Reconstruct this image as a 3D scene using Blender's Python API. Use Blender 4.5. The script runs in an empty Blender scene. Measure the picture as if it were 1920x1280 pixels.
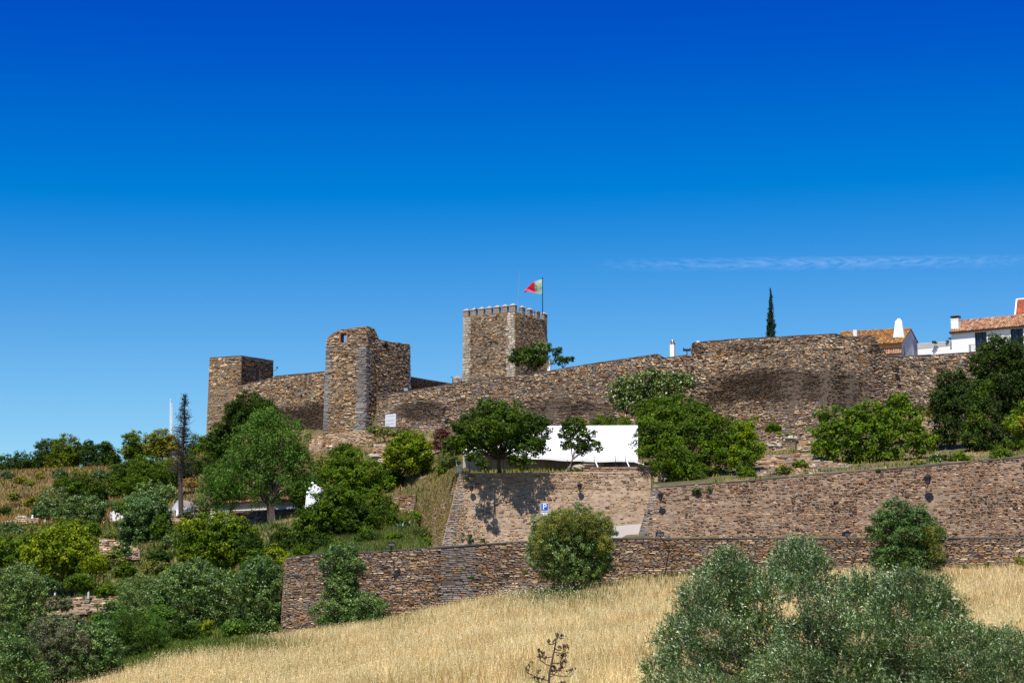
import bpy, math, random
import numpy as np
from mathutils import Vector, Matrix

# ------------------------------------------------------------------ camera, sky, sun, exposure
S = bpy.context.scene
COL = S.collection
FPX = 3400.0                      # focal length in pixels of the 1920 px wide photograph
PITCH = math.radians(9.3)
KD = FPX / 2667.0
cam_d = bpy.data.cameras.new('camera'); cam = bpy.data.objects.new('camera', cam_d); COL.objects.link(cam)
cam_d.sensor_width = 36.0; cam_d.lens = FPX / 1920 * 36.0
cam_d.clip_start = 0.2; cam_d.clip_end = 30000
cam.location = (0, 0, 0); cam.rotation_euler = (math.pi / 2 + PITCH, 0, 0)
S.camera = cam
S.view_settings.view_transform = 'Standard'; S.view_settings.look = 'None'
S.view_settings.exposure = 0.4; S.view_settings.gamma = 1.0; S.view_settings.use_curve_mapping = False

SUN_EL = math.radians(60); SUN_AZ = math.radians(17)        # azimuth left of straight behind the camera
to_sun = Vector((-math.sin(SUN_AZ) * math.cos(SUN_EL), -math.cos(SUN_AZ) * math.cos(SUN_EL), math.sin(SUN_EL)))
sd = bpy.data.lights.new('sun', 'SUN'); sd.energy = 5.0; sd.angle = math.radians(0.5); sd.color = (1.0, 0.94, 0.84)
so = bpy.data.objects.new('sun', sd); COL.objects.link(so)
so.rotation_euler = (-to_sun).to_track_quat('-Z', 'Y').to_euler()
so.location = (0, 0, 200)

W = bpy.data.worlds.new('World'); S.world = W; W.use_nodes = True
nt = W.node_tree; nt.nodes.clear()
sky = nt.nodes.new('ShaderNodeTexSky'); sky.sky_type = 'NISHITA'; sky.sun_disc = False
sky.sun_elevation = SUN_EL
sky.sun_rotation = math.atan2(to_sun.x, to_sun.y)
sky.altitude = 300; sky.air_density = 1.0; sky.dust_density = 0.2; sky.ozone_density = 2.2
sep = nt.nodes.new('ShaderNodeSeparateColor'); com = nt.nodes.new('ShaderNodeCombineColor')
nt.links.new(sky.outputs[0], sep.inputs[0])
# Nishita radiance regraded per channel: out = top * max(slope * x + offset, floor * x), x = radiance / radiance near the horizon
SKY = [(2.10, 3.77, 2.25, -1.25, -.06), (4.85, 5.38, 1.60, -.60, .30), (7.9, 7.15, 1.0, 0.0, .5)]
for i, (top, ref, sl, of, fl) in enumerate(SKY):
    def mth(op, a, v):
        q = nt.nodes.new('ShaderNodeMath'); q.operation = op; nt.links.new(a, q.inputs[0]); q.inputs[1].default_value = v; return q.outputs[0]
    x = mth('DIVIDE', sep.outputs[i], ref)
    l = mth('ADD', mth('MULTIPLY', x, sl), of); f = mth('MULTIPLY', x, fl)
    q = nt.nodes.new('ShaderNodeMath'); q.operation = 'SMOOTH_MAX'; q.inputs[2].default_value = .22 if i == 0 else .08; nt.links.new(l, q.inputs[0]); nt.links.new(f, q.inputs[1])
    nt.links.new(mth('MULTIPLY', q.outputs[0], top), com.inputs[i])
bg = nt.nodes.new('ShaderNodeBackground'); bg.inputs[1].default_value = 0.09
wo = nt.nodes.new('ShaderNodeOutputWorld')
nt.links.new(com.outputs[0], bg.inputs[0]); nt.links.new(bg.outputs[0], wo.inputs[0])

# ------------------------------------------------------------------ helpers
rng = np.random.default_rng(7); random.seed(7)
CP, SP = math.cos(PITCH), math.sin(PITCH)

def P(px, py, D):
    """world point seen at photo pixel (px,py), at depth D (survey units, x KD metres)"""
    a = (px - 960) / FPX; v = (640 - py) / FPX
    d = np.array([a, CP - v * SP, SP + v * CP]); return d * (D * KD / d[1])
def M1(D): return D * KD / FPX      # metres in one photo pixel at depth D

def link(name, me, parent=None, mat=None):
    o = bpy.data.objects.new(name, me); COL.objects.link(o)
    if parent is not None:
        o.parent = parent; 
    if mat is not None and me is not None and len(me.materials) == 0: me.materials.append(mat)
    return o
def tag(o, label=None, cat=None, group=None, kind=None):
    if label: o['label'] = label
    if cat: o['category'] = cat
    if group: o['group'] = group
    if kind: o['kind'] = kind
    return o
def empty(name, loc, label=None, cat=None, group=None):
    o = bpy.data.objects.new(name, None); COL.objects.link(o); o.location = tuple(float(c) for c in loc)
    o.empty_display_size = 0.3
    return tag(o, label, cat, group)

def np_mesh(name, V, polys, smooth=False, attrs=None):
    """polys: list of int arrays (n,k)"""
    V = np.asarray(V, dtype=np.float32).reshape(-1, 3)
    me = bpy.data.meshes.new(name)
    me.vertices.add(len(V)); me.vertices.foreach_set('co', V.ravel())
    idx = []; starts = []; tot = []; at = 0
    for F in polys:
        F = np.asarray(F, dtype=np.int32)
        if F.size == 0: continue
        n, k = F.shape
        idx.append(F.ravel()); starts.append(at + np.arange(n) * k); tot.append(np.full(n, k)); at += n * k
    idx = np.concatenate(idx).astype(np.int32); starts = np.concatenate(starts).astype(np.int32); tot = np.concatenate(tot).astype(np.int32)
    me.loops.add(len(idx)); me.loops.foreach_set('vertex_index', idx)
    me.polygons.add(len(starts)); me.polygons.foreach_set('loop_start', starts); me.polygons.foreach_set('loop_total', tot)
    me.polygons.foreach_set('use_smooth', np.full(len(starts), bool(smooth)))
    me.update(calc_edges=True)
    for k, arr in (attrs or {}).items():
        at_ = me.attributes.new(k, 'FLOAT', 'POINT'); at_.data.foreach_set('value', np.asarray(arr, dtype=np.float32))
    return me

class MB:
    """small-mesh collector, world coordinates"""
    def __init__(s): s.v = []; s.f = []
    def add(s, vs, fs):
        b = len(s.v); s.v += [tuple(map(float, q)) for q in vs]; s.f += [tuple(b + i for i in q) for q in fs]; return s
    def prism8(s, q):   # q: 8 points, 0-3 bottom ring, 4-7 top ring
        return s.add(q, [(3, 2, 1, 0), (4, 5, 6, 7), (0, 1, 5, 4), (1, 2, 6, 5), (2, 3, 7, 6), (3, 0, 4, 7)])
    def fbox(s, fr, u0, u1, n0, n1, z0, z1, top=None):
        """box in frame fr=(O,u,n); n outward"""
        O, u, n = fr
        def pt(a, b, c): return O + u * a + n * b + np.array([0, 0, c])
        if top is None: tu0, tu1, tn0, tn1 = u0, u1, n0, n1
        else: tu0, tu1, tn0, tn1 = top
        return s.prism8([pt(u0, n0, z0), pt(u1, n0, z0), pt(u1, n1, z0), pt(u0, n1, z0), pt(tu0, tn0, z1), pt(tu1, tn0, z1), pt(tu1, tn1, z1), pt(tu0, tn1, z1)])
    def tube(s, pts, rad, k=6, cap=True):
        pts = [np.asarray(p, float) for p in pts]
        if not hasattr(rad, '__len__'): rad = [rad] * len(pts)
        rings = []
        for i, p in enumerate(pts):
            d = pts[min(i + 1, len(pts) - 1)] - pts[max(i - 1, 0)]; d = d / (np.linalg.norm(d) + 1e-9)
            a = np.cross(d, [0.3, 0.2, 1.0] if abs(d[2]) < .9 else [1, 0, 0]); a /= np.linalg.norm(a) + 1e-9; b = np.cross(d, a)
            rings.append([p + (a * math.cos(2 * math.pi * j / k) + b * math.sin(2 * math.pi * j / k)) * rad[i] for j in range(k)])
        base = len(s.v); s.v += [tuple(map(float, q)) for r in rings for q in r]
        for i in range(len(pts) - 1):
            for j in range(k):
                s.f.append((base + i * k + j, base + i * k + (j + 1) % k, base + (i + 1) * k + (j + 1) % k, base + (i + 1) * k + j))
        if cap:
            s.f.append(tuple(base + j for j in range(k))[::-1]); s.f.append(tuple(base + (len(pts) - 1) * k + j for j in range(k)))
        return s
    def blob(s, c, r, n=8, m=5, jit=.12):
        c = np.asarray(c, float); r = np.asarray(r, float) * np.ones(3)
        base = len(s.v)
        for i in range(m + 1):
            th = math.pi * i / m
            for j in range(n):
                ph = 2 * math.pi * j / n
                q = np.array([math.sin(th) * math.cos(ph), math.sin(th) * math.sin(ph), math.cos(th)]) * (1 + (random.random() - .5) * 2 * jit)
                s.v.append(tuple(c + q * r))
        for i in range(m):
            for j in range(n):
                s.f.append((base + i * n + j, base + (i + 1) * n + j, base + (i + 1) * n + (j + 1) % n, base + i * n + (j + 1) % n))
        return s
    def build(s, name, mat, parent=None, smooth=False):
        off = np.array(parent.matrix_world.translation if parent is None else ORIGIN.get(parent.name, (0, 0, 0))) if parent is not None else None
        V = np.array(s.v, dtype=float)
        if parent is None:
            off = np.array([V[:, 0].mean(), V[:, 1].mean(), V[:, 2].min()])
        me = bpy.data.meshes.new(name); me.from_pydata((V - off).tolist(), [], s.f); me.update()
        if smooth: me.polygons.foreach_set('use_smooth', [True] * len(me.polygons))
        o = link(name, me, parent, mat)
        if parent is None: o.location = off.tolist()
        ORIGIN[o.name] = off
        return o
ORIGIN = {}      # world origin of every parent (children of parts keep location 0 relative to it)
def root(name, loc, label, cat, group=None):
    o = empty(name, loc, label, cat, group); ORIGIN[o.name] = np.array(loc, float); return o
def frame(A, B):
    """frame at A, u towards B (horizontal), n towards the camera side (to the right-hand rule outward)"""
    u = np.array(B) - np.array(A); u[2] = 0; u /= np.linalg.norm(u); n = np.array([u[1], -u[0], 0.0]); return (np.array(A, float), u, n)

# ------------------------------------------------------------------ materials
def nodes(name):
    m = bpy.data.materials.new(name); m.use_nodes = True; t = m.node_tree; t.nodes.clear()
    out = t.nodes.new('ShaderNodeOutputMaterial'); return m, t, out
def N(t, typ, **kw):
    n = t.nodes.new(typ)
    for k, v in kw.items():
        if k.startswith('i_'):
            key = k[2:]; key = int(key) if key.isdigit() else key.replace('_', ' ')
            n.inputs[key].default_value = v
        else: setattr(n, k, v)
    return n
def ramp(t, stops, interp='LINEAR'):
    r = t.nodes.new('ShaderNodeValToRGB'); r.color_ramp.interpolation = interp
    e = r.color_ramp.elements
    while len(e) > 1: e.remove(e[-1])
    e[0].position = stops[0][0]; e[0].color = (*stops[0][1], 1)
    for p, c in stops[1:]:
        x = e.new(p); x.color = (*c, 1)
    return r
def coords(t, scale=1.0):
    g = t.nodes.new('ShaderNodeNewGeometry'); return g.outputs['Position']
def noise(t, scale, detail=4, rough=.6, vec=None, stretch=None):
    n = N(t, 'ShaderNodeTexNoise'); n.inputs['Scale'].default_value = scale; n.inputs['Detail'].default_value = detail; n.inputs['Roughness'].default_value = rough
    v = vec if vec is not None else coords(t)
    if stretch:
        mp = N(t, 'ShaderNodeMapping'); mp.inputs['Scale'].default_value = stretch; t.links.new(v, mp.inputs[0]); v = mp.outputs[0]
    t.links.new(v, n.inputs['Vector']); return n
def mix(t, a, b, f, mode='MIX'):
    m = N(t, 'ShaderNodeMix', data_type='RGBA', blend_type=mode)
    for sock, val in ((m.inputs[6], a), (m.inputs[7], b), (m.inputs[0], f)):
        if hasattr(val, 'links') or hasattr(val, 'is_linked'): t.links.new(val, sock)
        elif isinstance(val, (int, float)): sock.default_value = val
        else: sock.default_value = (*val, 1)
    return m.outputs[2]
def plain(name, col, rough=.7, metal=0, var=.15, scale=6, bump=.0):
    m, t, out = nodes(name); b = N(t, 'ShaderNodeBsdfPrincipled'); b.inputs['Roughness'].default_value = rough; b.inputs['Metallic'].default_value = metal
    n = noise(t, scale, 5); lo = tuple(c * (1 - var) for c in col); hi = tuple(min(1, c * (1 + var)) for c in col)
    r = ramp(t, [(.3, lo), (.7, hi)]); t.links.new(n.outputs['Fac'], r.inputs[0]); t.links.new(r.outputs[0], b.inputs['Base Color'])
    if bump:
        bp = N(t, 'ShaderNodeBump'); bp.inputs['Strength'].default_value = bump; t.links.new(n.outputs['Fac'], bp.inputs['Height']); t.links.new(bp.outputs[0], b.inputs['Normal'])
    t.links.new(b.outputs[0], out.inputs[0]); return m
def stone_mat(name, palette, tint=(1, 1, 1), dark=(.032, .019, .011)):
    m, t, out = nodes(name); b = N(t, 'ShaderNodeBsdfPrincipled'); b.inputs['Roughness'].default_value = .92; b.inputs['Specular IOR Level'].default_value = .25
    g = N(t, 'ShaderNodeNewGeometry'); oi = N(t, 'ShaderNodeObjectInfo')
    ad = N(t, 'ShaderNodeMath', operation='ADD'); fr = N(t, 'ShaderNodeMath', operation='FRACT')
    t.links.new(g.outputs['Random Per Island'], ad.inputs[0]); t.links.new(oi.outputs['Random'], ad.inputs[1]); t.links.new(ad.outputs[0], fr.inputs[0])
    n = len(palette); tot = sum(w for w, _ in palette); acc = 0; stops = []
    for w, c in palette: stops.append((acc / tot, c)); acc += w
    r = ramp(t, stops, 'CONSTANT'); t.links.new(fr.outputs[0], r.inputs[0])
    wn = N(t, 'ShaderNodeTexWhiteNoise', noise_dimensions='1D'); t.links.new(fr.outputs[0], wn.inputs['W'])
    mr = N(t, 'ShaderNodeMapRange'); mr.inputs[3].default_value = .82; mr.inputs[4].default_value = 1.22; t.links.new(wn.outputs['Value'], mr.inputs[0])
    c1 = mix(t, r.outputs[0], mr.outputs[0], 1.0, 'MULTIPLY')
    nz = noise(t, 9, 6, .7); r2 = ramp(t, [(.3, (.6, .6, .6)), (.7, (1.25, 1.22, 1.18))]); t.links.new(nz.outputs['Fac'], r2.inputs[0])
    c2 = mix(t, c1, r2.outputs[0], 1.0, 'MULTIPLY')
    nl = noise(t, .22, 4, .6); r3 = ramp(t, [(.3, (.72, .68, .66)), (.65, (1.1, 1.08, 1.05))]); t.links.new(nl.outputs['Fac'], r3.inputs[0])
    c3 = mix(t, c2, r3.outputs[0], 1.0, 'MULTIPLY')
    c3 = mix(t, c3, tint, 1.0, 'MULTIPLY')
    at = N(t, 'ShaderNodeAttribute', attribute_name='dark_patch')  # per-stone weight of the darker brown tone
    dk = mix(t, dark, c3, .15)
    # the darkening breaks up along patchy edges
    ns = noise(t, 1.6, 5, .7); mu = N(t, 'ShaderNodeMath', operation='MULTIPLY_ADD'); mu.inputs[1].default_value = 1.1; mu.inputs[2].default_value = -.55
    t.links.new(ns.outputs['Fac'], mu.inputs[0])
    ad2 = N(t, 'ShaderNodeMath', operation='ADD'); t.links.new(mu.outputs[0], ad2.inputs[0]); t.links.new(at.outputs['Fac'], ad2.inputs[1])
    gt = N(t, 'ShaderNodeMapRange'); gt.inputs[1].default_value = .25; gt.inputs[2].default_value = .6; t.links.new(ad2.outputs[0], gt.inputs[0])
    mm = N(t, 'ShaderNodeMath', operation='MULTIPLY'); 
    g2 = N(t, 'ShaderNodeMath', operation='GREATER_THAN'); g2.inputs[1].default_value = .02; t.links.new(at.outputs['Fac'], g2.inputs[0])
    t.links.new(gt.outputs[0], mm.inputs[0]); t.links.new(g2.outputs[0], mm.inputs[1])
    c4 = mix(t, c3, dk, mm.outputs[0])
    t.links.new(c4, b.inputs['Base Color'])
    bp = N(t, 'ShaderNodeBump'); bp.inputs['Strength'].default_value = .6; bp.inputs['Distance'].default_value = .03; t.links.new(nz.outputs['Fac'], bp.inputs['Height']); t.links.new(bp.outputs[0], b.inputs['Normal'])
    t.links.new(b.outputs[0], out.inputs[0]); return m
def leaf_mat(name, cols, trans=.3, rough=.6, spec=.15, extra=None):
    """cols: list of (position, colour) by random per leaf"""
    m, t, out = nodes(name); g = N(t, 'ShaderNodeNewGeometry')
    r = ramp(t, cols); t.links.new(g.outputs['Random Per Island'], r.inputs[0])
    n = noise(t, .8, 3); r2 = ramp(t, [(.35, (.7, .75, .7)), (.65, (1.25, 1.2, 1.1))]); t.links.new(n.outputs['Fac'], r2.inputs[0])
    c = mix(t, r.outputs[0], r2.outputs[0], 1.0, 'MULTIPLY')
    b = N(t, 'ShaderNodeBsdfPrincipled'); b.inputs['Roughness'].default_value = rough; b.inputs['Specular IOR Level'].default_value = spec
    t.links.new(c, b.inputs['Base Color'])
    tr = N(t, 'ShaderNodeBsdfTranslucent'); t.links.new(mix(t, c, (1.3, 1.25, .5), 1.0, 'MULTIPLY'), tr.inputs[0])
    ms = N(t, 'ShaderNodeMixShader'); ms.inputs[0].default_value = trans
    t.links.new(b.outputs[0], ms.inputs[1]); t.links.new(tr.outputs[0], ms.inputs[2]); t.links.new(ms.outputs[0], out.inputs[0]); return m

GREY = (.29, .265, .23); BLUE = (.20, .20, .195); TAN = (.37, .27, .175); ORG = (.36, .195, .075); CREAM = (.58, .46, .30); DKB = (.085, .052, .032); PUR = (.235, .16, .12); WHT = (.62, .56, .45)
MAT = {}
MAT['stone_low'] = stone_mat('slate_masonry_lower', [(3, GREY), (4, TAN), (2, PUR), (.7, ORG), (2.0, CREAM), (.8, DKB), (1.0, BLUE), (.2, WHT)], (1.02, .97, .97))
MAT['stone_mid'] = stone_mat('slate_masonry_middle', [(2, GREY), (3, TAN), (2.6, PUR), (.7, ORG), (.9, CREAM), (1.3, DKB), (.2, WHT)], (.84, .74, .70))
MAT['stone_sand'] = stone_mat('sandy_rubble', [(3, (.44, .33, .22)), (3, (.34, .24, .15)), (1, (.42, .24, .10)), (1, GREY), (1.6, (.28, .19, .13)), (.8, (.16, .10, .07))])
MAT['stone_castle'] = stone_mat('castle_rubble', [(3.2, GREY), (2.6, TAN), (1.2, PUR), (.9, ORG), (1.7, CREAM), (1.8, DKB), (1.6, BLUE), (.8, WHT)], (1.10, 1.03, .97))
MAT['stone_tower'] = stone_mat('tower_rubble', [(2, GREY), (3, TAN), (1, PUR), (1.3, ORG), (2.6, CREAM), (1.2, DKB), (1.4, BLUE), (.7, WHT)], (1.12, 1.05, .96))
MAT['stone_shaded'] = stone_mat('shaded_side_stone', [(2, DKB), (2, (.09, .075, .07)), (1, (.14, .10, .08)), (1, (.17, .13, .10)), (.5, (.2, .12, .05))])  # dark palette: shade of sides turned from the sun, put into the colour
MAT['quoin_grey'] = stone_mat('pale_granite_quoins', [(3, (.50, .47, .40)), (2, (.44, .415, .36)), (1.5, (.60, .56, .47)), (1, (.36, .34, .29))])
MAT['quoin_slate'] = stone_mat('slate_quoins', [(3, (.24, .235, .235)), (2, (.31, .295, .28)), (1, (.36, .34, .32)), (1, (.17, .16, .17))])
MAT['quoin_tan'] = stone_mat('tan_quoins', [(3, (.36, .235, .13)), (2, (.32, .21, .12)), (1, (.40, .27, .16))])
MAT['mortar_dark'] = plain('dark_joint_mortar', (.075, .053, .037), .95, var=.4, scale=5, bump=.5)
MAT['mortar_tan'] = plain('tan_joint_mortar', (.21, .145, .088), .95, var=.4, scale=3, bump=.5)
MAT['mortar_sand'] = plain('sandy_lime_plaster', (.31, .225, .155), .95, var=.35, scale=2.0, bump=.6)
MAT['mortar_brown'] = plain('brown_lime_plaster', (.20, .14, .095), .95, var=.4, scale=2.0, bump=.6)
MAT['coping'] = plain('slate_coping', (.085, .075, .07), .85, var=.4, scale=3, bump=.3)
MAT['white'] = plain('whitewash', (.80, .80, .79), .8, var=.03, scale=1.5, bump=.05)
MAT['white_worn'] = plain('worn_whitewash', (.55, .57, .60), .85, var=.28, scale=.8, bump=.1)
MAT['mid_grey'] = plain('even_grey', (.42, .42, .43), .85, var=.06, scale=1)
MAT['ochre'] = plain('ochre_render', (.40, .30, .19), .9, var=.15, scale=1.5)
MAT['iron'] = plain('black_iron', (.02, .02, .022), .5, .3, var=.2)
MAT['lampglass'] = plain('smoky_glass', (.10, .10, .11), .15, var=.1)
MAT['wood'] = plain('weathered_wood', (.22, .18, .13), .9, var=.3, scale=8, bump=.3)
MAT['bark'] = plain('brown_bark', (.07, .05, .038), .95, var=.4, scale=7, bump=.8)
MAT['bark_grey'] = plain('grey_bark', (.20, .165, .135), .95, var=.4, scale=6, bump=.8)
MAT['tile'] = stone_mat('clay_roof_tiles', [(3, (.40, .21, .12)), (2, (.46, .29, .18)), (1.5, (.34, .15, .08)), (1, (.5, .37, .26)), (.6, (.2, .12, .08))])
MAT['tile_orange'] = stone_mat('lichen_roof_tiles', [(3, (.38, .18, .05)), (2, (.42, .25, .07)), (1.5, (.26, .12, .06)), (1, (.45, .33, .16)), (.8, (.14, .09, .05))])
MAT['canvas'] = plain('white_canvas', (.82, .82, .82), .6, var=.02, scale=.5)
MAT['canvas_shade'] = plain('shaded_canvas', (.40, .37, .345), .8, var=.06, scale=.7)  # white canvas greyed, the shade of the tent side put into its colour
MAT['tanpost'] = plain('tan_strip', (.34, .25, .16), .8, var=.1)
MAT['glass'] = plain('dark_blue_glass', (.012, .03, .075), .06, var=.2); 
MAT['dkwood'] = plain('dark_painted_wood', (.018, .017, .018), .5, var=.2)
MAT['brownpanel'] = plain('brown_door_panel', (.10, .045, .025), .5, var=.2)
MAT['steel'] = plain('galvanised_steel', (.5, .5, .5), .35, .8, var=.1)
MAT['signblue'] = plain('sign_blue', (.0, .075, .48), .4, var=.02)
MAT['signwhite'] = plain('sign_white', (.8, .8, .8), .4, var=.02)
MAT['print_grey'] = plain('faded_print', (.42, .44, .48), .6, var=.05)
MAT['rock'] = plain('pale_rock', (.36, .30, .24), .95, var=.35, scale=3, bump=.8)
MAT['road'] = plain('pale_road', (.34, .31, .29), .9, var=.1, scale=3)

MAT['flag_green'] = leaf_mat('flag_green_cloth', [(0, (.50, .66, .72)), (1, (.50, .66, .72))], .5)
MAT['flag_red'] = leaf_mat('flag_red_cloth', [(0, (.85, .10, .22)), (1, (.85, .10, .22))], .45)
MAT['flag_yellow'] = leaf_mat('flag_yellow_cloth', [(0, (.6, .42, .1)), (1, (.6, .42, .1))], .3)
LM = {}
LM['dark'] = leaf_mat('dark_green_leaves', [(0, (0.011, 0.028, 0.002)), (.5, (0.030, 0.067, 0.003)), (1, (0.066, 0.119, 0.005))], .3)
LM['green'] = leaf_mat('green_leaves', [(0, (0.025, 0.060, 0.002)), (.5, (0.077, 0.147, 0.003)), (1, (0.161, 0.236, 0.006))], .35)
LM['bright'] = leaf_mat('bright_green_leaves', [(0, (0.040, 0.091, 0.004)), (.5, (0.112, 0.204, 0.007)), (1, (0.224, 0.328, 0.017))], .38)
LM['yellow'] = leaf_mat('yellow_green_leaves', [(0, (0.050, 0.090, 0.002)), (.5, (0.165, 0.228, 0.004)), (1, (0.363, 0.408, 0.010))], .35)
LM['gold'] = leaf_mat('golden_leaves', [(0, (.05, .07, .006)), (.4, (.16, .16, .010)), (1, (.36, .30, .02))], .3)
LM['pepper'] = leaf_mat('pepper_tree_leaves', [(0, (0.030, 0.084, 0.009)), (.5, (0.084, 0.178, 0.020)), (1, (0.169, 0.289, 0.044))], .35)
LM['olive'] = leaf_mat('olive_leaves', [(0, (0.029, 0.066, 0.007)), (.5, (0.083, 0.153, 0.019)), (.85, (0.174, 0.274, 0.046)), (1, (0.319, 0.445, 0.101))], .15, .45, .5)
LM['olive_dark'] = leaf_mat('dark_olive_leaves', [(0, (0.014, 0.042, 0.003)), (.6, (0.041, 0.106, 0.007)), (1, (0.117, 0.226, 0.022))], .15, .45, .5)
LM['olive_gold'] = leaf_mat('flowering_olive_leaves', [(0, (.05, .07, .012)), (.5, (.15, .17, .025)), (1, (.34, .33, .07))], .2)
LM['olive_pale'] = leaf_mat('pale_olive_leaves', [(0, (.06, .07, .035)), (.5, (.13, .135, .075)), (1, (.27, .24, .15))], .2)
LM['fore'] = leaf_mat('near_olive_leaves', [(0, (0.020, 0.055, 0.010)), (.5, (0.052, 0.125, 0.019)), (.76, (0.117, 0.210, 0.047)), (.87, (0.378, 0.490, 0.255)), (.97, (0.675, 0.800, 0.527)), (1, (0.405, 0.320, 0.043))], .12, .38, .6)
LM['conifer'] = leaf_mat('conifer_foliage', [(0, (0.009, 0.021, 0.002)), (.6, (0.028, 0.056, 0.005)), (1, (0.064, 0.107, 0.009))], .15)
LM['cypress'] = leaf_mat('cypress_foliage', [(0, (.006, .02, .008)), (1, (.02, .05, .016))], .1)
LM['dead'] = leaf_mat('dead_twigs', [(0, (.020, .016, .012)), (1, (.06, .045, .03))], .1)
LM['fig'] = leaf_mat('fig_leaves', [(0, (0.029, 0.058, 0.007)), (.5, (0.091, 0.150, 0.018)), (1, (0.325, 0.390, 0.120))], .2, .4, .6)
LM['red'] = leaf_mat('red_brown_leaves', [(0, (.05, .012, .014)), (1, (.13, .03, .03))], .2)
LM['weed'] = leaf_mat('green_weeds', [(0, (.045, .075, .012)), (.6, (.11, .15, .03)), (1, (.24, .25, .08))], .3)
LM['straw_dark'] = leaf_mat('brown_gold_stalks', [(0, (.24, .14, .04)), (.5, (.50, .32, .11)), (1, (.72, .50, .21))], .3, .6, .3)
LM['bank'] = leaf_mat('bank_growth_leaves', [(0, (.16, .10, .045)), (.45, (.30, .22, .10)), (.7, (.22, .20, .05)), (1, (.14, .17, .03))], .3)
LM['cover'] = leaf_mat('ground_cover_leaves', [(0, (0.029, 0.062, 0.006)), (.6, (0.079, 0.131, 0.014)), (1, (0.264, 0.293, 0.070))], .3)
LM['straw'] = leaf_mat('golden_oat_stalks', [(0, (.32, .21, .08)), (.2, (.64, .49, .24)), (.6, (.94, .81, .51)), (1, (1, .94, .73))], .42, .6, .3)
LM['dry'] = leaf_mat('dry_brown_scrub', [(0, (.14, .07, .025)), (.5, (.28, .155, .05)), (.8, (.40, .25, .09)), (1, (.26, .24, .05))], .25)
LM['flower'] = leaf_mat('small_white_flowers', [(0, (.6, .6, .55)), (1, (.8, .8, .78))], .2)
def ground_mat():
    m, t, out = nodes('field_earth'); b = N(t, 'ShaderNodeBsdfPrincipled'); b.inputs['Roughness'].default_value = .95
    n = noise(t, .35, 5); n2 = noise(t, 7, 6, .7)
    r = ramp(t, [(.35, (.27, .18, .07)), (.65, (.42, .30, .14))]); t.links.new(n.outputs['Fac'], r.inputs[0])  # earth darkened so gaps between grass clumps read as shade
    r2 = ramp(t, [(.3, (.55, .5, .45)), (.7, (1.2, 1.2, 1.2))]); t.links.new(n2.outputs['Fac'], r2.inputs[0])
    t.links.new(mix(t, r.outputs[0], r2.outputs[0], 1.0, 'MULTIPLY'), b.inputs['Base Color']); t.links.new(b.outputs[0], out.inputs[0])
    bp = N(t, 'ShaderNodeBump'); bp.inputs['Strength'].default_value = .8; bp.inputs['Distance'].default_value = .1; t.links.new(n2.outputs['Fac'], bp.inputs['Height']); t.links.new(bp.outputs[0], b.inputs['Normal'])
    return m
def hill_mat():
    m, t, out = nodes('hillside_earth'); b = N(t, 'ShaderNodeBsdfPrincipled'); b.inputs['Roughness'].default_value = .95
    n = noise(t, .16, 5); n2 = noise(t, 3.5, 6, .7)
    r = ramp(t, [(.3, (.07, .08, .02)), (.48, (.12, .10, .04)), (.62, (.24, .165, .08)), (.78, (.36, .27, .17))]); t.links.new(n.outputs['Fac'], r.inputs[0])
    r2 = ramp(t, [(.3, (.5, .5, .45)), (.7, (1.25, 1.2, 1.15))]); t.links.new(n2.outputs['Fac'], r2.inputs[0])
    t.links.new(mix(t, r.outputs[0], r2.outputs[0], 1.0, 'MULTIPLY'), b.inputs['Base Color']); t.links.new(b.outputs[0], out.inputs[0])
    bp = N(t, 'ShaderNodeBump'); bp.inputs['Strength'].default_value = .9; bp.inputs['Distance'].default_value = .15; t.links.new(n2.outputs['Fac'], bp.inputs['Height']); t.links.new(bp.outputs[0], b.inputs['Normal'])
    return m
MAT['field'] = ground_mat(); MAT['hill'] = hill_mat()

# ------------------------------------------------------------------ terrain (lofted rows, t = x / y)
def krow(knots):
    """knots (px,py,D) -> (t, y, z) arrays"""
    q = np.array([P(*k) for k in knots]); t = q[:, 0] / q[:, 1]; o = np.argsort(t); return t[o], q[o, 1], q[o, 2]
def zrow(D, zs):
    """(px, z) at constant depth D"""
    t = np.array([(p - 960) / FPX for p, _ in zs]); return t, np.full(len(zs), D * KD), np.array([z for _, z in zs], float)
CT = [(706, 742, 150.5, 830, 149), (760, 735, 150.3, 830, 149), (860, 717, 150, 830, 148.6), (1000, 702, 149.5, 835, 148), (1080, 687, 149.2, 840, 147.8), (1160, 675, 148.6, 845, 147.2), (1234, 664, 147.6, 850, 146.2),
      (1237, 673, 147.6, 850, 146.2), (1297.5, 665, 146.6, 860, 144.6), (1299, 643, 146.6, 860, 144.6), (1380, 636, 144.6, 870, 141), (1450, 632.5, 142, 875, 138), (1520, 629, 139.6, 875, 136), (1571, 626, 138.2, 860, 135.2),
      (1574, 633, 138.2, 860, 135.2), (1612, 631, 138.6, 850, 136), (1640, 630, 139.4, 830, 137.4), (1662, 667, 140, 820, 138.4), (1690, 669, 140.6, 812, 139), (1760, 665, 141, 800, 139.6), (1820, 661, 141.4, 800, 140), (1920, 653, 142, 790, 140.6), (2280, 628, 142.7, 782, 141.4)]
def FOOT(px): return float(np.interp(px, [700, 1000, 1200, 1300, 1400, 1450, 1520, 1600, 1700, 1760, 1920], [810, 806, 812, 830, 848, 850, 842, 800, 780, 772, 765]))
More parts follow.
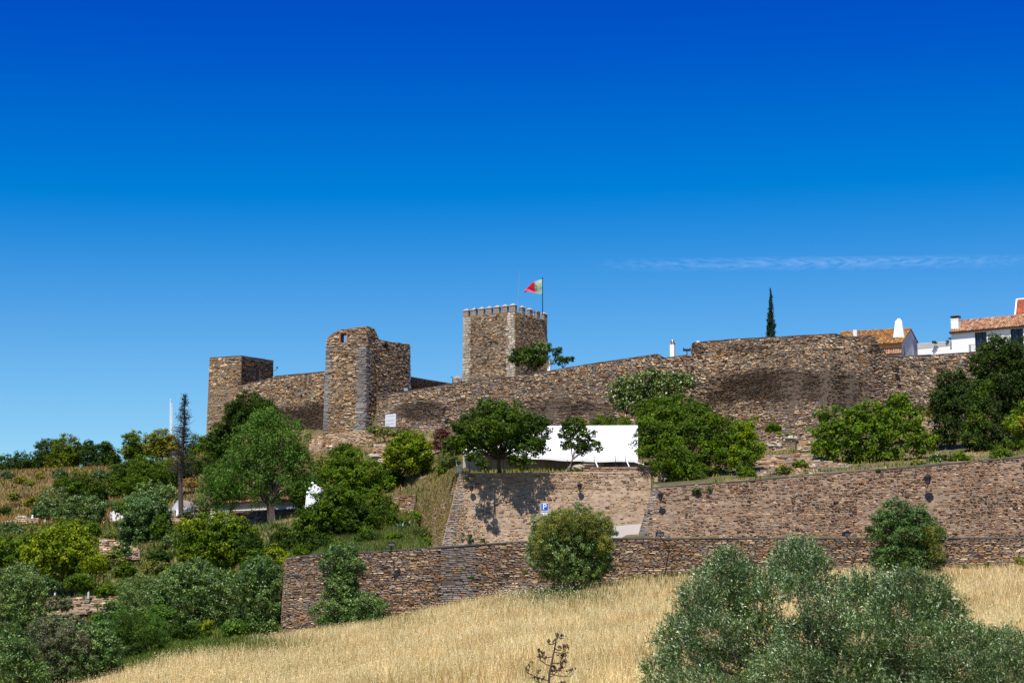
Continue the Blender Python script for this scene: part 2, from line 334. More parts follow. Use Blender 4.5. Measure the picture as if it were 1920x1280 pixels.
FIELD = [
    zrow(1.2, [(-900, -1.75), (2900, -1.7)]),
    zrow(8, [(-900, -2.6), (300, -2.1), (960, -1.75), (2900, -1.5)]),
    zrow(18, [(-900, -3.6), (300, -2.5), (960, -1.9), (2900, -1.2)]),
    krow([(-900, 1420, 30), (0, 1360, 30), (400, 1325, 30), (960, 1295, 30), (1920, 1275, 30), (2900, 1260, 30)]),
    krow([(-900, 1400, 58), (0, 1335, 58), (200, 1288, 58), (400, 1252, 58), (700, 1215, 58), (960, 1180, 58), (1500, 1150, 58), (1920, 1140, 58), (2900, 1130, 58)]),
    krow([(-900, 1300, 76), (0, 1275, 76), (200, 1245, 76), (400, 1215, 76), (700, 1185, 76), (960, 1140, 76), (1500, 1112, 76), (1920, 1098, 76), (2900, 1085, 76)]),
    krow([(-900, 1270, 88), (0, 1235, 88), (200, 1222, 88), (400, 1207, 90), (530, 1196, 96), (700, 1168, 93.7), (880, 1128, 91.3), (985, 1108, 89.8), (1155, 1088, 89.3), (1250, 1080, 89), (1500, 1072, 88.6), (1920, 1062, 87.8), (2900, 1050, 86.8)]),
]
L_TOP = [(538, 1047, 96), (552, 1044, 95.8), (740, 1032, 93.2), (985, 1016, 90), (1155, 1010.5, 89.5), (1920, 1009.5, 88), (2280, 1008.7, 87.4)]
HILL = [
    krow([(-900, 1270, 88), (0, 1235, 88), (200, 1222, 88), (400, 1207, 90), (528, 1196, 96.2), (541, 1055, 97.5), (740, 1038, 94.3), (985, 1021, 91.2), (1155, 1015, 90.6), (1920, 1014, 89), (2900, 1012, 88)]),
    krow([(-900, 1165, 108), (0, 1165, 108), (200, 1153, 107), (400, 1138, 107), (528, 1105, 106), (600, 1040, 106), (700, 1022, 107), (770, 1006, 111), (790, 1012, 120.6), (828, 1024, 106.9), (1000, 1027, 106.9), (1150, 1017, 106.9), (1175, 998, 106.9), (1222, 994, 106.9), (1225, 1014, 98.8), (1920, 1016, 96.9), (2900, 1014, 96)]),
    krow([(-900, 1000, 126), (0, 1015, 126), (200, 1040, 124), (400, 1025, 124), (528, 985, 122), (640, 965, 122), (740, 955, 122), (775, 952, 125), (866, 888, 109), (1000, 888, 109), (1100, 886, 109), (1219, 884, 109), (1226, 917, 101.1), (1500, 896, 100.4), (1920, 861, 99.1), (2900, 830, 98)]),
    krow([(-900, 960, 142), (0, 975, 142), (130, 972, 141), (204, 974, 140), (330, 966, 138), (560, 955, 134), (640, 905, 136), (700, 885, 137), (768, 905, 128), (862, 872, 126), (1000, 872, 126), (1220, 872, 126), (1300, 866, 120), (1500, 856, 118), (1700, 850, 116), (1920, 826, 118), (2900, 780, 118)]),
    krow([(-900, 880, 168), (0, 886, 168), (220, 878, 166), (320, 862, 166), (390, 850, 166), (460, 835, 160), (604, 824, 151.5), (690, 818, 149.5), (706, 812, 149.3)] + [(a, f, e + .3) for a, b, c, d, e, f in
          [(q[0], q[1], q[2], q[3], q[4], FOOT(q[0])) for q in CT[1:]]] + [(2900, 740, 142.3)]),
    krow([(-900, 885, 176), (0, 892, 176), (220, 880, 176), (380, 862, 178), (400, 735, 176), (520, 722, 164), (610, 722, 158), (690, 758, 155)] + [(q[0], q[1] + (22 if 1640 > q[0] > 1290 else 12), q[2] + 1.1) for q in CT] + [(2900, 620, 144)]),
    krow([(-900, 920, 215), (0, 925, 215), (220, 905, 215), (380, 880, 215), (500, 780, 215), (700, 725, 212), (1000, 722, 212), (1200, 700, 205), (1400, 668, 190), (1600, 668, 180), (1920, 655, 180), (2900, 630, 180)]),
    krow([(-900, 1150, 330), (0, 1150, 330), (500, 1100, 330), (1000, 900, 330), (1920, 850, 330), (2900, 850, 330)]),
    krow([(-900, 1230, 900), (0, 1230, 900), (1000, 1230, 900), (2900, 1230, 900)]),
    krow([(-900, 1205, 9000), (2900, 1205, 9000)]),
]
def row_at(rows, t): return np.array([[np.interp(t, r[0], r[1]) for r in rows], [np.interp(t, r[0], r[2]) for r in rows]])
def ground_z(x, y):
    t = x / max(y, .1)
    rows = FIELD + HILL[1:] if t < P(534, 1190, 96)[0] / P(534, 1190, 96)[1] else FIELD + HILL
    yy, zz = row_at(rows, t); return float(np.interp(y, yy, zz))
def wob(x, y, a=1.0):
    return a * (np.sin(x * .9 + 1.3 * np.sin(y * .37)) * .45 + np.sin(y * 1.1 + x * .31 + 2) * .35 + np.sin(x * 2.3 - y * 1.7) * .2)
def loft(rows, name, mat, sub, ncol, amps, label):
    kn = np.unique(np.concatenate([r[0] for r in rows]))
    ts = np.unique(np.concatenate([np.linspace(kn[0], kn[-1], ncol), kn]))
    Y = []; Z = []
    for i, r in enumerate(rows):
        y1 = np.interp(ts, r[0], r[1]); z1 = np.interp(ts, r[0], r[2])
        if i:
            for k in range(1, sub[i - 1]):
                f = k / sub[i - 1]; Y.append(y0 + (y1 - y0) * f); z = z0 + (z1 - z0) * f
                Z.append(z + wob(ts * Y[-1], Y[-1], amps[i - 1]))
        Y.append(y1); Z.append(z1); y0, z0 = y1, z1
    Y = np.array(Y); Z = np.array(Z); X = ts[None, :] * Y
    V = np.stack([X, Y, Z], -1).reshape(-1, 3); R, C = Y.shape
    i = np.arange((R - 1) * C).reshape(R - 1, C)[:, :-1].ravel()
    me = np_mesh(name, V, [np.stack([i, i + 1, i + C + 1, i + C], 1)], smooth=True)
    o = link(name, me, None, mat); tag(o, label, kind='structure'); return o
loft(FIELD, 'field', MAT['field'], [3, 4, 6, 14, 10, 8], 200, [.02, .04, .05, .08, .08, .05], 'sloping field of dry golden oat grass')
loft(HILL, 'hillside', MAT['hill'], [8, 4, 10, 12, 2, 8, 6, 3, 2], 420, [.08, 0, .10, .10, 0, .08, .1, .2, 0], 'terraced hillside below the castle')
g = MB(); g.add([(-9000, 1.4, -1.95), (9000, 1.4, -1.95), (9000, -9000, -40), (-9000, -9000, -40)], [(0, 3, 2, 1)])
tag(g.build('ground', MAT['field']), 'dry ground behind the viewpoint', kind='structure')
_f = MB()
for sgn in (-1, 1):
    pass
g2 = MB(); g2.add([(-12000, -200, -60), (12000, -200, -60), (12000, 12000, -60), (-12000, 12000, -60)], [(0, 1, 2, 3)])
tag(g2.build('plain', MAT['hill']), 'distant plain around the hill', kind='structure')

# ------------------------------------------------------------------ masonry
def rnoise(x, z, seed, sc=1.0):
    r = np.random.default_rng(seed); o = 0
    for k in range(7):
        a, b, c = r.normal(size=2) * sc * (1 + k * .5), r.random() * 6.28, 1 / (1 + k * .35)
        o = o + c * np.sin(a[0] * x + a[1] * z + b)
    return o / 3
class Face:
    """a wall face through stations (px, py_top, D_top, py_bottom, D_bottom[, px_bottom]) or explicit world points"""
    def __init__(s, st, world=False, flip=False):
        T = []; B = []
        for q in st:
            if world: T.append(q[0]); B.append(q[1])
            else:
                T.append(P(q[0], q[1], q[2])); B.append(P(q[5] if len(q) > 5 else q[0], q[3], q[4]))
        s.T = np.array(T, float); s.B = np.array(B, float)
        mid = (s.T + s.B) / 2; d = np.diff(mid[:, :2], axis=0); s.s = np.concatenate([[0], np.cumsum(np.linalg.norm(d, axis=1))])
        tg = np.gradient(mid[:, :2], s.s + np.arange(len(s.s)) * 1e-6, axis=0) if len(s.s) > 2 else np.repeat(d, 2, axis=0)
        tg = tg / np.linalg.norm(tg, axis=1)[:, None]
        s.tg = np.c_[tg, np.zeros(len(tg))]; s.n = np.c_[tg[:, 1], -tg[:, 0], np.zeros(len(tg))] * (-1 if flip else 1)
        s.L = s.s[-1]
    def it(s, arr, x): return np.stack([np.interp(x, s.s, arr[:, k]) for k in range(3)], -1)
    def at(s, x, z):
        T = s.it(s.T, x); B = s.it(s.B, x); f = (z - B[..., 2]) / np.maximum(T[..., 2] - B[..., 2], .05)
        p = B + (T - B) * f[..., None]; n = s.it(s.n, x); n /= np.linalg.norm(n, axis=-1)[..., None]
        tg = s.it(s.tg, x); tg /= np.linalg.norm(tg, axis=-1)[..., None]
        up = T - B; up = up - tg * (up * tg).sum(-1)[..., None]; up /= np.linalg.norm(up, axis=-1)[..., None]
        n = np.cross(tg, up); n = n * np.sign((n * s.it(s.n, x)).sum(-1))[..., None]
        return p, tg, up, n
    def s_of(s, px, py=None):
        """arc position whose top is seen at photo column px"""
        xs = np.linspace(0, s.L, 400); T = s.it(s.T, xs); t = T[:, 0] / (T[:, 1] * CP + T[:, 2] * SP) * FPX + 960
        o = np.argsort(t); return float(np.interp(px, t[o], xs[o]))
def proj(p):
    p = np.asarray(p); c = p[..., 1] * CP + p[..., 2] * SP; h = -p[..., 1] * SP + p[..., 2] * CP
    return 960 + FPX * p[..., 0] / c, 640 - FPX * h / c
def core(face, thick, name, mat, parent, holes=(), inset=.0, pieces=None):
    """solid wall body behind a face, pierced by holes (s0,s1,z0,z1)"""
    m = MB(); br = sorted(set([float(q) for q in face.s] + [h[0] for h in holes] + [h[1] for h in holes]))
    for a, b in zip(br[:-1], br[1:]):
        if b - a < 1e-4: continue
        mid = (a + b) / 2; hs = [h for h in holes if h[0] <= mid <= h[1]]
        Ta, Tb = face.it(face.T, np.array([a, b])); Ba, Bb = face.it(face.B, np.array([a, b])); na, nb = face.it(face.n, np.array([a, b])) * -thick
        def lv(T, B, z): f = (z - B[2]) / (T[2] - B[2]); return B + (T - B) * f
        segs = [(None, None)]
        if hs:
            h = hs[0]; segs = [(None, h[2]), (h[3], None)]
        for z0, z1 in segs:
            b0, b1 = (Ba, Bb) if z0 is None else (lv(Ta, Ba, z0), lv(Tb, Bb, z0)); t0, t1 = (Ta, Tb) if z1 is None else (lv(Ta, Ba, z1), lv(Tb, Bb, z1))
            m.prism8([b0, b1, b1 + nb, b0 + na, t0, t1, t1 + nb, t0 + na])
    return m.build(name, mat, parent)
def stones(face, h=(.10, .17), ln=(.28, .75), prot=(.02, .08), follow=0., holes=(), dark_patch=(), s0=0, s1=None, rag=.0, seed=1, cover=None, gap=.03, tiltamp=.04, zmin=None, zmax=None, keepf=None):
    r = np.random.default_rng(seed); s1 = face.L if s1 is None else s1
    xs = np.linspace(0, face.L, 200); Tz = np.interp(xs, face.s, face.T[:, 2]); Bz = np.interp(xs, face.s, face.B[:, 2])
    ref = Tz.mean(); z = (Bz - follow * (Tz - ref)).min(); zt = (Tz - follow * (Tz - ref)).max(); A = []
    while z < zt:
        hh = r.uniform(*h) * (1.5 if r.random() < .06 else 1); x = s0 + r.uniform(-.4, 0) * ln[1]; row = []
        while x < s1:
            l = r.uniform(*ln) * (1 if r.random() < .8 else .55); row.append((x, l)); x += l
        a = np.array(row); c = a[:, 0] + a[:, 1] / 2
        lo = np.maximum(a[:, 0], s0); hi = np.minimum(a[:, 0] + a[:, 1], s1); c = (lo + hi) / 2; l = hi - lo; k = l > .06
        A.append(np.stack([c[k], np.full(k.sum(), z + hh / 2), l[k], np.full(k.sum(), hh)], 1)); z += hh
    A = np.concatenate(A); c, zz, l, hh = A.T
    zz = zz + follow * (np.interp(c, face.s, face.T[:, 2]) - ref) + tiltamp * rnoise(c, zz, seed + 3, .9)
    tz = np.interp(c, face.s, face.T[:, 2]); bz = np.interp(c, face.s, face.B[:, 2])
    k = (zz + hh * .35 < tz + rag * rnoise(c, zz * 0, seed + 5, 2.2)) & (zz > bz)
    for q in holes: k &= ~((c + l / 2 > q[0]) & (c - l / 2 < q[1]) & (zz > q[2] - .05) & (zz < q[3] + .05))
    if zmin is not None: k &= zz > zmin
    if zmax is not None: k &= zz < zmax
    if keepf is not None: k &= keepf(c, zz)
    c, zz, l, hh = c[k], zz[k], l[k], hh[k]
    p, tg, up, n = face.at(c, zz)
    pr = r.uniform(prot[0], prot[1], len(c))
    if cover is not None: pr = pr + cover(c, zz) + r.normal(size=len(c)) * .02
    hh2 = hh * r.uniform(.8, 1.0, len(c)); px, py = proj(p)
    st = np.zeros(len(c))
    for (cx, cy, rx, ry, w) in dark_patch:
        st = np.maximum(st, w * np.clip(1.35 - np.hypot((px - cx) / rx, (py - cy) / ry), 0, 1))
    vis = (pr > .005)
    return dict(p=p[vis], tg=tg[vis], up=up[vis], n=n[vis], l=np.maximum(l - gap, .05)[vis], h=np.maximum(hh2 - gap * .6, .03)[vis], pr=pr[vis], st=st[vis], px=px[vis], py=py[vis])
OUT6 = np.array([(-.5, 0), (-.40, .5), (.40, .5), (.5, 0), (.40, -.5), (-.40, -.5)])
def join_stones(d, name, mat, parent, seed=3):
    r = np.random.default_rng(seed); n = len(d['l']); off = ORIGIN[parent.name]
    o = OUT6[None] + r.uniform(-.07, .07, (n, 6, 2)); a = r.normal(size=n) * .02
    def ring(sc, dep):
        u = o[..., 0] * sc[0] * d['l'][:, None]; w = o[..., 1] * sc[1] * d['h'][:, None]; u2 = u * np.cos(a)[:, None] - w * np.sin(a)[:, None]; w2 = u * np.sin(a)[:, None] + w * np.cos(a)[:, None]
        return d['p'][:, None] + d['tg'][:, None] * u2[..., None] + d['up'][:, None] * w2[..., None] + d['n'][:, None] * dep[..., None]
    R0 = ring((1, 1), np.full((n, 6), -.05)); R2 = ring((.90, .78), d['pr'][:, None] * (1 + r.uniform(-.25, .25, (n, 6))) + .008)
    V = np.concatenate([R0, R2], 1).reshape(-1, 3) - off; b = (np.arange(n) * 12)[:, None]; Q = []
    for j in range(6):
        k = (j + 1) % 6; Q.append(np.concatenate([b + k, b + 6 + k, b + 6 + j, b + j], 1))
    hexa = b + 6 + np.arange(6)[None, ::-1]
    me = np_mesh(name, V, [np.concatenate(Q), hexa], attrs={'dark_patch': np.repeat(d['st'], 12)})
    ob = link(name, me, parent, mat); ob['kind'] = 'stuff'; return ob
STONE_T = {}
def stone_templates(mat):
    if mat.name in STONE_T: return STONE_T[mat.name]
    L = []; r = np.random.default_rng(11)
    for k in range(6):
        o = OUT6 + r.uniform(-.07, .07, (6, 2)); v = []
        for sc, y in (((1, 1), .5), ((.97, .93), -.7), ((.90, .74), -1.0)):
            for j in range(6): v.append((o[j, 0] * sc[0], y * (1 + (r.uniform(-.15, .2) if y == -1 else 0)), o[j, 1] * sc[1]))
        f = [(lv + (j + 1) % 6, lv + 6 + (j + 1) % 6, lv + 6 + j, lv + j)[::-1] for lv in (0, 6) for j in range(6)] + [tuple(range(12, 18))]
        me = bpy.data.meshes.new('stone'); me.from_pydata(v, [], f); me.update(); me.materials.append(mat); L.append(me)
    STONE_T[mat.name] = L; return L
def cat_d(ds): return {k: np.concatenate([d[k] for d in ds]) for k in ds[0]}
def masonry(parent, ds, mat, n=300, seed=1, name='stone', mask=None):
    """the n stones that show largest become stone parts, the rest one mass"""
    d = cat_d(ds) if isinstance(ds, list) else ds
    score = d['l'] * d['h'] / d['p'][:, 1] ** 2 * np.where((d['st'] < .02) & (d['pr'] > .015) & (d['px'] > 0) & (d['px'] < 1920) & (d['py'] < 1270), 1, 0)
    if mask is not None: score = score * mask(d['px'], d['py'])
    o = np.argsort(-score)[:n]; o = o[score[o] > 0]; T = stone_templates(mat); off = ORIGIN[parent.name]
    for i in o:
        ob = bpy.data.objects.new(name, T[random.randrange(6)]); COL.objects.link(ob); ob.parent = parent
        M = Matrix.Identity(4); tg, up, nn = d['tg'][i], d['up'][i], -d['n'][i]
        for k in range(3):
            M[k][0] = tg[k] * d['l'][i]; M[k][1] = nn[k] * max(d['pr'][i], .02); M[k][2] = up[k] * d['h'][i]; M[k][3] = d['p'][i][k] - off[k]
        ob.matrix_local = M
    keep = np.ones(len(d['l']), bool); keep[o] = False
    if keep.any(): join_stones({k: v[keep] for k, v in d.items()}, 'masonry', mat, parent, seed)
def coping(face, parent, mat, w=.55, h=.10, over=.08, lift=0., step=(.5, 1.1), name='coping', s0=0, s1=None, seed=4):
    r = np.random.default_rng(seed); x = s0; m = MB(); s1 = face.L if s1 is None else s1; cnt = 0
    while x < s1:
        l = min(r.uniform(*step), s1 - x)
        if l < .1: break
        a, b = x + .012, x + l - .012; T = face.it(face.T, np.array([a, b])); n = face.it(face.n, np.array([(a + b) / 2]))[0]; n /= np.linalg.norm(n)
        z = np.array([0, 0, lift + r.uniform(-.015, .015)]); up = np.array([0, 0, h * r.uniform(.8, 1.2)]); o = n * (over + r.uniform(-.03, .03)); i = -n * w
        q = [T[0] + o + z, T[1] + o + z, T[1] + i + z, T[0] + i + z]
        if abs(T[0][2] - T[1][2]) < .8: m.prism8(q + [k + up for k in q])
        x += l; cnt += 1
    ob = m.build(name, mat, parent); ob['kind'] = 'stuff'; return ob

def D_off(face, dx): return face

# ---- lower roadside wall (L)
LB = {538: (1200, 95.6, 528), 552: (1198, 95.4, 546), 740: (1170, 92.8, 740), 985: (1115, 89.6, 985), 1155: (1095, 89.2, 1155), 1920: (1070, 87.7, 1920), 2280: (1064, 87.1, 2280)}
fL = Face([(px, py, D, LB[px][0], LB[px][1], LB[px][2]) for px, py, D in L_TOP])
rt = root('stone_wall', P(1000, 1100, 89.5), 'low slate retaining wall with dark coping at the top edge of the dry grass field', 'wall')
core(fL, .9, 'wall_core', MAT['mortar_dark'], rt)
sP0, sP1 = fL.s_of(826), fL.s_of(893)
dl = stones(fL, (.05, .10), (.22, .62), (.02, .08), follow=.75, seed=21, dark_patch=[])
inp = lambda c, z: ~((c > sP0) & (c < sP1))
dl = stones(fL, (.05, .10), (.22, .62), (.02, .08), follow=.75, seed=21, keepf=inp)
masonry(rt, dl, MAT['stone_low'], 300, 5, mask=lambda px, py: np.where((px > 1160) & (py > 1050) | ((px > 590) & (px < 735)) | ((px > 985) & (px < 1160)), 0, 1))
# a repaired grey buttress patch in it
dp = stones(fL, (.09, .15), (.3, .7), (.0, .03), follow=.75, seed=22, s0=sP0, s1=sP1, gap=.015)
MAT['patch'] = stone_mat('grey_repair_masonry', [(3, (.20, .185, .18)), (2, (.25, .22, .21)), (.6, (.30, .18, .08)), (1, (.30, .28, .27))])
jp = join_stones(dp, 'repair_patch', MAT['patch'], rt); jp['label'] = 'smoother grey repaired panel'
coping(fL, rt, MAT['coping'], w=.6, h=.08, over=.07, lift=.0)
# its rounded left return
A = fL.T[0]; Bq = fL.B[0]; A2 = P(530, 1056, 100); B2 = P(523, 1196, 100)
fLr = Face([(A2, B2), (A, Bq)], world=True)
core(fLr, .6, 'end_core', MAT['mortar_dark'], rt)
join_stones(stones(fLr, (.075, .15), (.3, .7), (.02, .06), seed=23), 'end_masonry', MAT['stone_low'], rt)

# ---- middle wall (M) with sandy plaster
fM = Face([(862, 886, 108, 1024, 106.6, 828), (1000, 886, 108, 1030, 106.6, 985), (1094, 884, 108, 1030, 106.6, 1085), (1222, 882, 108, 1030, 106.6, 1222), (1300, 880, 108, 1030, 106.6, 1300)])
rt = root('terrace_wall', P(1000, 1025, 107), 'tall sandy plastered rubble wall under the white tent, with tree shadows on it', 'wall')
core(fM, 1.0, 'wall_core', MAT['mortar_sand'], rt)
zt = fM.T[0][2]
cov = lambda c, z: np.where(z > zt - 1.4, .01, -.016) - .035 * rnoise(c, z, 77, .8) + np.where(c < 1.3, .05, 0)
dm = stones(fM, (.08, .155), (.16, .45), (.0, .05), seed=31, cover=cov, gap=.035, tiltamp=.12)
masonry(rt, dm, MAT['stone_sand'], 300, 6)
q = stones(fM, (.10, .16), (.5, .9), (.03, .06), seed=32, s0=0, s1=.8); join_stones(q, 'corner_stones', MAT['quoin_slate'], rt)
# low parapet on its right half
fMp = Face([(1094, 875.5, 108.2, 886, 108.2), (1300, 873, 108.2, 884, 108.2)])
core(fMp, .45, 'parapet', MAT['mortar_tan'], rt); join_stones(stones(fMp, (.10, .16), (.3, .7), (.02, .06), seed=33), 'parapet_masonry', MAT['stone_low'], rt)
# overgrown return going back to the left
fR = Face([(776, 950, 124, 1015, 120, 788), (820, 917, 116, 1020, 113.5, 806), (861.5, 886, 108.05, 1026, 106.7, 828)])
core(fR, .8, 'return_core', MAT['mortar_tan'], rt)
join_stones(stones(fR, (.12, .22), (.2, .5), (.0, .07), seed=34, tiltamp=.1), 'return_masonry', MAT['stone_sand'], rt)

# ---- ramp wall (M2)
T2 = [(1223, 915, 100.3), (1300, 909, 100.1), (1400, 902, 99.8), (1500, 893, 99.6), (1600, 885, 99.3), (1700, 877, 99), (1800, 868, 98.7), (1920, 857, 98.3), (2280, 833, 97.6)]
fM2 = Face([(a, b, D, 1030, D - 1.6, 1188 if a == 1223 else a) for a, b, D in T2])
rt = root('ramp_wall', P(1500, 1025, 98), 'long brown rubble wall with a dark rail along its rising top, above the lower roadside wall', 'wall')
core(fM2, 1.0, 'wall_core', MAT['mortar_brown'], rt)
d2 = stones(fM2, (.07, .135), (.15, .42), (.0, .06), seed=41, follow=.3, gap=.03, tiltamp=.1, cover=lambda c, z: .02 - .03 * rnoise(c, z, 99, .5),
            dark_patch=[(1480, 935, 70, 25, .4), (1700, 960, 40, 30, .4), (1860, 940, 50, 30, .45), (1300, 960, 40, 25, .35), (1590, 900, 40, 14, .3)])  # weak mottled dark patches
masonry(rt, d2, MAT['stone_mid'], 300, 7)
q = stones(fM2, (.10, .16), (.5, .9), (.03, .06), seed=42, s0=0, s1=.7); join_stones(q, 'corner_stones', MAT['quoin_slate'], rt)
coping(fM2, rt, MAT['coping'], w=.7, h=.07, over=.05)
fM2r = Face([(P(1226, 905, 106.8), P(1192, 1030, 106)), (fM2.T[0], fM2.B[0])], world=True)
core(fM2r, .5, 'end_core', MAT['mortar_brown'], rt)
# road ramp between the two walls
rd = MB(); a0, a1, b0, b1 = P(1140, 1012, 101), P(1216, 1012, 101), P(1150, 986, 106.4), P(1222, 980, 106.4)
rd.add([a0, a1, b1, b0], [(0, 1, 2, 3)]); o = rd.build('road', MAT['road']); tag(o, 'pale road ramp climbing between the walls', kind='structure')

# ---- outer castle curtain (C)
fC = Face(CT)
rt = root('castle_wall', P(1200, 830, 147), 'long rubble curtain wall of the castle climbing from the middle tower up to the white houses', 'castle wall')
core(fC, 1.6, 'wall_core', MAT['mortar_dark'], rt)
STC = [(1470, 725, 150, 34, 1.0), (1400, 720, 70, 20, .8), (1350, 745, 55, 34, .6), (1580, 735, 40, 45, .9), (1560, 700, 60, 18, .45), (1060, 765, 120, 22, .6), (790, 772, 50, 22, .9), (1400, 655, 90, 12, .5), (1310, 655, 20, 14, .5), (900, 740, 30, 10, .35), (1640, 655, 20, 14, .5)]  # ellipses of darker stone colour: centre, radii, weight
dc = stones(fC, (.075, .14), (.22, .62), (.02, .12), seed=51, follow=.35, dark_patch=STC, rag=.05, gap=.04, tiltamp=.12)
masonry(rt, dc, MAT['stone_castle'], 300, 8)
coping(fC, rt, MAT['coping'], w=.9, h=.08, over=.04, seed=9)
b = MB(); fr = frame(P(1355, 668, 145.3), P(1363, 668, 145.1))
for u in (0, .75): b.fbox(fr, u, u + .14, 0, .16, 0, .75)
b.fbox(fr, 0, .89, 0, .16, .751, .86); b.build('brick_frame', plain('old_red_brick', (.30, .12, .06), .9), rt)

# ---- towers
def corner(Bp, ang, px, zpy=None):
    """from plan point Bp go along angle ang (0 = +x, ccw) until photo column px (at that height)"""
    d = np.array([math.cos(ang), math.sin(ang)]); z = Bp[2]; k = (px - 960) / FPX
    # x = k (y CP + z SP)
    L = (Bp[0] - k * (Bp[1] * CP + z * SP)) / (k * CP * d[1] - d[0]); return np.array([Bp[0] + d[0] * L, Bp[1] + d[1] * L, z])
def tower_faces(B_, Apx, Cpx, ang_left, ang_right, zbot, batter):
    A_ = corner(B_, ang_left, Apx); C_ = corner(B_, ang_right, Cpx); D_ = A_ + C_ - B_
    cen = (A_ + B_ + C_ + D_) / 4; H = B_[2] - zbot
    def low(p): q = p.copy(); d = p - cen; d[2] = 0; q[:2] += d[:2] / np.linalg.norm(d[:2]) * batter * H * 1.4; q[2] = zbot; return q
    return A_, B_.copy(), C_, D_, low
R_ = math.radians
# keep
Bk = P(965, 584, 200); A_, B_, C_, D_, low = tower_faces(Bk, 869, 1025.5, math.pi - R_(32), R_(58), P(960, 735, 200)[2], .010)
rt = root('castle_keep', (B_[0], B_[1] + 4, low(B_)[2]), 'battlemented square keep with pale corner stones and the flag above it', 'tower')
fkl = Face([(A_, low(A_)), (B_, low(B_))], world=True); fkr = Face([(B_, low(B_)), (C_, low(C_))], world=True)
fkb = Face([(C_, low(C_)), (D_, low(D_))], world=True); fkc = Face([(D_, low(D_)), (A_, low(A_))], world=True)
body = MB(); Q = [low(A_), low(B_), low(C_), low(D_), A_, B_, C_, D_]; body.prism8(Q); body.build('tower_core', MAT['mortar_tan'], rt)
qw = 1.15
d1 = stones(fkl, (.095, .17), (.24, .6), (.02, .10), seed=61, s0=qw + .15, s1=fkl.L - qw - .3, tiltamp=.1)
d2_ = stones(fkr, (.095, .17), (.24, .6), (.02, .10), seed=62, s0=qw + .1, s1=fkr.L - qw + .1, tiltamp=.1)
masonry(rt, d1, MAT['stone_castle'], 220, 9)
join_stones(d2_, 'masonry', MAT['stone_tower'], rt)
def quoins(face, s0, s1, h, w, mat, prot=(.05, .075), seed=5, n=80, dark_patch=()):
    r = np.random.default_rng(seed); zb = face.B[:, 2].min(); z = zb; zt = face.T[:, 2].max(); c = []
    side = s0 < face.L / 2
    while z < zt - .05:
        hh = min(r.uniform(*h), zt - z)
        ext = r.uniform(-.2, .45) + .0; a, b = (s0, s1 + ext) if side else (s0 - ext, s1)
        cuts = [a]; 
        while cuts[-1] < b - .25: cuts.append(min(cuts[-1] + r.uniform(*w), b))
        for p0, p1 in zip(cuts[:-1], cuts[1:]): c.append(((p0 + p1) / 2, z + hh / 2, p1 - p0, hh))
        z += hh
    c = np.array(c); p, tg, up, nn = face.at(c[:, 0], c[:, 1]); px, py = proj(p)
    return dict(p=p, tg=tg, up=up, n=nn, l=c[:, 2] - .02, h=c[:, 3] - .02, pr=r.uniform(*prot, len(c)), st=np.zeros(len(c)), px=px, py=py)
ql = [quoins(fkl, -.06, qw, (.28, .42), (.4, .8), None, seed=1), quoins(fkl, fkl.L - qw, fkl.L + .06, (.28, .42), (.4, .8), None, seed=2)]
masonry(rt, ql, MAT['quoin_grey'], 80, 10, name='corner_stone')
qr = [quoins(fkr, -.02, qw, (.28, .42), (.4, .8), None, seed=3), quoins(fkr, fkr.L - qw, fkr.L + .06, (.28, .42), (.4, .8), None, seed=4)]
join_stones(cat_d(qr), 'corner_masonry', MAT['quoin_tan'], rt)
MAT['cap_stone'] = plain('merlon_cap_stone', (.40, .35, .29), .9, var=.2)
# merlons with pyramid caps
def merlon(p, u, n, w, t, h, mat):
    fr = (p, u, n); m = MB(); m.fbox(fr, -w / 2, w / 2, -t, .03, -.02, h); o = m.build('merlon', mat, rt)
    c = MB(); c.fbox(fr, -w / 2 - .07, w / 2 + .07, -t - .07, .10, h, h + .07)
    c.fbox(fr, -w / 2 - .05, w / 2 + .05, -t - .05, .08, h + .07, h + .34, top=(-.05, .05, -t / 2 - .05, -t / 2 + .05)); ORIGIN[o.name] = ORIGIN[rt.name]
    k = c.build('merlon_cap', MAT['cap_stone'], o)
ZT = np.array([0, 0, 0.])
def along(a, b, n_, first=True, last=True, corner_w=.85):
    u = b - a; Lf = np.linalg.norm(u[:2]); u = u / np.linalg.norm(u); u[2] = 0; nn = np.array([u[1], -u[0], 0])
    for i in range(n_):
        if (i == 0 and not first) or (i == n_ - 1 and not last): continue
        f = .4 + (Lf - .8) * i / (n_ - 1); merlon(a + u * f, u, nn, (.88 if 0 < i < n_ - 1 else .95), .5, .9, MAT['stone_merlon'])
MAT['stone_merlon'] = plain('merlon_stone', (.24, .19, .145), .95, var=.4, scale=4, bump=.8)
along(A_, B_, 7); along(B_, C_, 5, first=False); along(C_, D_, 7, first=False); along(D_, A_, 5, first=False, last=False)
# flag pole + flag
fp = P(1017.3, 578, 203); ft = P(1017.3, 521, 203); m = MB(); m.tube([fp - np.array([0, 0, .8]), ft], [.07, .05], 8); m.blob(ft, .1)
pole = m.build('flagpole', MAT['iron']); tag(pole, 'thin dark flagpole on the right corner of the keep', 'flagpole')
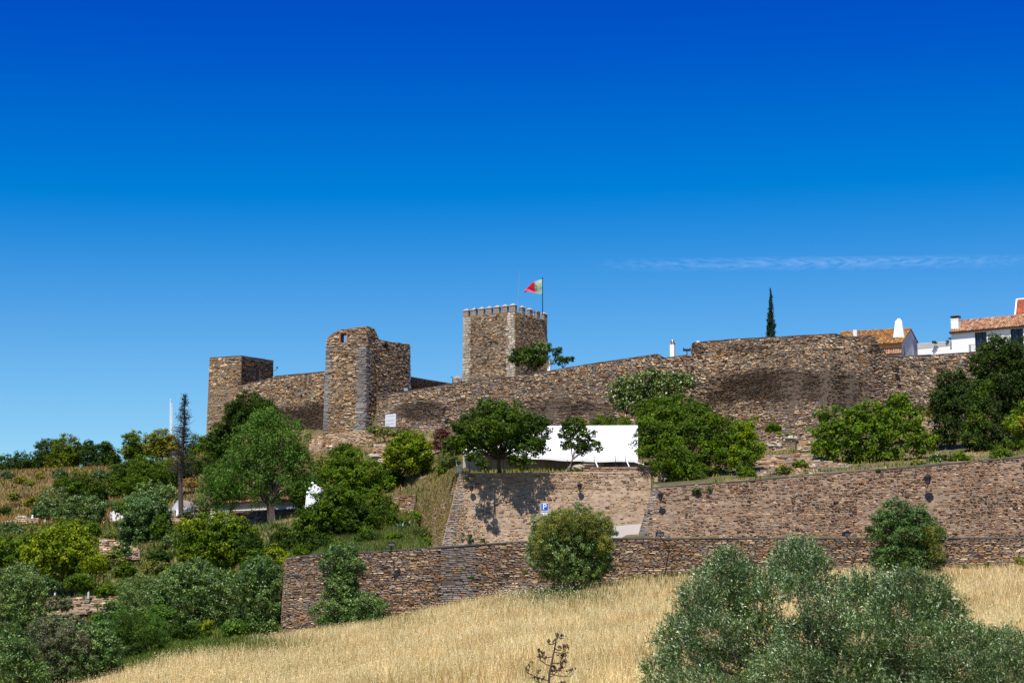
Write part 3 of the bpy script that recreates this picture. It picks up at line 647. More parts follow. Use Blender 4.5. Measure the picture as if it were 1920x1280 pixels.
# cloth
def flag_pt(a, b):          # a 0 hoist..1 fly, b 0 top..1 bottom
    hx, ht, hb = 1016.6, 523.5, 550.0
    top = np.array([hx - 33.5 * a, ht + 21 * a ** 1.35 - 2.0 * math.sin(a * 3.1)]); bot = np.array([hx - 33.0 * a, hb - 2.5 * a + 1.6 * math.sin(a * 7)])
    if b is None: return None
    q = top + (bot - top) * b
    p = P(q[0], q[1], 203); p[1] += .28 * math.sin(a * 9 + b * 4) * (.3 + a) - .1 * math.sin(b * 5 + a * 3); return p
def cloth(a0, a1, mat, name):
    m = MB(); na, nb = 14, 10; v = [flag_pt(a0 + (a1 - a0) * i / na, j / nb) for i in range(na + 1) for j in range(nb + 1)]
    v2 = [p + np.array([0, .012, 0]) for p in v]; k = len(v); f = []
    for i in range(na):
        for j in range(nb):
            a = i * (nb + 1) + j; f.append((a, a + 1, a + nb + 2, a + nb + 1)); f.append((k + a, k + a + nb + 1, k + a + nb + 2, k + a + 1))
    m.add(v + v2, f); return m.build(name, mat, fl, smooth=True)
fl = root('flag', flag_pt(0, 1), 'green and red national flag with a yellow emblem flying left from the keep', 'flag')
cloth(0.01, .40, MAT['flag_green'], 'green_field'); cloth(.40, 1, MAT['flag_red'], 'red_field')
em = MB()
for a_ in range(12):
    c0 = (.40 + .10 * math.cos(a_ * math.pi / 6), .5 + .20 * math.sin(a_ * math.pi / 6)); c1 = (.40 + .10 * math.cos((a_ + 1) * math.pi / 6), .5 + .20 * math.sin((a_ + 1) * math.pi / 6))
    em.tube([flag_pt(*c0) - np.array([0, .03, 0]), flag_pt(*c1) - np.array([0, .03, 0])], .035, 5)
em.build('emblem_ring', MAT['flag_yellow'], fl)
em = MB(); em.add([flag_pt(a, b) - np.array([0, .035, 0]) for a, b in ((.36, .4), (.44, .4), (.44, .55), (.40, .63), (.36, .55))], [(0, 1, 2, 3, 4)])
em.build('emblem_shield', MAT['signwhite'], fl)
m = MB(); m.tube([P(970, 585, 201), P(974, 507, 201)], [.035, .02], 5)
tag(m.build('antenna_mast', MAT['steel']), 'very thin pale mast rising behind the front corner of the keep', 'mast')
# rough stub beside the keep
m = MB(); m.blob(P(857, 716, 175), (.62, .6, .75), 9, 6, .25); tag(m.build('rock', MAT['rock']), 'rounded lump of masonry on the wall left of the keep', 'rubble')
m = MB(); pts = [P(847 + 2 * math.cos(a), 712 - 6 * math.sin(a), 174) for a in np.linspace(0, 2.4, 8)]; m.tube([P(848, 720, 174)] + pts, .04, 5); tag(m.build('metal_hoop', MAT['iron']), 'thin bent iron hoop beside the lump of masonry', 'hoop')

# middle tower (ruined top)
zb = P(600, 835, 150)[2]; Bm = P(687, 640, 150); A_, B_, C_, D_, low = tower_faces(Bm, 612, 769, math.pi - R_(14), R_(58), zb, .018)
rt = root('ruined_tower', (B_[0], B_[1] + 3, zb), 'tall ruined rubble tower with a small see-through window and a broken curved top', 'tower')
def line_st(a, b, tops):
    """tops: (fraction, py) -> stations with variable top height above the plan line a-b"""
    o = []
    for f, py in tops:
        p = a + (b - a) * f; k = proj(p)[0]; z = P(k, py, p[1] / KD)[2]; q = p.copy(); lo = low(a) + (low(b) - low(a)) * f
        g = (z - p[2]) / (p[2] - zb); q = p + (p - lo) * g; q[2] = z; o.append((q, lo))
    return o
fl_ = Face(line_st(A_, B_, [(0, 636), (.06, 630), (.15, 625), (.28, 619), (.45, 617), (.6, 615), (.8, 612.5), (1, 611.5)]), world=True)
fr_ = Face(line_st(B_, C_, [(0, 611.5), (.10, 613), (.17, 617), (.22, 624), (.26, 633), (.30, 637), (.5, 640), (.75, 643), (.97, 645), (1, 647)]), world=True)
def hole(face, px0, px1, py0, py1):
    s0, s1 = face.s_of(px0), face.s_of(px1); p = face.it(face.T, np.array([(s0 + s1) / 2]))[0]; D = p[1] / KD; return (s0, s1, P((px0 + px1) / 2, py1, D)[2], P((px0 + px1) / 2, py0, D)[2])
h1 = [hole(fl_, 639.5, 650.5, 626, 642)]; h2 = [hole(fr_, 721, 725.5, 645, 653)]
core(fl_, 1.0, 'left_wall', MAT['mortar_tan'], rt, h1); core(fr_, 1.0, 'right_wall', MAT['mortar_dark'], rt, h2)
a3, c3 = A_.copy(), C_.copy(); d3 = D_.copy(); dz = np.array([0, 0, -.6])
for nm, p0, p1 in (('rear_wall', c3, d3), ('side_wall', d3, a3)):
    e0, e1 = p0 + (p1 - p0) * .1, p0 + (p1 - p0) * .9; core(Face([(e0 + dz * 2, low(e0) + (low(p1) - low(p0)) * 0), (e1 + dz * 2, low(e1))], world=True), .9, nm, MAT['mortar_tan'], rt)
fl_top = MB(); fz = P(650, 668, 150)[2]; fl_top.add([np.array([p[0], p[1], fz]) for p in (A_ * .97 + D_ * .03, B_ * .97 + D_ * .03, C_ * .97 + A_ * .03, D_)], [(0, 1, 2, 3)]); fl_top.build('floor_slab', MAT['mortar_tan'], rt)
q8 = P(650, 648, 150)[2]
dA = stones(fl_, (.085, .16), (.24, .62), (.02, .11), seed=71, holes=h1, keepf=lambda c, z: (z > q8) | ((c > .62) & (c < fl_.L - .95)), rag=.12, tiltamp=.12, dark_patch=[(655, 660, 22, 14, .25)])
qs = [quoins(fl_, -.05, .55, (.14, .24), (.6, 1.1), None, seed=8), quoins(fl_, fl_.L - .95, fl_.L + .07, (.14, .24), (.7, 1.2), None, seed=9)]
q2 = [quoins(fr_, -.02, .7, (.14, .24), (.5, .9), None, seed=10), quoins(fr_, fr_.L - .6, fr_.L + .05, (.14, .24), (.6, .9), None, seed=11)]
dB = stones(fr_, (.085, .16), (.24, .62), (.02, .12), seed=72, holes=h2, keepf=lambda c, z: (z > q8) | ((c > .65) & (c < fr_.L - .55)), rag=.15, tiltamp=.15)
masonry(rt, dA, MAT['stone_tower'], 220, 12); join_stones(dB, 'masonry', MAT['stone_tower'], rt)
def under(d, f, top): 
    k = d['py'] > top; return {a: b[k] for a, b in d.items()}
masonry(rt, under(cat_d(qs), None, 648), MAT['quoin_slate'], 80, 13, name='corner_stone'); join_stones(under(cat_d(q2), None, 650), 'corner_masonry', MAT['quoin_slate'], rt)
br = plain('window_brick', (.33, .13, .07), .9)
m = MB(); s0, s1, z0, z1 = h1[0]
pA, tg, up, nn = [q[0] for q in fl_.at(np.array([s0]), np.array([z0]))]; fr = (pA, tg, nn); ww = s1 - s0
m.fbox(fr, -.16, 0, -.3, .10, -.15, z1 - z0 + .12); m.fbox(fr, ww, ww + .14, -.3, .10, -.15, z1 - z0 + .12); m.fbox(fr, -.16, ww + .14, -.3, .11, z1 - z0 + .121, z1 - z0 + .27); m.build('window_surround', br, rt)

# plinth below the middle tower
fp_ = Face([(580, 820, 150.5, 880, 147), (604, 815, 149, 880, 146), (690, 806, 147.8, 880, 144.5), (712, 812, 148.2, 870, 145.5)])
o = root('stone_plinth', P(640, 870, 147), 'sloping rubble plinth at the foot of the ruined tower', 'wall')
core(fp_, 1.5, 'wall_core', MAT['mortar_tan'], o); masonry(o, stones(fp_, (.10, .18), (.3, .7), (.02, .10), seed=73, tiltamp=.14), MAT['stone_tower'], 120, 14)

# left tower
zb = P(400, 850, 165)[2]; Bl = P(453, 668, 165); A_, B_, C_, D_, low = tower_faces(Bl, 393, 512.5, math.pi - R_(22), R_(50), zb, .012)
rt = root('corner_tower', (B_[0], B_[1] + 3, zb), 'square flat-topped tower farthest left, with a dark right side and a narrow doorway', 'tower')
fa = Face([(A_, low(A_)), (B_, low(B_))], world=True); fb = Face([(B_, low(B_)), (C_, low(C_))], world=True)
hd = hole(fb, 479.5, 485, 691, 716)
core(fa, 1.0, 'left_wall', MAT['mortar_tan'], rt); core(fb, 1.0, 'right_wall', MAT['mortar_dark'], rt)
for nm, p0, p1 in (('rear_wall', C_, D_), ('side_wall', D_, A_)): e0, e1 = p0 + (p1 - p0) * .1, p0 + (p1 - p0) * .9; core(Face([(e0, low(e0)), (e1, low(e1))], world=True), .9, nm, MAT['mortar_tan'], rt)
m = MB(); m.add([p - np.array([0, 0, .5]) for p in (A_, B_, C_, D_)], [(0, 1, 2, 3)]); m.build('roof', MAT['mortar_tan'], rt)
zq = P(420, 722, 165)[2]
dA = stones(fa, (.085, .16), (.24, .62), (.02, .10), seed=81, tiltamp=.1, zmin=zq); dA2 = stones(fa, (.14, .22), (.25, .6), (.0, .08), seed=82, zmax=zq, gap=.06, cover=lambda c, z: -.02 - .02 * rnoise(c, z, 8, 1))
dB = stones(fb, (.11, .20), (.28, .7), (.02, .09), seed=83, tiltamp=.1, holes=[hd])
masonry(rt, dA, MAT['stone_tower'], 180, 15); join_stones(dA2, 'masonry', MAT['stone_sand'], rt); join_stones(dB, 'masonry', MAT['stone_shaded'], rt)  # right face carries its shade in the darker stone
m = MB(); pA, tg, up, nn = [q[0] for q in fb.at(np.array([hd[0]]), np.array([hd[2]]))]; m.fbox((pA, tg, nn), 0, hd[1] - hd[0], -.9, .012, 0, hd[3] - hd[2]); m.build('doorway', plain('unlit_opening', (.008, .007, .006), 1.), rt)
coping(fa, rt, MAT['coping'], w=.6, h=.10, over=.05); coping(fb, rt, MAT['coping'], w=.6, h=.10, over=.05)

# curtain between left and middle tower
fc2 = Face([(464, 719, 161.5, 850, 160), (500, 712, 159.8, 850, 158.5), (514, 706, 159.3, 850, 158), (555, 702, 157, 850, 155.6), (607, 697.5, 153.6, 850, 152.2), (625, 697, 152.6, 850, 151.5)])
rt = root('castle_wall', P(540, 845, 157), 'curtain wall linking the two left towers, its lower half dark', 'castle wall')
core(fc2, 1.2, 'wall_core', MAT['mortar_dark'], rt)
masonry(rt, stones(fc2, (.085, .16), (.24, .65), (.02, .11), seed=91, follow=.4, dark_patch=[(560, 800, 90, 40, 1.0), (600, 770, 50, 22, .7)], tiltamp=.1), MAT['stone_tower'], 200, 16)  # lower half given a darker stone colour
coping(fc2, rt, MAT['coping'], w=.6, h=.08, over=.04)
fc3 = Face([(440, 725, 163, 850, 162), (466, 719, 161.6, 850, 160.2)])
core(fc3, 1.0, 'stub_core', MAT['mortar_dark'], rt); join_stones(stones(fc3, (.11, .20), (.28, .75), (.02, .10), seed=93), 'stub_masonry', MAT['stone_tower'], rt)
# wall falling away behind the middle tower
fc4 = Face([(766, 705, 168, 760, 168), (800, 711, 173, 760, 173), (850, 719, 180, 760, 180)])
rt = root('castle_wall', P(800, 760, 173), 'short dark wall descending behind the ruined tower towards the keep', 'castle wall')
core(fc4, 1.0, 'wall_core', MAT['mortar_dark'], rt); join_stones(stones(fc4, (.12, .2), (.3, .7), (.02, .1), seed=92), 'masonry', MAT['stone_shaded'], rt)  # shaded side painted with the dark palette

#@@PART2
# ------------------------------------------------------------------ buildings above the wall
def tiles(E0, E1, R0, R1, n, name, mat, parent, row=.42, r=None):
    """barrel tiles laid up the slope from eave E0-E1 to ridge R0-R1"""
    E0, E1, R0, R1 = [np.array(q, float) for q in (E0, E1, R0, R1)]; V = []; F = []
    for i in range(n):
        f = (i + .5) / n; a = E0 + (E1 - E0) * f; b = R0 + (R1 - R0) * f; d = b - a; Ls = np.linalg.norm(d); d /= Ls
        u = (E1 - E0) / np.linalg.norm(E1 - E0); w = np.linalg.norm(E1 - E0) / n * .5; nn = np.cross(u, d); nn *= np.sign(nn[2])
        k = max(1, int(Ls / row)); st = Ls / k
        for j in range(k):
            p = a + d * (j * st - .06) + nn * .02 + nn * random.uniform(0, .015); q = a + d * ((j + 1) * st + .03) - nn * .0; b0 = len(V)
            for c, rr in ((p, w * 1.02), (q, w * .85)):
                for m_ in range(5):
                    th = math.pi * m_ / 4; V.append(c + u * math.cos(th) * rr + nn * math.sin(th) * rr * .85)
            for m_ in range(4): F.append((b0 + m_, b0 + m_ + 1, b0 + 6 + m_, b0 + 5 + m_))
            F.append((b0, b0 + 1, b0 + 2, b0 + 3)); F.append((b0, b0 + 3, b0 + 4, b0 + 4)) if False else F.append((b0 + 0, b0 + 3, b0 + 4, b0 + 0)[:3])
    m = MB(); m.v = [tuple(map(float, v)) for v in V]; m.f = F; o = m.build(name, mat, parent); o['kind'] = 'stuff'; return o
def slab(q0, q1, q2, q3, t, name, mat, parent):
    q = [np.array(x, float) for x in (q0, q1, q2, q3)]; d = np.array([0, 0, -t]); m = MB(); m.prism8([x + d for x in q] + q); return m.build(name, mat, parent)
Z3 = lambda z: np.array([0, 0, z])

# white house on the far right
A = P(1785, 664, 161.2); B = P(1920, 652, 157.8); fr = frame(A, B); O, u, n = fr; LW = 17.0; zE = P(1787, 624.5, 161.2)[2] - A[2]
pt = lambda a, b, c: O + u * a + n * b + Z3(c)
h = root('white_house', A, 'long whitewashed house at the right edge with dark french windows and clay tiles', 'house')
def uof(px): 
    k = (px - 960) / FPX; z = O[2] + 1.5
    return (k * (O[1] * CP + z * SP) - O[0]) / (u[0] - k * CP * u[1])
def zof(px, py): 
    a = uof(px); p = O + u * a; return P(px, py, p[1] / KD)[2] - O[2]
wins = [(uof(1828), uof(1850), zof(1839, 622.5)), (uof(1895), uof(1918.5), zof(1906, 616)), (uof(1965), uof(1988), zof(1965, 611))]
zt_ = zE
m = MB(); edges = [0] + [e for w in wins for e in w[:2]] + [LW]
for i in range(0, len(edges), 2): m.fbox(fr, edges[i], edges[i + 1], -6.5, 0, -2.5, zt_)
for w in wins: m.fbox(fr, w[0], w[1], -6.5, 0, w[2], zt_); m.fbox(fr, w[0], w[1], -6.5, 0, -2.5, w[2] - 2.35)
m.build('wall', MAT['white'], h)
zr = P(1800, 605, 164)[2] - O[2]; 
e0, e1, r0_, r1_ = pt(-.12, .38, zt_ + .02), pt(LW, .38, zt_ + .02), pt(-.12, -3.3, zr + .1), pt(LW, -3.3, zr + .1)
slab(e0, e1, r1_, r0_, .12, 'roof', MAT['tile'], h); slab(r0_, r1_, pt(LW, -6.9, zt_), pt(-.12, -6.9, zt_), .12, 'rear_roof', MAT['tile'], h)
tiles(e0 + Z3(.01), e1 + Z3(.01), r0_ + Z3(.01), r1_ + Z3(.01), int(LW / .27), 'roof_tiles', MAT['tile'], h)
m = MB(); m.fbox(fr, -.05, LW, 0.003, .30, zt_ - .16, zt_ - .10); m.build('eave_board', MAT['mid_grey'], h)
for w in wins:
    wd = w[1] - w[0]; z1 = w[2]; z0 = z1 - 2.35; f = (O + u * w[0], u, n)
    m = MB(); m.fbox(f, 0, .09, -.25, -.06, z0, z1); m.fbox(f, wd - .09, wd, -.25, -.06, z0, z1); m.fbox(f, .091, wd - .091, -.25, -.06, z1 - .1, z1); m.fbox(f, wd / 2 - .11, wd / 2 + .11, -.25, -.055, z0, z1 - .101)
    wo_ = m.build('window', MAT['dkwood'], h); ORIGIN[wo_.name] = ORIGIN[h.name]
    for s_ in (0, 1):
        a0 = .10 + s_ * (wd / 2 + .01); a1 = a0 + wd / 2 - .215
        q = MB(); q.fbox(f, a0, a1, -.24, -.235, z0 + .62, z1 - .1); q.build('pane', MAT['glass'], wo_)
        q = MB()
        q.fbox(f, (a0 + a1) / 2 - .02, (a0 + a1) / 2 + .02, -.22, -.19, z0 + .62, z1 - .1)
        for k in range(1, 5): zz = z0 + .62 + (z1 - .1 - z0 - .62) * k / 5; q.fbox(f, a0, a1, -.215, -.195, zz - .02, zz + .02)
        q.build('glazing_bar', MAT['dkwood'], wo_)
        q = MB(); q.fbox(f, a0, a1, -.24, -.16, z0, z0 + .60); q.build('panel', MAT['brownpanel'], wo_)
    # balcony
    zb_ = z0 - .02; q = MB(); q.fbox(f, -.55, wd + .55, .003, .75, zb_ - .14, zb_); bo = q.build('balcony', MAT['white'], h); ORIGIN[bo.name] = ORIGIN[h.name]
    q = MB(); q.fbox(f, -.52, wd + .52, .68, .71, zb_ + .88, zb_ + .92); q.fbox(f, -.52, wd + .52, .68, .71, zb_ + .08, zb_ + .11)
    for k in range(int((wd + 1.04) / .13) + 1): x = -.52 + k * .13; q.fbox(f, x - .009, x + .009, .685, .705, zb_, zb_ + .88)
    for x in (-.52, wd + .50):
        q.fbox(f, x, x + .02, .01, .67, zb_ + .88, zb_ + .92)
        for k in range(5): q.fbox(f, x, x + .018, .05 + k * .13, .07 + k * .13, zb_, zb_ + .88)
    q.build('railing', MAT['iron'], bo)
# chimney on its left end
cz = P(1790, 622, 161.4)[2] - O[2]; ct = P(1790, 597, 161.4)[2] - O[2]
m = MB(); m.fbox(fr, -.10, .78, -1.25, -.35, cz - .3, ct - .12); m.fbox(fr, -.13, .81, -1.28, -.32, ct - .12, ct - .02); co = m.build('chimney', MAT['white'], h); ORIGIN[co.name] = ORIGIN[h.name]
m = MB()
for a_, b_ in ((-.1, -1.25), (.68, -1.25), (-.1, -.45), (.68, -.45)): m.fbox(fr, a_, a_ + .1, b_, b_ + .1, ct - .02, ct + .22)
m.fbox(fr, .02, .66, -1.1, -.5, ct - .02, ct + .18); m.build('chimney_pot', MAT['dkwood'], co)
m = MB(); m.fbox(fr, -.16, .84, -1.31, -.29, ct + .22, ct + .30); m.build('chimney_cap', MAT['brownpanel'], co)

# red tiled tower roof at the frame edge
A = P(1906, 592, 172); B = P(1990, 590, 170.4); fr = frame(A, B); O, u, n = fr; pt = lambda a, b, c: O + u * a + n * b + Z3(c)
hh_ = P(1905, 566, 174.5)[2] - A[2]
h = root('tiled_turret', A - Z3(2.5), 'steep red tiled roof piece rising behind the right end of the long house roof', 'house')
m = MB(); m.fbox(fr, .05, 5.5, -4, 0, -2.5, -.02); m.build('wall', MAT['dkwood'], h)
slab(pt(-.1, .25, 0), pt(5.5, .25, 0), pt(5.5, -2.0, hh_), pt(-.1, -2.0, hh_), .12, 'roof', MAT['tile'], h); slab(pt(-.1, -2.0, hh_), pt(5.5, -2.0, hh_), pt(5.5, -4.2, 0), pt(-.1, -4.2, 0), .12, 'rear_roof', MAT['tile'], h)
MAT['tile_red'] = stone_mat('red_roof_tiles', [(3, (.36, .10, .055)), (2, (.42, .13, .07)), (1, (.28, .075, .045))])
tiles(pt(-.1, .25, .02), pt(5.5, .25, .02), pt(-.1, -2.0, hh_ + .02), pt(5.5, -2.0, hh_ + .02), 22, 'roof_tiles', MAT['tile_red'], h)
m = MB(); m.tube([pt(-.14, .3, .05), pt(-.14, -2.05, hh_ + .08)], .10, 6); m.tube([pt(-.1, -2.0, hh_ + .08), pt(5.5, -2.0, hh_ + .08)], .10, 6)
for k in range(20): m.blob(pt(.05 + k * .27, .28, -.03), (.10, .10, .09), 6, 4, 0)
m.build('white_edging', MAT['white'], h)

# parapet wall between the houses
A = P(1721, 668, 163.5); B = P(1787, 664, 161.6); fr = frame(A, B); O, u, n = fr; Lp = np.linalg.norm(B[:2] - A[:2]) 
z1, z2 = P(1721, 643.5, 163.5)[2] - O[2], P(1787, 639, 161.6)[2] - O[2]
h = root('white_wall', A, 'plain white garden wall running between the two white houses', 'wall')
m = MB(); q = [O + u * 0 - Z3(2), O + u * Lp - Z3(2), O + u * Lp - n * .35 - Z3(2), O - n * .35 - Z3(2)]; m.prism8(q + [O + Z3(z1), O + u * Lp + Z3(z2), O + u * Lp - n * .35 + Z3(z2), O - n * .35 + Z3(z1)]); m.build('wall', MAT['white'], h)
m = MB(); zz = .62
m.prism8([O + u * .02 + n * .02 + Z3(z1 * .55), O + u * Lp + n * .02 + Z3(z2 * .62), O + u * Lp + Z3(z2 * .62) + n * .003, O + u * .02 + Z3(z1 * .55) + n * .003, O + u * .02 + n * .02 + Z3(z1 - .02), O + u * Lp + n * .02 + Z3(z2 - .02), O + u * Lp + n * .003 + Z3(z2 - .02), O + u * .02 + n * .003 + Z3(z1 - .02)]); m.build('upper_grey_sheet', MAT['mid_grey'], h)  # thin grey sheet over the upper part of the wall

# white gabled house left of it
A = P(1692, 672, 158.5); gb = P(1724, 668, 166); frg = frame(A, gb); Og, ug, ng = frg; Lg = np.linalg.norm((gb - A)[:2])
A2 = P(1560, 668, 160.2); u2 = A2 - A; u2[2] = 0; L2 = np.linalg.norm(u2); u2 = u2 / L2
zl = P(1692, 640.5, 158.5)[2] - A[2]; zpk = P(1711, 618, 162.5)[2] - A[2]; zrr = P(1722, 648, 165.8)[2] - A[2]
h = root('gabled_house', A, 'white gabled house with an orange lichen tile roof and a large tapered white chimney', 'house')
E = [A, A + ug * Lg, A + ug * Lg + u2 * L2, A + u2 * L2]
pk = lambda t_: A + ug * Lg * .52 + u2 * t_
m = MB(); b0 = [A - Z3(2), A + ug * Lg - Z3(2), A + ug * Lg + Z3(zrr), pk(0) + Z3(zpk), A + Z3(zl)]; b1 = [q + u2 * L2 for q in b0]; m.add(b0 + b1, [(0, 1, 2, 3, 4), (9, 8, 7, 6, 5), (0, 4, 9, 5), (1, 6, 7, 2)]); m.build('wall', MAT['white_worn'], h)
fo = -ug * .45
E0, E1, R0q, R1q = A + u2 * -.1 + fo + Z3(zl - .22), A + u2 * L2 + fo + Z3(zl - .22), pk(-.1) + Z3(zpk + .1), pk(L2) + Z3(zpk + .1)
slab(E0, E1, R1q, R0q, .10, 'roof', MAT['tile_orange'], h); slab(R0q, R1q, A + ug * (Lg + .2) + u2 * L2 + Z3(zrr + .05), A + ug * (Lg + .2) - u2 * .1 + Z3(zrr + .05), .10, 'rear_roof', MAT['tile_orange'], h)
tiles(E0 + Z3(.02), E1 + Z3(.02), R0q + Z3(.02), R1q + Z3(.02), int(L2 / .26), 'roof_tiles', MAT['tile_orange'], h, row=.4)
f2 = frame(A + u2 * L2, A); fo_ = MB(); fo_.fbox(f2, 0, L2 - .04, .004, .03, -2, zl - .25); fo_.build('ochre_front', MAT['ochre'], h)
m = MB(); m.fbox(f2, 0, L2, .03, .12, zl - .85, zl - .75); m.build('gutter', MAT['iron'], h)
# lean-to roof in front
LL = 2.6; q0 = A + u2 * LL; zlean = P(1670, 655, 158.5)[2] - A[2]; nf = f2[2]
m = MB(); fL2 = frame(A + u2 * LL, A); m.fbox(fL2, 0, LL - .02, .031, 1.3, -2, zlean - .75); m.build('lean_to', MAT['white'], h)
a0, a1, c0, c1 = A + u2 * LL + nf * 1.45 + Z3(zlean - .70), A + nf * 1.45 + Z3(zlean - .70), A + u2 * LL + nf * .04 + Z3(zlean), A + nf * .04 + Z3(zlean)
slab(a0, a1, c1, c0, .08, 'lean_to_roof', MAT['tile'], h); tiles(a0 + Z3(.01), a1 + Z3(.01), c0 + Z3(.01), c1 + Z3(.01), 10, 'lean_to_tiles', MAT['tile'], h)
# big chimney
cb = P(1686.5, 634, 160.2); fc_ = (cb, np.array([math.cos(-.35), math.sin(-.35), 0]), np.array([math.sin(-.35), -math.cos(-.35), 0])); hc = P(1686.5, 602, 160.2)[2] - cb[2]
m = MB(); m.fbox(fc_, -.74, .66, -.6, .6, -.6, hc, top=(-.34, .36, -.45, .45)); m.fbox(fc_, -.26, .32, -.40, .40, hc, hc + .32, top=(-.05, .11, -.1, .1)); c_ = m.build('chimney', MAT['white'], h); ORIGIN[c_.name] = ORIGIN[h.name]
m = MB(); m.tube([fc_[0] + fc_[1] * .03 + Z3(hc + .3), fc_[0] + fc_[1] * .03 + Z3(hc + .52)], [.07, .03], 6); m.build('finial', MAT['brownpanel'], c_)
m = MB(); cs = P(1604, 634, 161.5); f3 = (cs, fc_[1], fc_[2]); m.fbox(f3, -.22, .22, -.2, .2, -.8, P(1604, 618.5, 161.5)[2] - cs[2]); m.build('chimney', MAT['white_worn'], h)['label'] = 'small worn square chimney'
m = MB(); ca = P(1610, 622.5, 163.5); m.fbox((ca, fc_[1], fc_[2]), 0, 1.25, -.2, 0, -.8, .12); m.build('white_ridge_block', MAT['white'], h)
# iron cross / rod beside the gable
m = MB(); b_ = P(1696, 668, 152); m.tube([b_ - Z3(.3), b_ + Z3(1.15)], .035, 5); m.tube([b_ + np.array([-.18, 0, .2]), b_ + np.array([.22, 0, .25])], .03, 5); tag(m.build('iron_bracket', MAT['iron']), 'dark iron upright with a short crossbar in front of the white gable', 'bracket')
# potted plants on the white wall are built with the foliage

# lone white chimneys behind the curtain wall
def chim(px0, px1, pyt, pyb, D, label, cowl=False):
    b_ = P((px0 + px1) / 2, pyb, D); w = (px1 - px0) * M1(D); ht = P((px0 + px1) / 2, pyt, D)[2] - b_[2]; a = -.4
    f = (b_, np.array([math.cos(a), math.sin(a), 0]), np.array([math.sin(a), -math.cos(a), 0])); w *= .75
    r_ = root('chimney', b_ - Z3(.8), label, 'chimney'); m = MB(); m.fbox(f, -w / 2, w / 2, -w / 2, w / 2, -1.2, ht - .02); m.build('stack', MAT['white'], r_)
    if cowl:
        m = MB()
        for a_ in (-1, 1):
            for c_ in (-1, 1): m.fbox(f, a_ * w * .40 - .05, a_ * w * .40 + .05, c_ * w * .40 - .05, c_ * w * .40 + .05, ht - .02, ht + .22)
        m.build('brick_stub', MAT['tile'], r_); m = MB(); m.tube([b_ + Z3(ht - .02), b_ + Z3(ht + .35)], .17, 10); m.blob(b_ + Z3(ht + .40), (.24, .24, .17), 10, 6, 0); m.build('cowl', MAT['steel'], r_, smooth=True)
    else:
        m = MB(); m.fbox(f, -w / 2 - .04, w / 2 + .04, -w / 2 - .04, w / 2 + .04, ht - .02, ht + .06); m.build('capping', MAT['white'], r_)
chim(1256, 1267, 646, 676, 158, 'slim white chimney with a round metal cowl above the gap in the long wall', True)
chim(1025.5, 1034, 674, 692, 158, 'short white chimney standing between the keep and the shrub right of it')
m = MB(); m.blob(P(1309, 644, 156), (.35, .35, .28), 10, 6, 0); tag(m.build('white_dome', MAT['white'], smooth=True), 'tiny white dome peeping over the raised wall section', 'dome')
fq = frame(P(1268, 672, 156), P(1292, 668, 155)); m = MB(); m.fbox(fq, 0, 1.6, -2, 0, -1, -.1); m.fbox(fq, -.1, 1.7, -2.1, .1, -.1, .02, top=(-.1, 1.7, -1.4, -1.1)); 
h = root('small_roof', P(1268, 680, 156), 'sliver of tiled roof beside the slim white chimney', 'roof'); m.v = m.v; m.build('roof', MAT['tile'], h)

# ------------------------------------------------------------------ marquee
MAT['canvas_seam'] = plain('canvas_seam', (.62, .62, .64), .7, var=.03)
h = root('marquee', P(1030, 882, 118), 'large white canvas marquee with a grey shaded side behind the terrace trees', 'tent')
def tent_pt(a, b):      # a along 0..1, b 0 eave .. 1 rear ridge
    px = 868 + (1196 - 868) * a; e = P(px, 848 + 12.5 * min(1, a / .7) - .5 * math.sin(a * 30), 113.5); r = P(px, 799 - 2.0 * a, 124)
    p = e + (r - e) * b; p[2] -= .08 * math.sin(b * math.pi) * (1 - .3 * math.cos(a * 25)); return p
na, nb = 60, 10; V = [tent_pt(i / na, j / nb) for i in range(na + 1) for j in range(nb + 1)]; k = len(V); F = []
for i in range(na):
    for j in range(nb):
        a = i * (nb + 1) + j; F += [(a, a + nb + 1, a + nb + 2, a + 1), (k + a, k + a + 1, k + a + nb + 2, k + a + nb + 1)]
m = MB(); m.add(V + [v - Z3(.02) for v in V], F); m.build('roof', MAT['canvas'], h, smooth=True)
m = MB()
for i in range(na): 
    a, b = tent_pt(i / na, 0), tent_pt((i + 1) / na, 0); d = np.array([0, -.01, 0]); m.add([a + d, b + d, b + d - Z3(.22), a + d - Z3(.22)], [(0, 1, 2, 3)])
m.build('valance', MAT['canvas'], h)
for i in range(1, 9):
    a = i / 9; m = MB(); m.tube([tent_pt(a, b) + Z3(.01) for b in (0, .2, .4, .6, .8, 1)], .045, 4); m.build('seam', MAT['canvas_seam'], h)
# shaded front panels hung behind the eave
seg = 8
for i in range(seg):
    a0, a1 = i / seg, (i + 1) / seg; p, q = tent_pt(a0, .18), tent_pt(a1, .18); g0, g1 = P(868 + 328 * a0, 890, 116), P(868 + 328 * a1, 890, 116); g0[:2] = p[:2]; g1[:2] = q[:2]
    m = MB(); dd = np.array([0, .03, 0]); m.prism8([g0, g1, g1 + dd, g0 + dd, p - Z3(.05), q - Z3(.05), q - Z3(.05) + dd, p - Z3(.05) + dd]); m.build('side_panel', MAT['canvas_shade'], h)
for px in (912, 968, 1028, 1075):
    a = (px - 868) / 328; p = tent_pt(a, .15); m = MB(); m.prism8([p + np.array([-.17, -.02, -4]), p + np.array([.10, -.02, -4]), p + np.array([.10, .01, -4]), p + np.array([-.17, .01, -4]), p + np.array([-.05, -.02, -.1]), p + np.array([.22, -.02, -.1]), p + np.array([.22, .01, -.1]), p + np.array([-.05, .01, -.1])]); m.build('strap', MAT['tanpost'], h)
fw = frame(P(1004, 886, 113.8), P(1062, 886, 113.8)); m = MB()
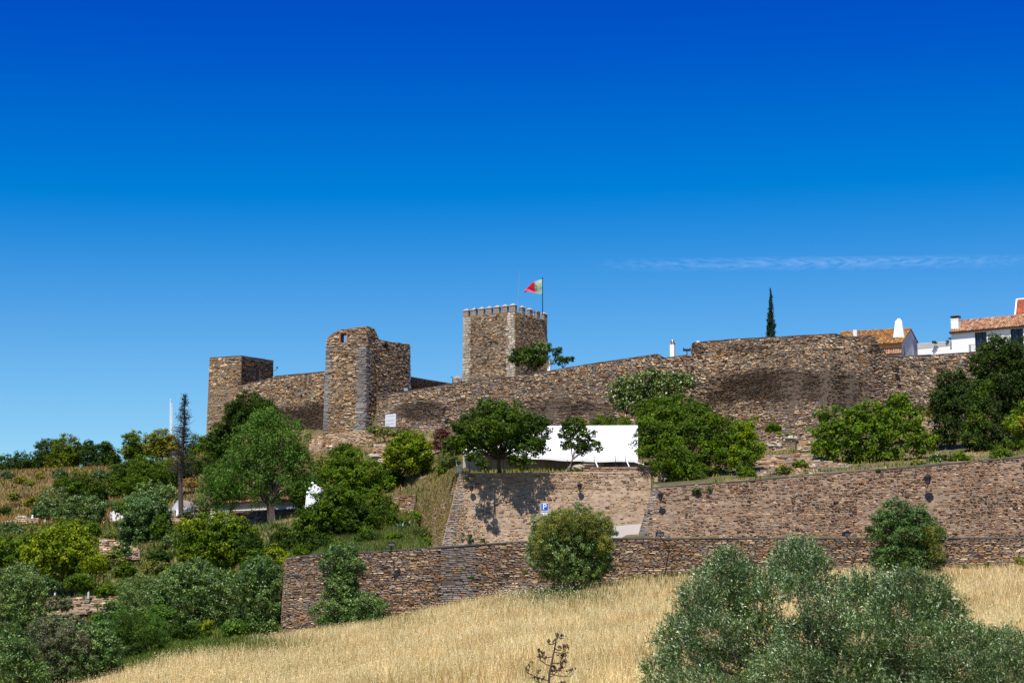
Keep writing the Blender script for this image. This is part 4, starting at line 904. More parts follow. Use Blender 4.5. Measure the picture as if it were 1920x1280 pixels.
for x in (0, .85, 1.7): m.fbox(fw, x + .06, x + .74, -.02, .02, .0, .22)
m.build('window', MAT['dkwood'], h)
for px in (1113, 1172): m = MB(); m.tube([P(px, 857, 113), P(px + 13, 887, 110.5)], .045, 6); m.build('guy_pole', MAT['white'], h)
m = MB(); m.tube([P(1190, 866, 113.4), P(1215, 873, 112)], .04, 5); m.build('guy_pole', MAT['white'], h)
m = MB(); b_ = P(860, 886, 108.5)
for dx, dz, d2 in ((-.2, 1.0, .1), (.25, .75, -.05), (.0, .55, .2)): m.tube([b_ - Z3(.2) + np.array([dx * .2, 0, 0]), b_ + np.array([dx, d2, dz])], .045, 5)
tag(m.build('white_stakes', MAT['white']), 'cluster of white stakes on the left corner of the terrace wall', 'stakes')
# rope fence on the terrace wall
h = root('post_fence', P(1040, 886, 108.2), 'thin dark posts and rope along the top of the terrace wall', 'fence'); tops = []
for px in (880, 912, 944, 980, 1013, 1040, 1064, 1093, 1115, 1154, 1173, 1204):
    yb = 886 if px < 1094 else 876; a, b = P(px, yb + 4, 108.25), P(px, yb - 24 + (2 if px > 1100 else 0), 108.25); m = MB(); m.tube([a, b], .022, 5); m.build('post', MAT['iron'], h); tops.append(b)
m = MB()
for f_ in (.1, .9): m.tube([p - Z3(f_) - Z3(0) for p in tops], .008, 4)
m.build('rope', MAT['iron'], h)

# ------------------------------------------------------------------ lamps and signs
def lantern(px, py, D, s, label):
    """wall lantern: bracket arm out of the wall, glass body and pointed cap; (px,py) is the cap's tip"""
    c = P(px, py, D); h = root('wall_lantern', c, label, 'lamp', 'black lanterns on the stone walls'); k = s
    m = MB(); m.tube([c, c - Z3(.10 * k)], [.02 * k, .04 * k], 8); m.tube([c - Z3(.10 * k), c - Z3(.26 * k)], [.05 * k, .27 * k], 8); m.tube([c - Z3(.26 * k), c - Z3(.29 * k)], [.28 * k, .27 * k], 8); m.build('cap', MAT['iron'], h)
    m = MB(); m.tube([c - Z3(.29 * k), c - Z3(.62 * k)], [.20 * k, .12 * k], 6); m.build('glass', MAT['lampglass'], h)
    m = MB()
    for j in range(6):
        a = j * math.pi / 3; m.tube([c + np.array([math.cos(a) * .20 * k, math.sin(a) * .20 * k, -.29 * k]), c + np.array([math.cos(a) * .12 * k, math.sin(a) * .12 * k, -.62 * k])], .016 * k, 4)
    m.tube([c - Z3(.62 * k), c - Z3(.68 * k)], [.14 * k, .10 * k], 8); m.build('frame', MAT['iron'], h)
    m = MB(); m.tube([c - Z3(.68 * k), c - Z3(.80 * k), c + np.array([0, .25 * k, -.88 * k]), c + np.array([0, .78, -.80 * k])], .028 * k, 5); m.build('bracket', MAT['iron'], h)
lantern(884, 906, 107.2, .85, 'black wall lantern near the left corner of the sandy terrace wall')
lantern(1087, 903, 107.2, .85, 'black wall lantern beside the tree shadow right of the parking sign')
lantern(1238, 920, 99.1, .95, 'black wall lantern at the left end of the brown ramp wall')
lantern(1739, 886, 97.7, 1.15, 'black wall lantern high on the right part of the brown ramp wall')
lantern(1682, 686, 139.6, .95, 'black lantern on the castle wall below the white gabled house')
lantern(833, 762, 148.6, .8, 'small black lantern on the castle wall behind the terrace trees')
def flood(px, py, D, wall_px, wall_py, label, tilt=0., mid=None):
    c = P(px, py, D); h = root('floodlight', c, label, 'floodlight', 'floodlights on bent arms over the lower wall'); fr = (c, np.array([math.cos(tilt), math.sin(tilt), 0]), np.array([math.sin(tilt), -math.cos(tilt), 0]))
    m = MB(); m.fbox(fr, -.24, .24, -.16, .10, -.12, .14, top=(-.24, .24, -.10, .14)); m.build('housing', MAT['iron'], h)
    m = MB(); m.fbox(fr, -.19, .19, .11, .125, -.09, .10); m.build('glass', MAT['lampglass'], h)
    m = MB(); pts = [c - Z3(.12)] + ([mid] if mid is not None else []) + [P(wall_px, wall_py, D + 1.05)]; m.tube(pts, .032, 6); m.build('arm', MAT['iron'], h)
flood(734, 1020, 92.15, 738, 1052, 'black square floodlight on a bent arm, left part of the lower wall', .1, P(733, 1046, 92.4))
flood(1237, 1001, 87.9, 1247, 1072, 'black floodlight whose long kinked arm drops to the grass, middle of the lower wall', .15, P(1255, 1030, 88.3))
flood(1587, 1001, 87.3, 1604, 1030, 'black round-backed floodlight left of the dark olive by the lower wall', .5)
c = P(1288, 658, 150); h = root('floodlight', c, 'small black floodlight on a short post in the gap of the castle wall top', 'floodlight'); m = MB(); m.tube([c - Z3(.7), c], .05, 5); m.build('post', MAT['iron'], h)
m = MB(); m.fbox((c, np.array([1., 0, 0]), np.array([0, -1., 0])), -.4, .4, -.15, .15, 0, .22); m.fbox((c, np.array([1., 0, 0]), np.array([0, -1., 0])), -.4, -.3, -.15, .15, .22, .34); m.fbox((c, np.array([1., 0, 0]), np.array([0, -1., 0])), .3, .4, -.15, .15, .22, .34); m.build('housing', MAT['iron'], h)
c = P(994, 701, 151.5); m = MB(); m.fbox((c, np.array([1., 0, 0]), np.array([0, -1., 0])), -.2, .2, -.15, .15, -.1, .22); tag(m.build('floodlight', MAT['iron']), 'small dark floodlight box at the foot of the shrub beside the keep', 'floodlight')
c = P(761, 731, 150.6); m = MB(); m.fbox((c, np.array([1., 0, 0]), np.array([0, -1., 0])), -.2, .2, -.15, .15, -.1, .2); tag(m.build('floodlight', MAT['steel']), 'small grey floodlight box at the right foot of the ruined tower', 'floodlight')
c = P(514.5, 694, 166); m = MB(); m.tube([c, c + np.array([.25, -.1, .0]), c + np.array([.3, -.1, .3])], .04, 5); m.blob(c + np.array([.33, -.1, .32]), .12, 6, 4, 0); tag(m.build('wall_spotlight', MAT['iron']), 'tiny spotlight bracket on the right edge of the leftmost tower', 'spotlight')
def text(s_, size, pos, mat, name, parent, fr):
    cu = bpy.data.curves.new(name, 'FONT'); cu.body = s_; cu.size = size; cu.extrude = .004; cu.align_x = 'CENTER'; cu.align_y = 'CENTER'; cu.offset = size * .012
    o = bpy.data.objects.new(name, cu); COL.objects.link(o); bpy.context.view_layer.update(); me = bpy.data.meshes.new_from_object(o.evaluated_get(bpy.context.evaluated_depsgraph_get())); bpy.data.objects.remove(o)
    ob = link(name, me, parent, None); me.materials.clear(); me.materials.append(mat); M = Matrix.Identity(4)
    for k in range(3): M[k][0] = fr[1][k]; M[k][1] = (0, 0, 1)[k]; M[k][2] = fr[2][k]; M[k][3] = float(pos[k] - ORIGIN[parent.name][k])
    ob.matrix_local = M; return ob
# parking sign
c = P(1021, 950, 98); fr = (c, np.array([1., 0, 0]), np.array([0, -1., 0])); h = root('parking_sign', c - Z3(2.2), 'blue parking sign with a white P above a small white plate, behind the round olive', 'sign')
m = MB(); m.tube([c - Z3(3.1) + np.array([0, .05, 0]), c + Z3(.27) + np.array([0, .05, 0])], .035, 8); m.build('pole', MAT['steel'], h)
sz = 14 * M1(98) / 2; m = MB(); m.fbox(fr, -sz, sz, -.01, .01, -sz, sz); m.build('sign_panel', MAT['signwhite'], h); m = MB(); m.fbox(fr, -sz + .02, sz - .02, .01, .014, -sz + .02, sz - .02); m.build('blue_face', MAT['signblue'], h)
text('P', sz * 2.15, c + np.array([0, -.02, 0]), MAT['signwhite'], 'letter', h, fr)
m = MB(); m.fbox(fr, -sz * .6, sz * .6, -.01, .01, -sz - .12, -sz - .04); m.build('small_plate', MAT['signwhite'], h); m = MB(); m.fbox(fr, -sz, sz * .9, -.01, .01, -sz - .45, -sz - .15); m.build('lower_plate', MAT['signwhite'], h)
m = MB(); m.fbox(fr, -sz * .5, sz * .5, .011, .014, -sz - .10, -sz - .06); m.fbox(fr, -sz * .8, sz * .2, .011, .014, -sz - .40, -sz - .36); m.fbox(fr, -sz * .8, -sz * .5, .011, .014, -sz - .33, -sz - .2); m.build('print', MAT['dkwood'], h)
# information board
c = P(732, 803, 147.6); b2 = P(741.5, 804, 146.9); fr = frame(P(722.3, 801, 147.6), b2); Wb = np.linalg.norm((b2 - P(722.3, 801, 147.6))[:2]); Hb = 24 * M1(147)
h = root('information_board', c, 'white information board with faint grey text below the castle wall', 'sign'); m = MB(); m.fbox(fr, 0, Wb, -.04, 0, 0, Hb); m.build('panel', MAT['signwhite'], h)
m = MB(); m.fbox(fr, .06, Wb - .06, .0, .006, Hb * .02, Hb * .98)
MAT['pale'] = plain('board_print_ground', (.62, .64, .70), .5, var=.02); m.build('print_ground', MAT['pale'], h); m = MB(); m.fbox(fr, .12, .19, .006, .012, Hb * .84, Hb * .93)
for j, zf in enumerate((.86, .82, .55, .51, .47, .28, .24, .20)): m.fbox(fr, .12 + (.12 if zf > .8 else 0), Wb - .12 - .05 * (j % 3), .006, .012, Hb * zf, Hb * zf + .018)
m.build('print', MAT['print_grey'], h)
for x in (.1, Wb - .15): m = MB(); m.fbox(fr, x, x + .06, -.1, -.041, -1.2, Hb * .9); m.build('leg', MAT['steel'], h)
# twin white poles
for px, yt, yb, lb in ((319.5, 748, 815, 'left of the two white poles on the ridge, the taller one'), (322.6, 757, 815, 'right of the two white poles on the ridge, the shorter one')):
    m = MB(); m.tube([P(px, yb, 172), P(px, yt + 2, 172)], [.085, .06], 8); m.blob(P(px, yt + 1.4, 172), .10, 6, 4, 0); tag(m.build('white_pole', MAT['white']), lb, 'pole', 'pair of white poles')

# ------------------------------------------------------------------ cemetery and small white buildings on the slope
def gfoot(px, py, D):
    p = P(px, py, D); p[2] = ground_z(p[0], p[1]); return p
c = P(218, 972, 139); fr = (c, np.array([1., 0, 0]), np.array([0, -1., 0])); h = root('white_tomb', c - Z3(.3), 'whitewashed tomb with a broken pediment and an arch beside the dark olive', 'tomb')
u_ = M1(139); m = MB(); m.fbox(fr, -13 * u_, 12 * u_, -1.2, 0, -.6, 3 * u_); m.fbox(fr, -8 * u_, -3 * u_, -1, -.01, 3 * u_, 16 * u_); m.fbox(fr, -13 * u_, -9 * u_, -1, -.02, 3 * u_, 12 * u_, top=(-12 * u_, -9 * u_, -1, -.02)); m.build('body', MAT['white'], h)
m = MB(); m.tube([c + np.array([math.cos(a) * 4.2 * u_ + 3 * u_, -.1, math.sin(a) * 7 * u_ + 3 * u_]) for a in np.linspace(0, math.pi, 9)], .07, 6); m.fbox(fr, 8 * u_, 13 * u_, -.8, -.02, 3 * u_, 12 * u_, top=(9 * u_, 12 * u_, -.8, -.02)); m.build('arch', MAT['white'], h)
c = gfoot(59, 981, 139); h = root('white_obelisk', c, 'small white pointed monument on the left slope', 'monument'); m = MB(); m.fbox((c, fr[1], fr[2]), -.26, .26, -.5, 0, -.4, .2); m.build('base', MAT['white'], h); m = MB(); m.fbox((c, fr[1], fr[2]), -.16, .16, -.4, -.1, .2, .72, top=(-.06, .06, -.3, -.2)); m.blob(c + np.array([0, .25, .75]), .1, 6, 4, 0); m.build('spire', MAT['white'], h)
c = gfoot(84, 978, 139); m = MB(); m.fbox((c, fr[1], fr[2]), -.06, .06, -.1, 0, -.3, .35); m.fbox((c, fr[1], fr[2]), -.12, .12, -.09, -.01, .18, .26); tag(m.build('grave_cross', MAT['white']), 'tiny white cross right of the white obelisk', 'cross')
# small hut with rusty roof
c = P(322, 957, 137); D = 137; u_ = M1(D); fr = frame(c, P(345, 957, 136.2)); O, uu, nn = fr; h = root('small_hut', c, 'little white hut with a rusty lichen roof behind the dead cypress', 'hut')
dv = P(373, 957, 139.5) - P(345, 957, 136.2); dv[2] = 0
a0, a1, pk_ = O + Z3(7 * u_), P(345, 957, 136.2) + Z3(3 * u_), (O + P(345, 957, 136.2)) / 2 + Z3(22 * u_)
m = MB(); b0 = [O - Z3(.8), P(345, 957, 136.2) - Z3(.8), P(345, 957, 136.2) + Z3(6 * u_), pk_ - Z3(.1), O + Z3(6 * u_)]; m.add(b0 + [q + dv for q in b0], [(0, 1, 2, 3, 4), (9, 8, 7, 6, 5), (0, 4, 9, 5), (1, 6, 7, 2), (0, 5, 6, 1)]); m.build('wall', MAT['white_worn'], h)
MAT['rust'] = stone_mat('rusty_sheet_roof', [(2, (.46, .40, .33)), (1, (.5, .3, .14)), (1.5, (.38, .35, .32))])
for lo_, nm in ((P(345, 957, 136.2) + uu * .25 + Z3(5 * u_), 'roof'), (O - uu * .25 + Z3(5 * u_), 'rear_roof')):
    for k in range(5):
        f0, f1 = k / 5 + .01, (k + 1) / 5 - .01; A0 = lo_ + dv * f0 * 1.05; A1 = lo_ + dv * f1 * 1.05; B0 = pk_ + dv * f0 * 1.05; B1 = pk_ + dv * f1 * 1.05; d = Z3(-.05)
        m = MB(); m.prism8([A0 + d, A1 + d, B1 + d, B0 + d, A0, A1, B1, B0]); m.build('roof_sheet', MAT['rust'], h)
c = P(312, 966, 135.5); fr = frame(c, P(368, 963, 135)); h = root('tomb_row', c, 'low white and brown tomb slabs in front of the little hut', 'tombs'); u_ = M1(135)
for x0, x1, z, mt in ((0, 7, 11, 'white_worn'), (9, 18, 10, 'wood'), (18.2, 33, 11, 'white'), (34, 41, 14, 'white'), (42, 50, 16, 'white_worn')):
    m = MB(); m.fbox(fr, x0 * u_, x1 * u_, -.9, 0, -.6, z * u_, top=(x0 * u_ + .04, x1 * u_ - .04, -.85, -.05)); m.build('slab', MAT[mt], h)
# long white building below the pepper tree
A = P(395, 958, 131.5); B = P(556, 950, 131); fr = frame(A, B); O, uu, nn = fr; Lb = np.linalg.norm((B - A)[:2]); u_ = M1(131)
h = root('long_white_building', A, 'long low white building with a tiled roof half hidden under the pepper tree', 'building'); q = MB()
q.prism8([O - Z3(3), B - Z3(3), B - nn * 4 - Z3(3), O - nn * 4 - Z3(3), O + Z3(13 * u_), B + Z3(13 * u_), B - nn * 4 + Z3(13 * u_), O - nn * 4 + Z3(13 * u_)]); q.build('wall', MAT['white'], h)
e0, e1, g0, g1 = O + nn * .3 + Z3(13.2 * u_), B + nn * .3 + Z3(13.2 * u_), O - nn * 3 + Z3(24 * u_), B - nn * 3 + Z3(24 * u_)
slab(e0, e1, g1, g0, .1, 'roof', MAT['tile'], h); tiles(e0, e1, g0 + Z3(.02), g1 + Z3(.02), 36, 'roof_tiles', MAT['tile'], h, row=.45)
q = MB(); 
for k in range(30): x = Lb * (k + .5) / 30; q.fbox((O + Z3(6 * u_), uu, nn), x - .05, x + .05, .004, .05, -.05, .04)
q.build('cornice_studs', MAT['white'], h)
# scrolled white gable ornament
c = P(590, 935, 124); u_ = M1(124); h = root('chapel_gable', c - Z3(1), 'white scrolled chapel gable with finials showing between the trees', 'chapel'); fr = frame(P(574, 930, 124.5), P(606, 925, 123.7)); O, uu, nn = fr
prof = [(-3, -30), (0, 2), (4, 4), (8, 12), (12, 12), (14, 20), (17, 22), (20, 17), (25, 17), (27, 13), (34, 12), (34, -30)]
m = MB(); v0 = [O + uu * a * u_ + Z3(b * u_) for a, b in prof]; k = len(v0); m.add(v0 + [v - nn * .4 for v in v0], [tuple(range(k))] + [tuple(k + i for i in range(k))[::-1]] + [(i, i + k, (i + 1) % k + k, (i + 1) % k) for i in range(k)]); m.build('gable', MAT['white'], h)
m = MB()
for a, b, r_ in ((4, 7, 2.6), (9, 14, 2.4), (15.5, 24, 2.6), (21, 19, 2.2), (29, 15, 2.4)): m.blob(O + uu * a * u_ + nn * .05 + Z3(b * u_), (r_ * u_, r_ * u_ * .7, r_ * u_), 8, 5, .1)
m.build('scroll', MAT['white'], h)
m = MB(); m.tube([O + uu * 31 * u_ + Z3(13 * u_), O + uu * 36 * u_ + Z3(15 * u_)], .04, 5); m.build('spout', MAT['white'], h)
MAT['white_stone'] = MAT['white_worn']
for px, py, D, lb, hh in ((103, 1120, 106, 'short white stone post on the low terrace wall at left', 14), (166, 1112, 106, 'very small white peg right of the short white post', 6)):
    c = P(px, py, D); m = MB(); m.tube([c - Z3(.4), c + Z3(hh * M1(D))], [.08, .07], 7); tag(m.build('stone_post', MAT['white_worn']), lb, 'post')
c = P(1583, 1112, 82); m = MB(); m.fbox((c, np.array([1., 0, 0]), np.array([0, -1., 0])), -.09, .09, -.14, 0, -.6, 40 * M1(82), top=(-.06, .03, -.12, -.02)); tag(m.build('wooden_post', MAT['wood']), 'weathered pointed wooden post in the dry grass behind the near olive', 'post')

# ------------------------------------------------------------------ low terrace walls on the slope
def low_wall(st, name, cat, label, mat, core_mat, seed, h=(.12, .2), thick=.8, singles=60, cap=None):
    f = Face(st); b = root(name, f.B[len(f.B) // 2], label, cat); core(f, thick, 'wall_core', core_mat, b); d = stones(f, h, (.25, .7), (.02, .12), seed=seed, tiltamp=.14, rag=.08, follow=.4)
    masonry(b, d, mat, singles, seed); return f
low_wall([(88, 1128, 106.5, 1152, 105.5), (150, 1118, 106.5, 1152, 105.5), (222, 1114, 106.5, 1150, 105.5)], 'terrace_wall', 'wall', 'short grey dry-stone wall low on the left slope, above the pale olives', MAT['stone_castle'], MAT['mortar_tan'], 101)
low_wall([(186, 1008, 122, 1052, 121), (215, 1012, 122, 1050, 121), (262, 1030, 122, 1048, 121)], 'rubble_wall', 'wall', 'patch of brown rubble wall between the bright tree and the dark olive', MAT['stone_tower'], MAT['mortar_tan'], 102)
low_wall([(-40, 985, 139, 1003, 138), (30, 973, 139, 1000, 138), (72, 970, 139, 990, 138)], 'rubble_wall', 'wall', 'pale tumbled stone wall under the white obelisk', MAT['stone_castle'], MAT['mortar_tan'], 103)
low_wall([(300, 968, 134.8, 985, 134), (380, 964, 134.5, 985, 134)], 'terrace_wall', 'wall', 'brown retaining wall under the tomb slabs', MAT['stone_tower'], MAT['mortar_tan'], 104)
low_wall([(430, 957, 130.8, 1045, 122), (500, 955, 130.6, 1040, 122), (565, 953, 130.3, 1030, 122)], 'retaining_wall', 'wall', 'tall dark shaded wall beneath the long white building', MAT['stone_mid'], MAT['mortar_dark'], 105)
low_wall([(560, 975, 126, 1025, 123), (612, 965, 126, 1020, 123)], 'rubble_wall', 'wall', 'rubble slope wall left of the dense green tree in the middle', MAT['stone_tower'], MAT['mortar_tan'], 106)
low_wall([(738, 929, 124.5, 952, 124.2), (779, 927, 124.3, 952, 124)], 'block_wall', 'wall', 'low square block wall below the round yellow-green tree', MAT['stone_mid'], MAT['mortar_tan'], 107)
low_wall([(718, 950, 123, 972, 121.5), (776, 947, 123, 972, 121.5)], 'rubble_wall', 'wall', 'brown rubble wall just under the low block wall', MAT['stone_tower'], MAT['mortar_dark'], 108)
low_wall([(1385, 866, 111, 908, 102.5), (1440, 852, 112, 903, 102), (1520, 850, 112, 896, 101.8), (1600, 872, 108, 890, 102)], 'rubble_bank', 'wall', 'sloping rubble bank above the brown wall between two big green trees', MAT['stone_castle'], MAT['mortar_tan'], 109)
low_wall([(1494, 826, 124, 846, 123.5), (1520, 826, 124, 846, 123.5)], 'block_wall', 'wall', 'small square stone block at the left edge of the wide green tree', MAT['stone_castle'], MAT['mortar_tan'], 110)
low_wall([(700, 832, 140, 880, 138), (730, 830, 140, 880, 138), (775, 845, 139, 872, 138)], 'rubble_bank', 'wall', 'loose rubble bank right of the plinth of the ruined tower', MAT['stone_tower'], MAT['mortar_tan'], 111)
low_wall([(1700, 790, 127, 835, 124), (1740, 790, 127, 835, 124), (1790, 800, 126, 840, 123)], 'rubble_bank', 'wall', 'broken pale rubble between the wide green tree and the dark conifers', MAT['stone_castle'], MAT['mortar_tan'], 112)
# scattered rocks
def rocks(spots, group):
    for px, py, D, s, lb in spots:
        c = gfoot(px, py, D) if D < 0 else P(px, py, D); m = MB(); m.blob(c, (s * random.uniform(1, 1.6), s, s * .6), 9, 6, .28); tag(m.build('rock', MAT['rock']), lb, 'rock', group)
rocks([(700, 856, 138, .45, 'pale boulder above the dark bush below the ruined tower'), (712, 866, 137, .3, 'smaller pale stone just right of the pale boulder'), (722, 872, 136, .4, 'flat pale rock left of the round yellow-green tree'), (600, 895, 137, .35, 'pale rock in dry grass below the plinth'),
       (40, 972, 141, .45, 'large flat pale rock on the left slope'), (1482, 822, 124, .5, 'grey rock left of the small square stone block'), (1448, 833, 124, .4, 'brown rock beside the tiny shrubs under the castle wall'), (1460, 836, 124, .35, 'squat rock beside the brown rock under the castle wall'), (1750, 828, 124, .6, 'pale rock at the right tip of the wide green tree'), (795, 898, 128, .5, 'flat pale rock behind the round yellow-green tree')], 'pale rocks on the hillside')
o = MB(); o.blob(P(1105, 872, 114), (1.1, .6, .35), 10, 6, .2); o.blob(P(1085, 876, 113.8), (.6, .5, .3), 9, 6, .2); tag(o.build('rock_pile', MAT['rock']), 'tan rock pile under the right half of the white marquee', 'rocks')
#@@PART3
# ------------------------------------------------------------------ foliage
def rnd_dirs(r, n):
    v = r.normal(size=(n, 3)); return v / np.linalg.norm(v, axis=1)[:, None]
def leaf_geo(r, C, Nn, size, aspect=.6, down=0., fold=True, axis=None):
    """rhombus leaves at C with normals Nn"""
    n = len(C); a = rnd_dirs(r, n) if axis is None else axis + rnd_dirs(r, n) * .35; a[:, 2] -= down
    a = a - Nn * (a * Nn).sum(1)[:, None]; a /= np.linalg.norm(a, axis=1)[:, None] + 1e-9; b = np.cross(Nn, a)
    L = (size * r.uniform(.6, 1.35, n))[:, None]; Wd = L * aspect
    V = np.stack([C - a * L * .5, C + b * Wd * .5 + a * L * .05, C + a * L * .5, C - b * Wd * .5 + a * L * .05], 1)
    return V.reshape(-1, 3)
def tri_leaves(V):
    q = V.reshape(-1, 4, 3); b = (q[:, 1] - q[:, 3]) * .56; return np.stack([q[:, 0] + b, q[:, 2], q[:, 0] - b], 1).reshape(-1, 3)
def leaves_mesh(name, V, mat, parent, tri=False):
    if tri:
        off = ORIGIN[parent.name]; V = tri_leaves(V); n = len(V) // 3; me = np_mesh(name, V - off, [np.arange(n)[:, None] * 3 + np.arange(3)[None]]); return link(name, me, parent, mat)
    off = ORIGIN[parent.name]; n = len(V) // 4; i = np.arange(n)[:, None] * 4
    me = np_mesh(name, V - off, [np.concatenate([i, i + 1, i + 2, i + 3], 1)]); return link(name, me, parent, mat)
TOTAL = [0]
def crown_pts(r, lobes, D, dens, lsize, clump=.42, flat=.8, under=.45, fill=.25, droop=0.):
    Cs = []; Ns = []; cents = []
    for lb in lobes:
        cx, cy, rx, ry = lb[:4]; gk = (1.24 if cx < 760 else 1.16) if rx > 7 else 1.; rx *= gk; ry *= gk; dd = lb[4] if len(lb) > 4 else 0; DD = D + dd; c = P(cx, cy, DD); u = M1(DD); R3 = np.array([rx * u, (rx * .5 + ry * .5) * u * .9, ry * u]); cents.append((c, R3))
        area = math.pi * R3[0] * R3[2]; nl = int(area / (lsize ** 2 * .42) * dens * 4.4); cr = min(clump, R3.min() * .55); ncl = max(8, int(area / cr ** 2 * 1.7))
        d = rnd_dirs(r, ncl); keep = (d[:, 2] > -.35) | (r.random(ncl) < under); d = d[keep]; ncl = len(d)
        bump = 1 + .16 * np.sin(d[:, 0] * 5 + r.random() * 6) * np.cos(d[:, 2] * 4 + r.random() * 6)
        rad = (r.uniform(.62, 1.0, ncl) ** .8 * bump - cr * .25 / R3.mean()).clip(.2, 1.25)
        cc = c + d * rad[:, None] * R3; k = r.integers(0, ncl, int(nl * (1 - fill))); s = cr * r.uniform(.65, 1.25, ncl)
        off = rnd_dirs(r, len(k)) * (r.random(len(k)) ** .6)[:, None] * .92; off[:, 2] *= flat
        if droop: off[:, 2] = off[:, 2] * (1 + droop) - droop * .5 * r.random(len(k))
        p = cc[k] + off * s[k][:, None]
        nn = off * .7 + d[k] * .5 + np.array([-.05, -.15, .35]) + rnd_dirs(r, len(k)) * .75
        Cs.append(p); Ns.append(nn)
        m = int(nl * fill); q = rnd_dirs(r, m) * (r.random(m) ** .4 * .78)[:, None]; Cs.append(c + q * R3); Ns.append(q + rnd_dirs(r, m) * .8)
    C = np.concatenate(Cs); Nn = np.concatenate(Ns); Nn /= np.linalg.norm(Nn, axis=1)[:, None]; return C, Nn, cents
def branches(m, base, cents, r0, k=6, sub=2, rr=None):
    """trunk from base up to a fork, limbs to the lobes"""
    rr = rr or random; cs = [c for c, R in cents]; top = np.mean(cs, axis=0); fork = base + (top - base) * .42 + np.array([rr.uniform(-.1, .1), 0, 0]) * np.linalg.norm(top - base)
    mid = (base + fork) / 2 + np.array([rr.uniform(-.08, .08), rr.uniform(-.05, .05), 0]) * np.linalg.norm(fork - base)
    m.tube([base - Z3(.3), base, mid, fork], [r0 * 1.35, r0 * 1.05, r0 * .85, r0 * .7], k)
    for c, R in cents:
        e = c + (c - fork) * .15; mm = (fork + e) / 2 + np.array([rr.uniform(-.1, .1), rr.uniform(-.1, .1), .08]) * np.linalg.norm(e - fork); m.tube([fork, mm, c], [r0 * .5, r0 * .28, r0 * .08], 5)
        for _ in range(sub):
            t_ = c + np.array([rr.uniform(-.75, .75), rr.uniform(-.75, .75), rr.uniform(-.3, .8)]) * R; m.tube([mm, (mm + t_) / 2 + Z3(.05), t_], [r0 * .28, r0 * .16, r0 * .04], 4)
G1 = 'trees along the left ridge'
def tree(name, cat, label, D, lobes, leaf, ls=.15, dens=1., trunk=None, seed=None, group=None, mix2=None, bark='bark', aspect=.6, droop=0., clump=.46, flat=.75, under=.4, fill=.22, sub=2, stem=True, part='crown'):
    """trunk = (px, py_base or None, radius[, D])"""
    if group == G1: lobes = lobes + [(l[0] + 3, l[1] + l[3] * .55, l[2] * .95, l[3] * .7) for l in lobes]
    seed = seed or (len(label) * 31 + int(lobes[0][0])); r = np.random.default_rng(seed); rr = random.Random(seed)
    if trunk is None: trunk = (np.mean([l[0] for l in lobes]), None, .09)
    lowest = max(l[1] + l[3] for l in lobes); tD = trunk[3] if len(trunk) > 3 else D
    base = P(trunk[0], trunk[1] or lowest, tD)
    if trunk[1] is None:
        gz = ground_z(base[0], base[1]); base[2] = min(base[2], max(gz, base[2] - 3.5)) if gz < base[2] else base[2]
    h = root(name, base, label, cat, group)
    C, Nn, cents = crown_pts(r, lobes, D, dens, ls, clump, flat, under, fill, droop)
    V = leaf_geo(r, C, Nn, ls * 1.1, aspect, down=.9 if droop else 0.)
    if mix2:
        k = rnoise(C[:, 0] * 1.2, C[:, 2] * 1.6 + C[:, 1], seed, .9) + r.normal(size=len(C)) * .35 > mix2[1]
        V4 = V.reshape(-1, 4, 3); 
        if k.any(): leaves_mesh('tinted_leaves', V4[k].reshape(-1, 3), LM[mix2[0]], h, True)
        V = V4[~k].reshape(-1, 3)
    leaves_mesh(part, V, LM[leaf], h, True); TOTAL[0] += len(C)
    if stem:
        m = MB(); branches(m, base, cents, trunk[2], sub=sub, rr=rr); m.build('trunk', MAT[bark], h)
    return h
T, SH = 'tree', 'shrub'
tree('broadleaf_tree', T, 'low dark blue-green tree at the far left end of the ridge', 186, [(12, 872, 26, 18), (45, 866, 26, 17), (70, 876, 14, 14)], 'dark', .2, .8, group=G1)
tree('citrus_tree', T, 'dark round tree with a narrow top, second from the left on the ridge', 180, [(88, 850, 22, 26), (82, 866, 16, 18)], 'dark', .18, mix2=('gold', .75), group=G1)
tree('citrus_tree', T, 'round yellow-green tree between two darker ones on the left ridge', 178, [(125, 843, 27, 26), (118, 862, 30, 20)], 'green', .18, mix2=('gold', .25), group=G1)
tree('broadleaf_tree', T, 'dark green tree with wispy twigs above its top, middle of the ridge trees', 176, [(183, 856, 32, 24), (165, 838, 14, 12), (198, 838, 12, 10), (210, 862, 14, 18)], 'dark', .2, mix2=('gold', 1.2), group=G1)
tree('citrus_tree', T, 'round dark tree with yellow tips standing left of the twin white poles', 174, [(250, 836, 24, 25), (256, 850, 20, 14)], 'green', .18, mix2=('gold', .5), group=G1)
tree('loquat_tree', T, 'golden yellow-leaved tree at the foot of the twin white poles', 172, [(303, 826, 24, 22), (290, 842, 20, 16), (318, 840, 20, 18)], 'gold', .18, mix2=('green', .4), group=G1)
tree('broadleaf_tree', T, 'dark tree just right of the dead cypress on the ridge', 168, [(378, 838, 22, 22), (362, 848, 14, 14)], 'green', .18, mix2=('gold', .9), group=G1)
tree('fig_tree', T, 'dark blue-green tree hard against the foot of the leftmost tower', 160, [(412, 812, 20, 20), (420, 840, 26, 24), (398, 832, 14, 16)], 'dark', .2, mix2=('pepper', .6), group=G1)
tree('pine_tree', T, 'dark dense dome-shaped tree in front of the leftmost tower', 150, [(470, 762, 40, 25), (445, 778, 24, 24), (500, 780, 26, 24), (470, 790, 40, 24), (440, 800, 18, 16)], 'dark', .15, 1.2, (470, 830, .2), under=.8)
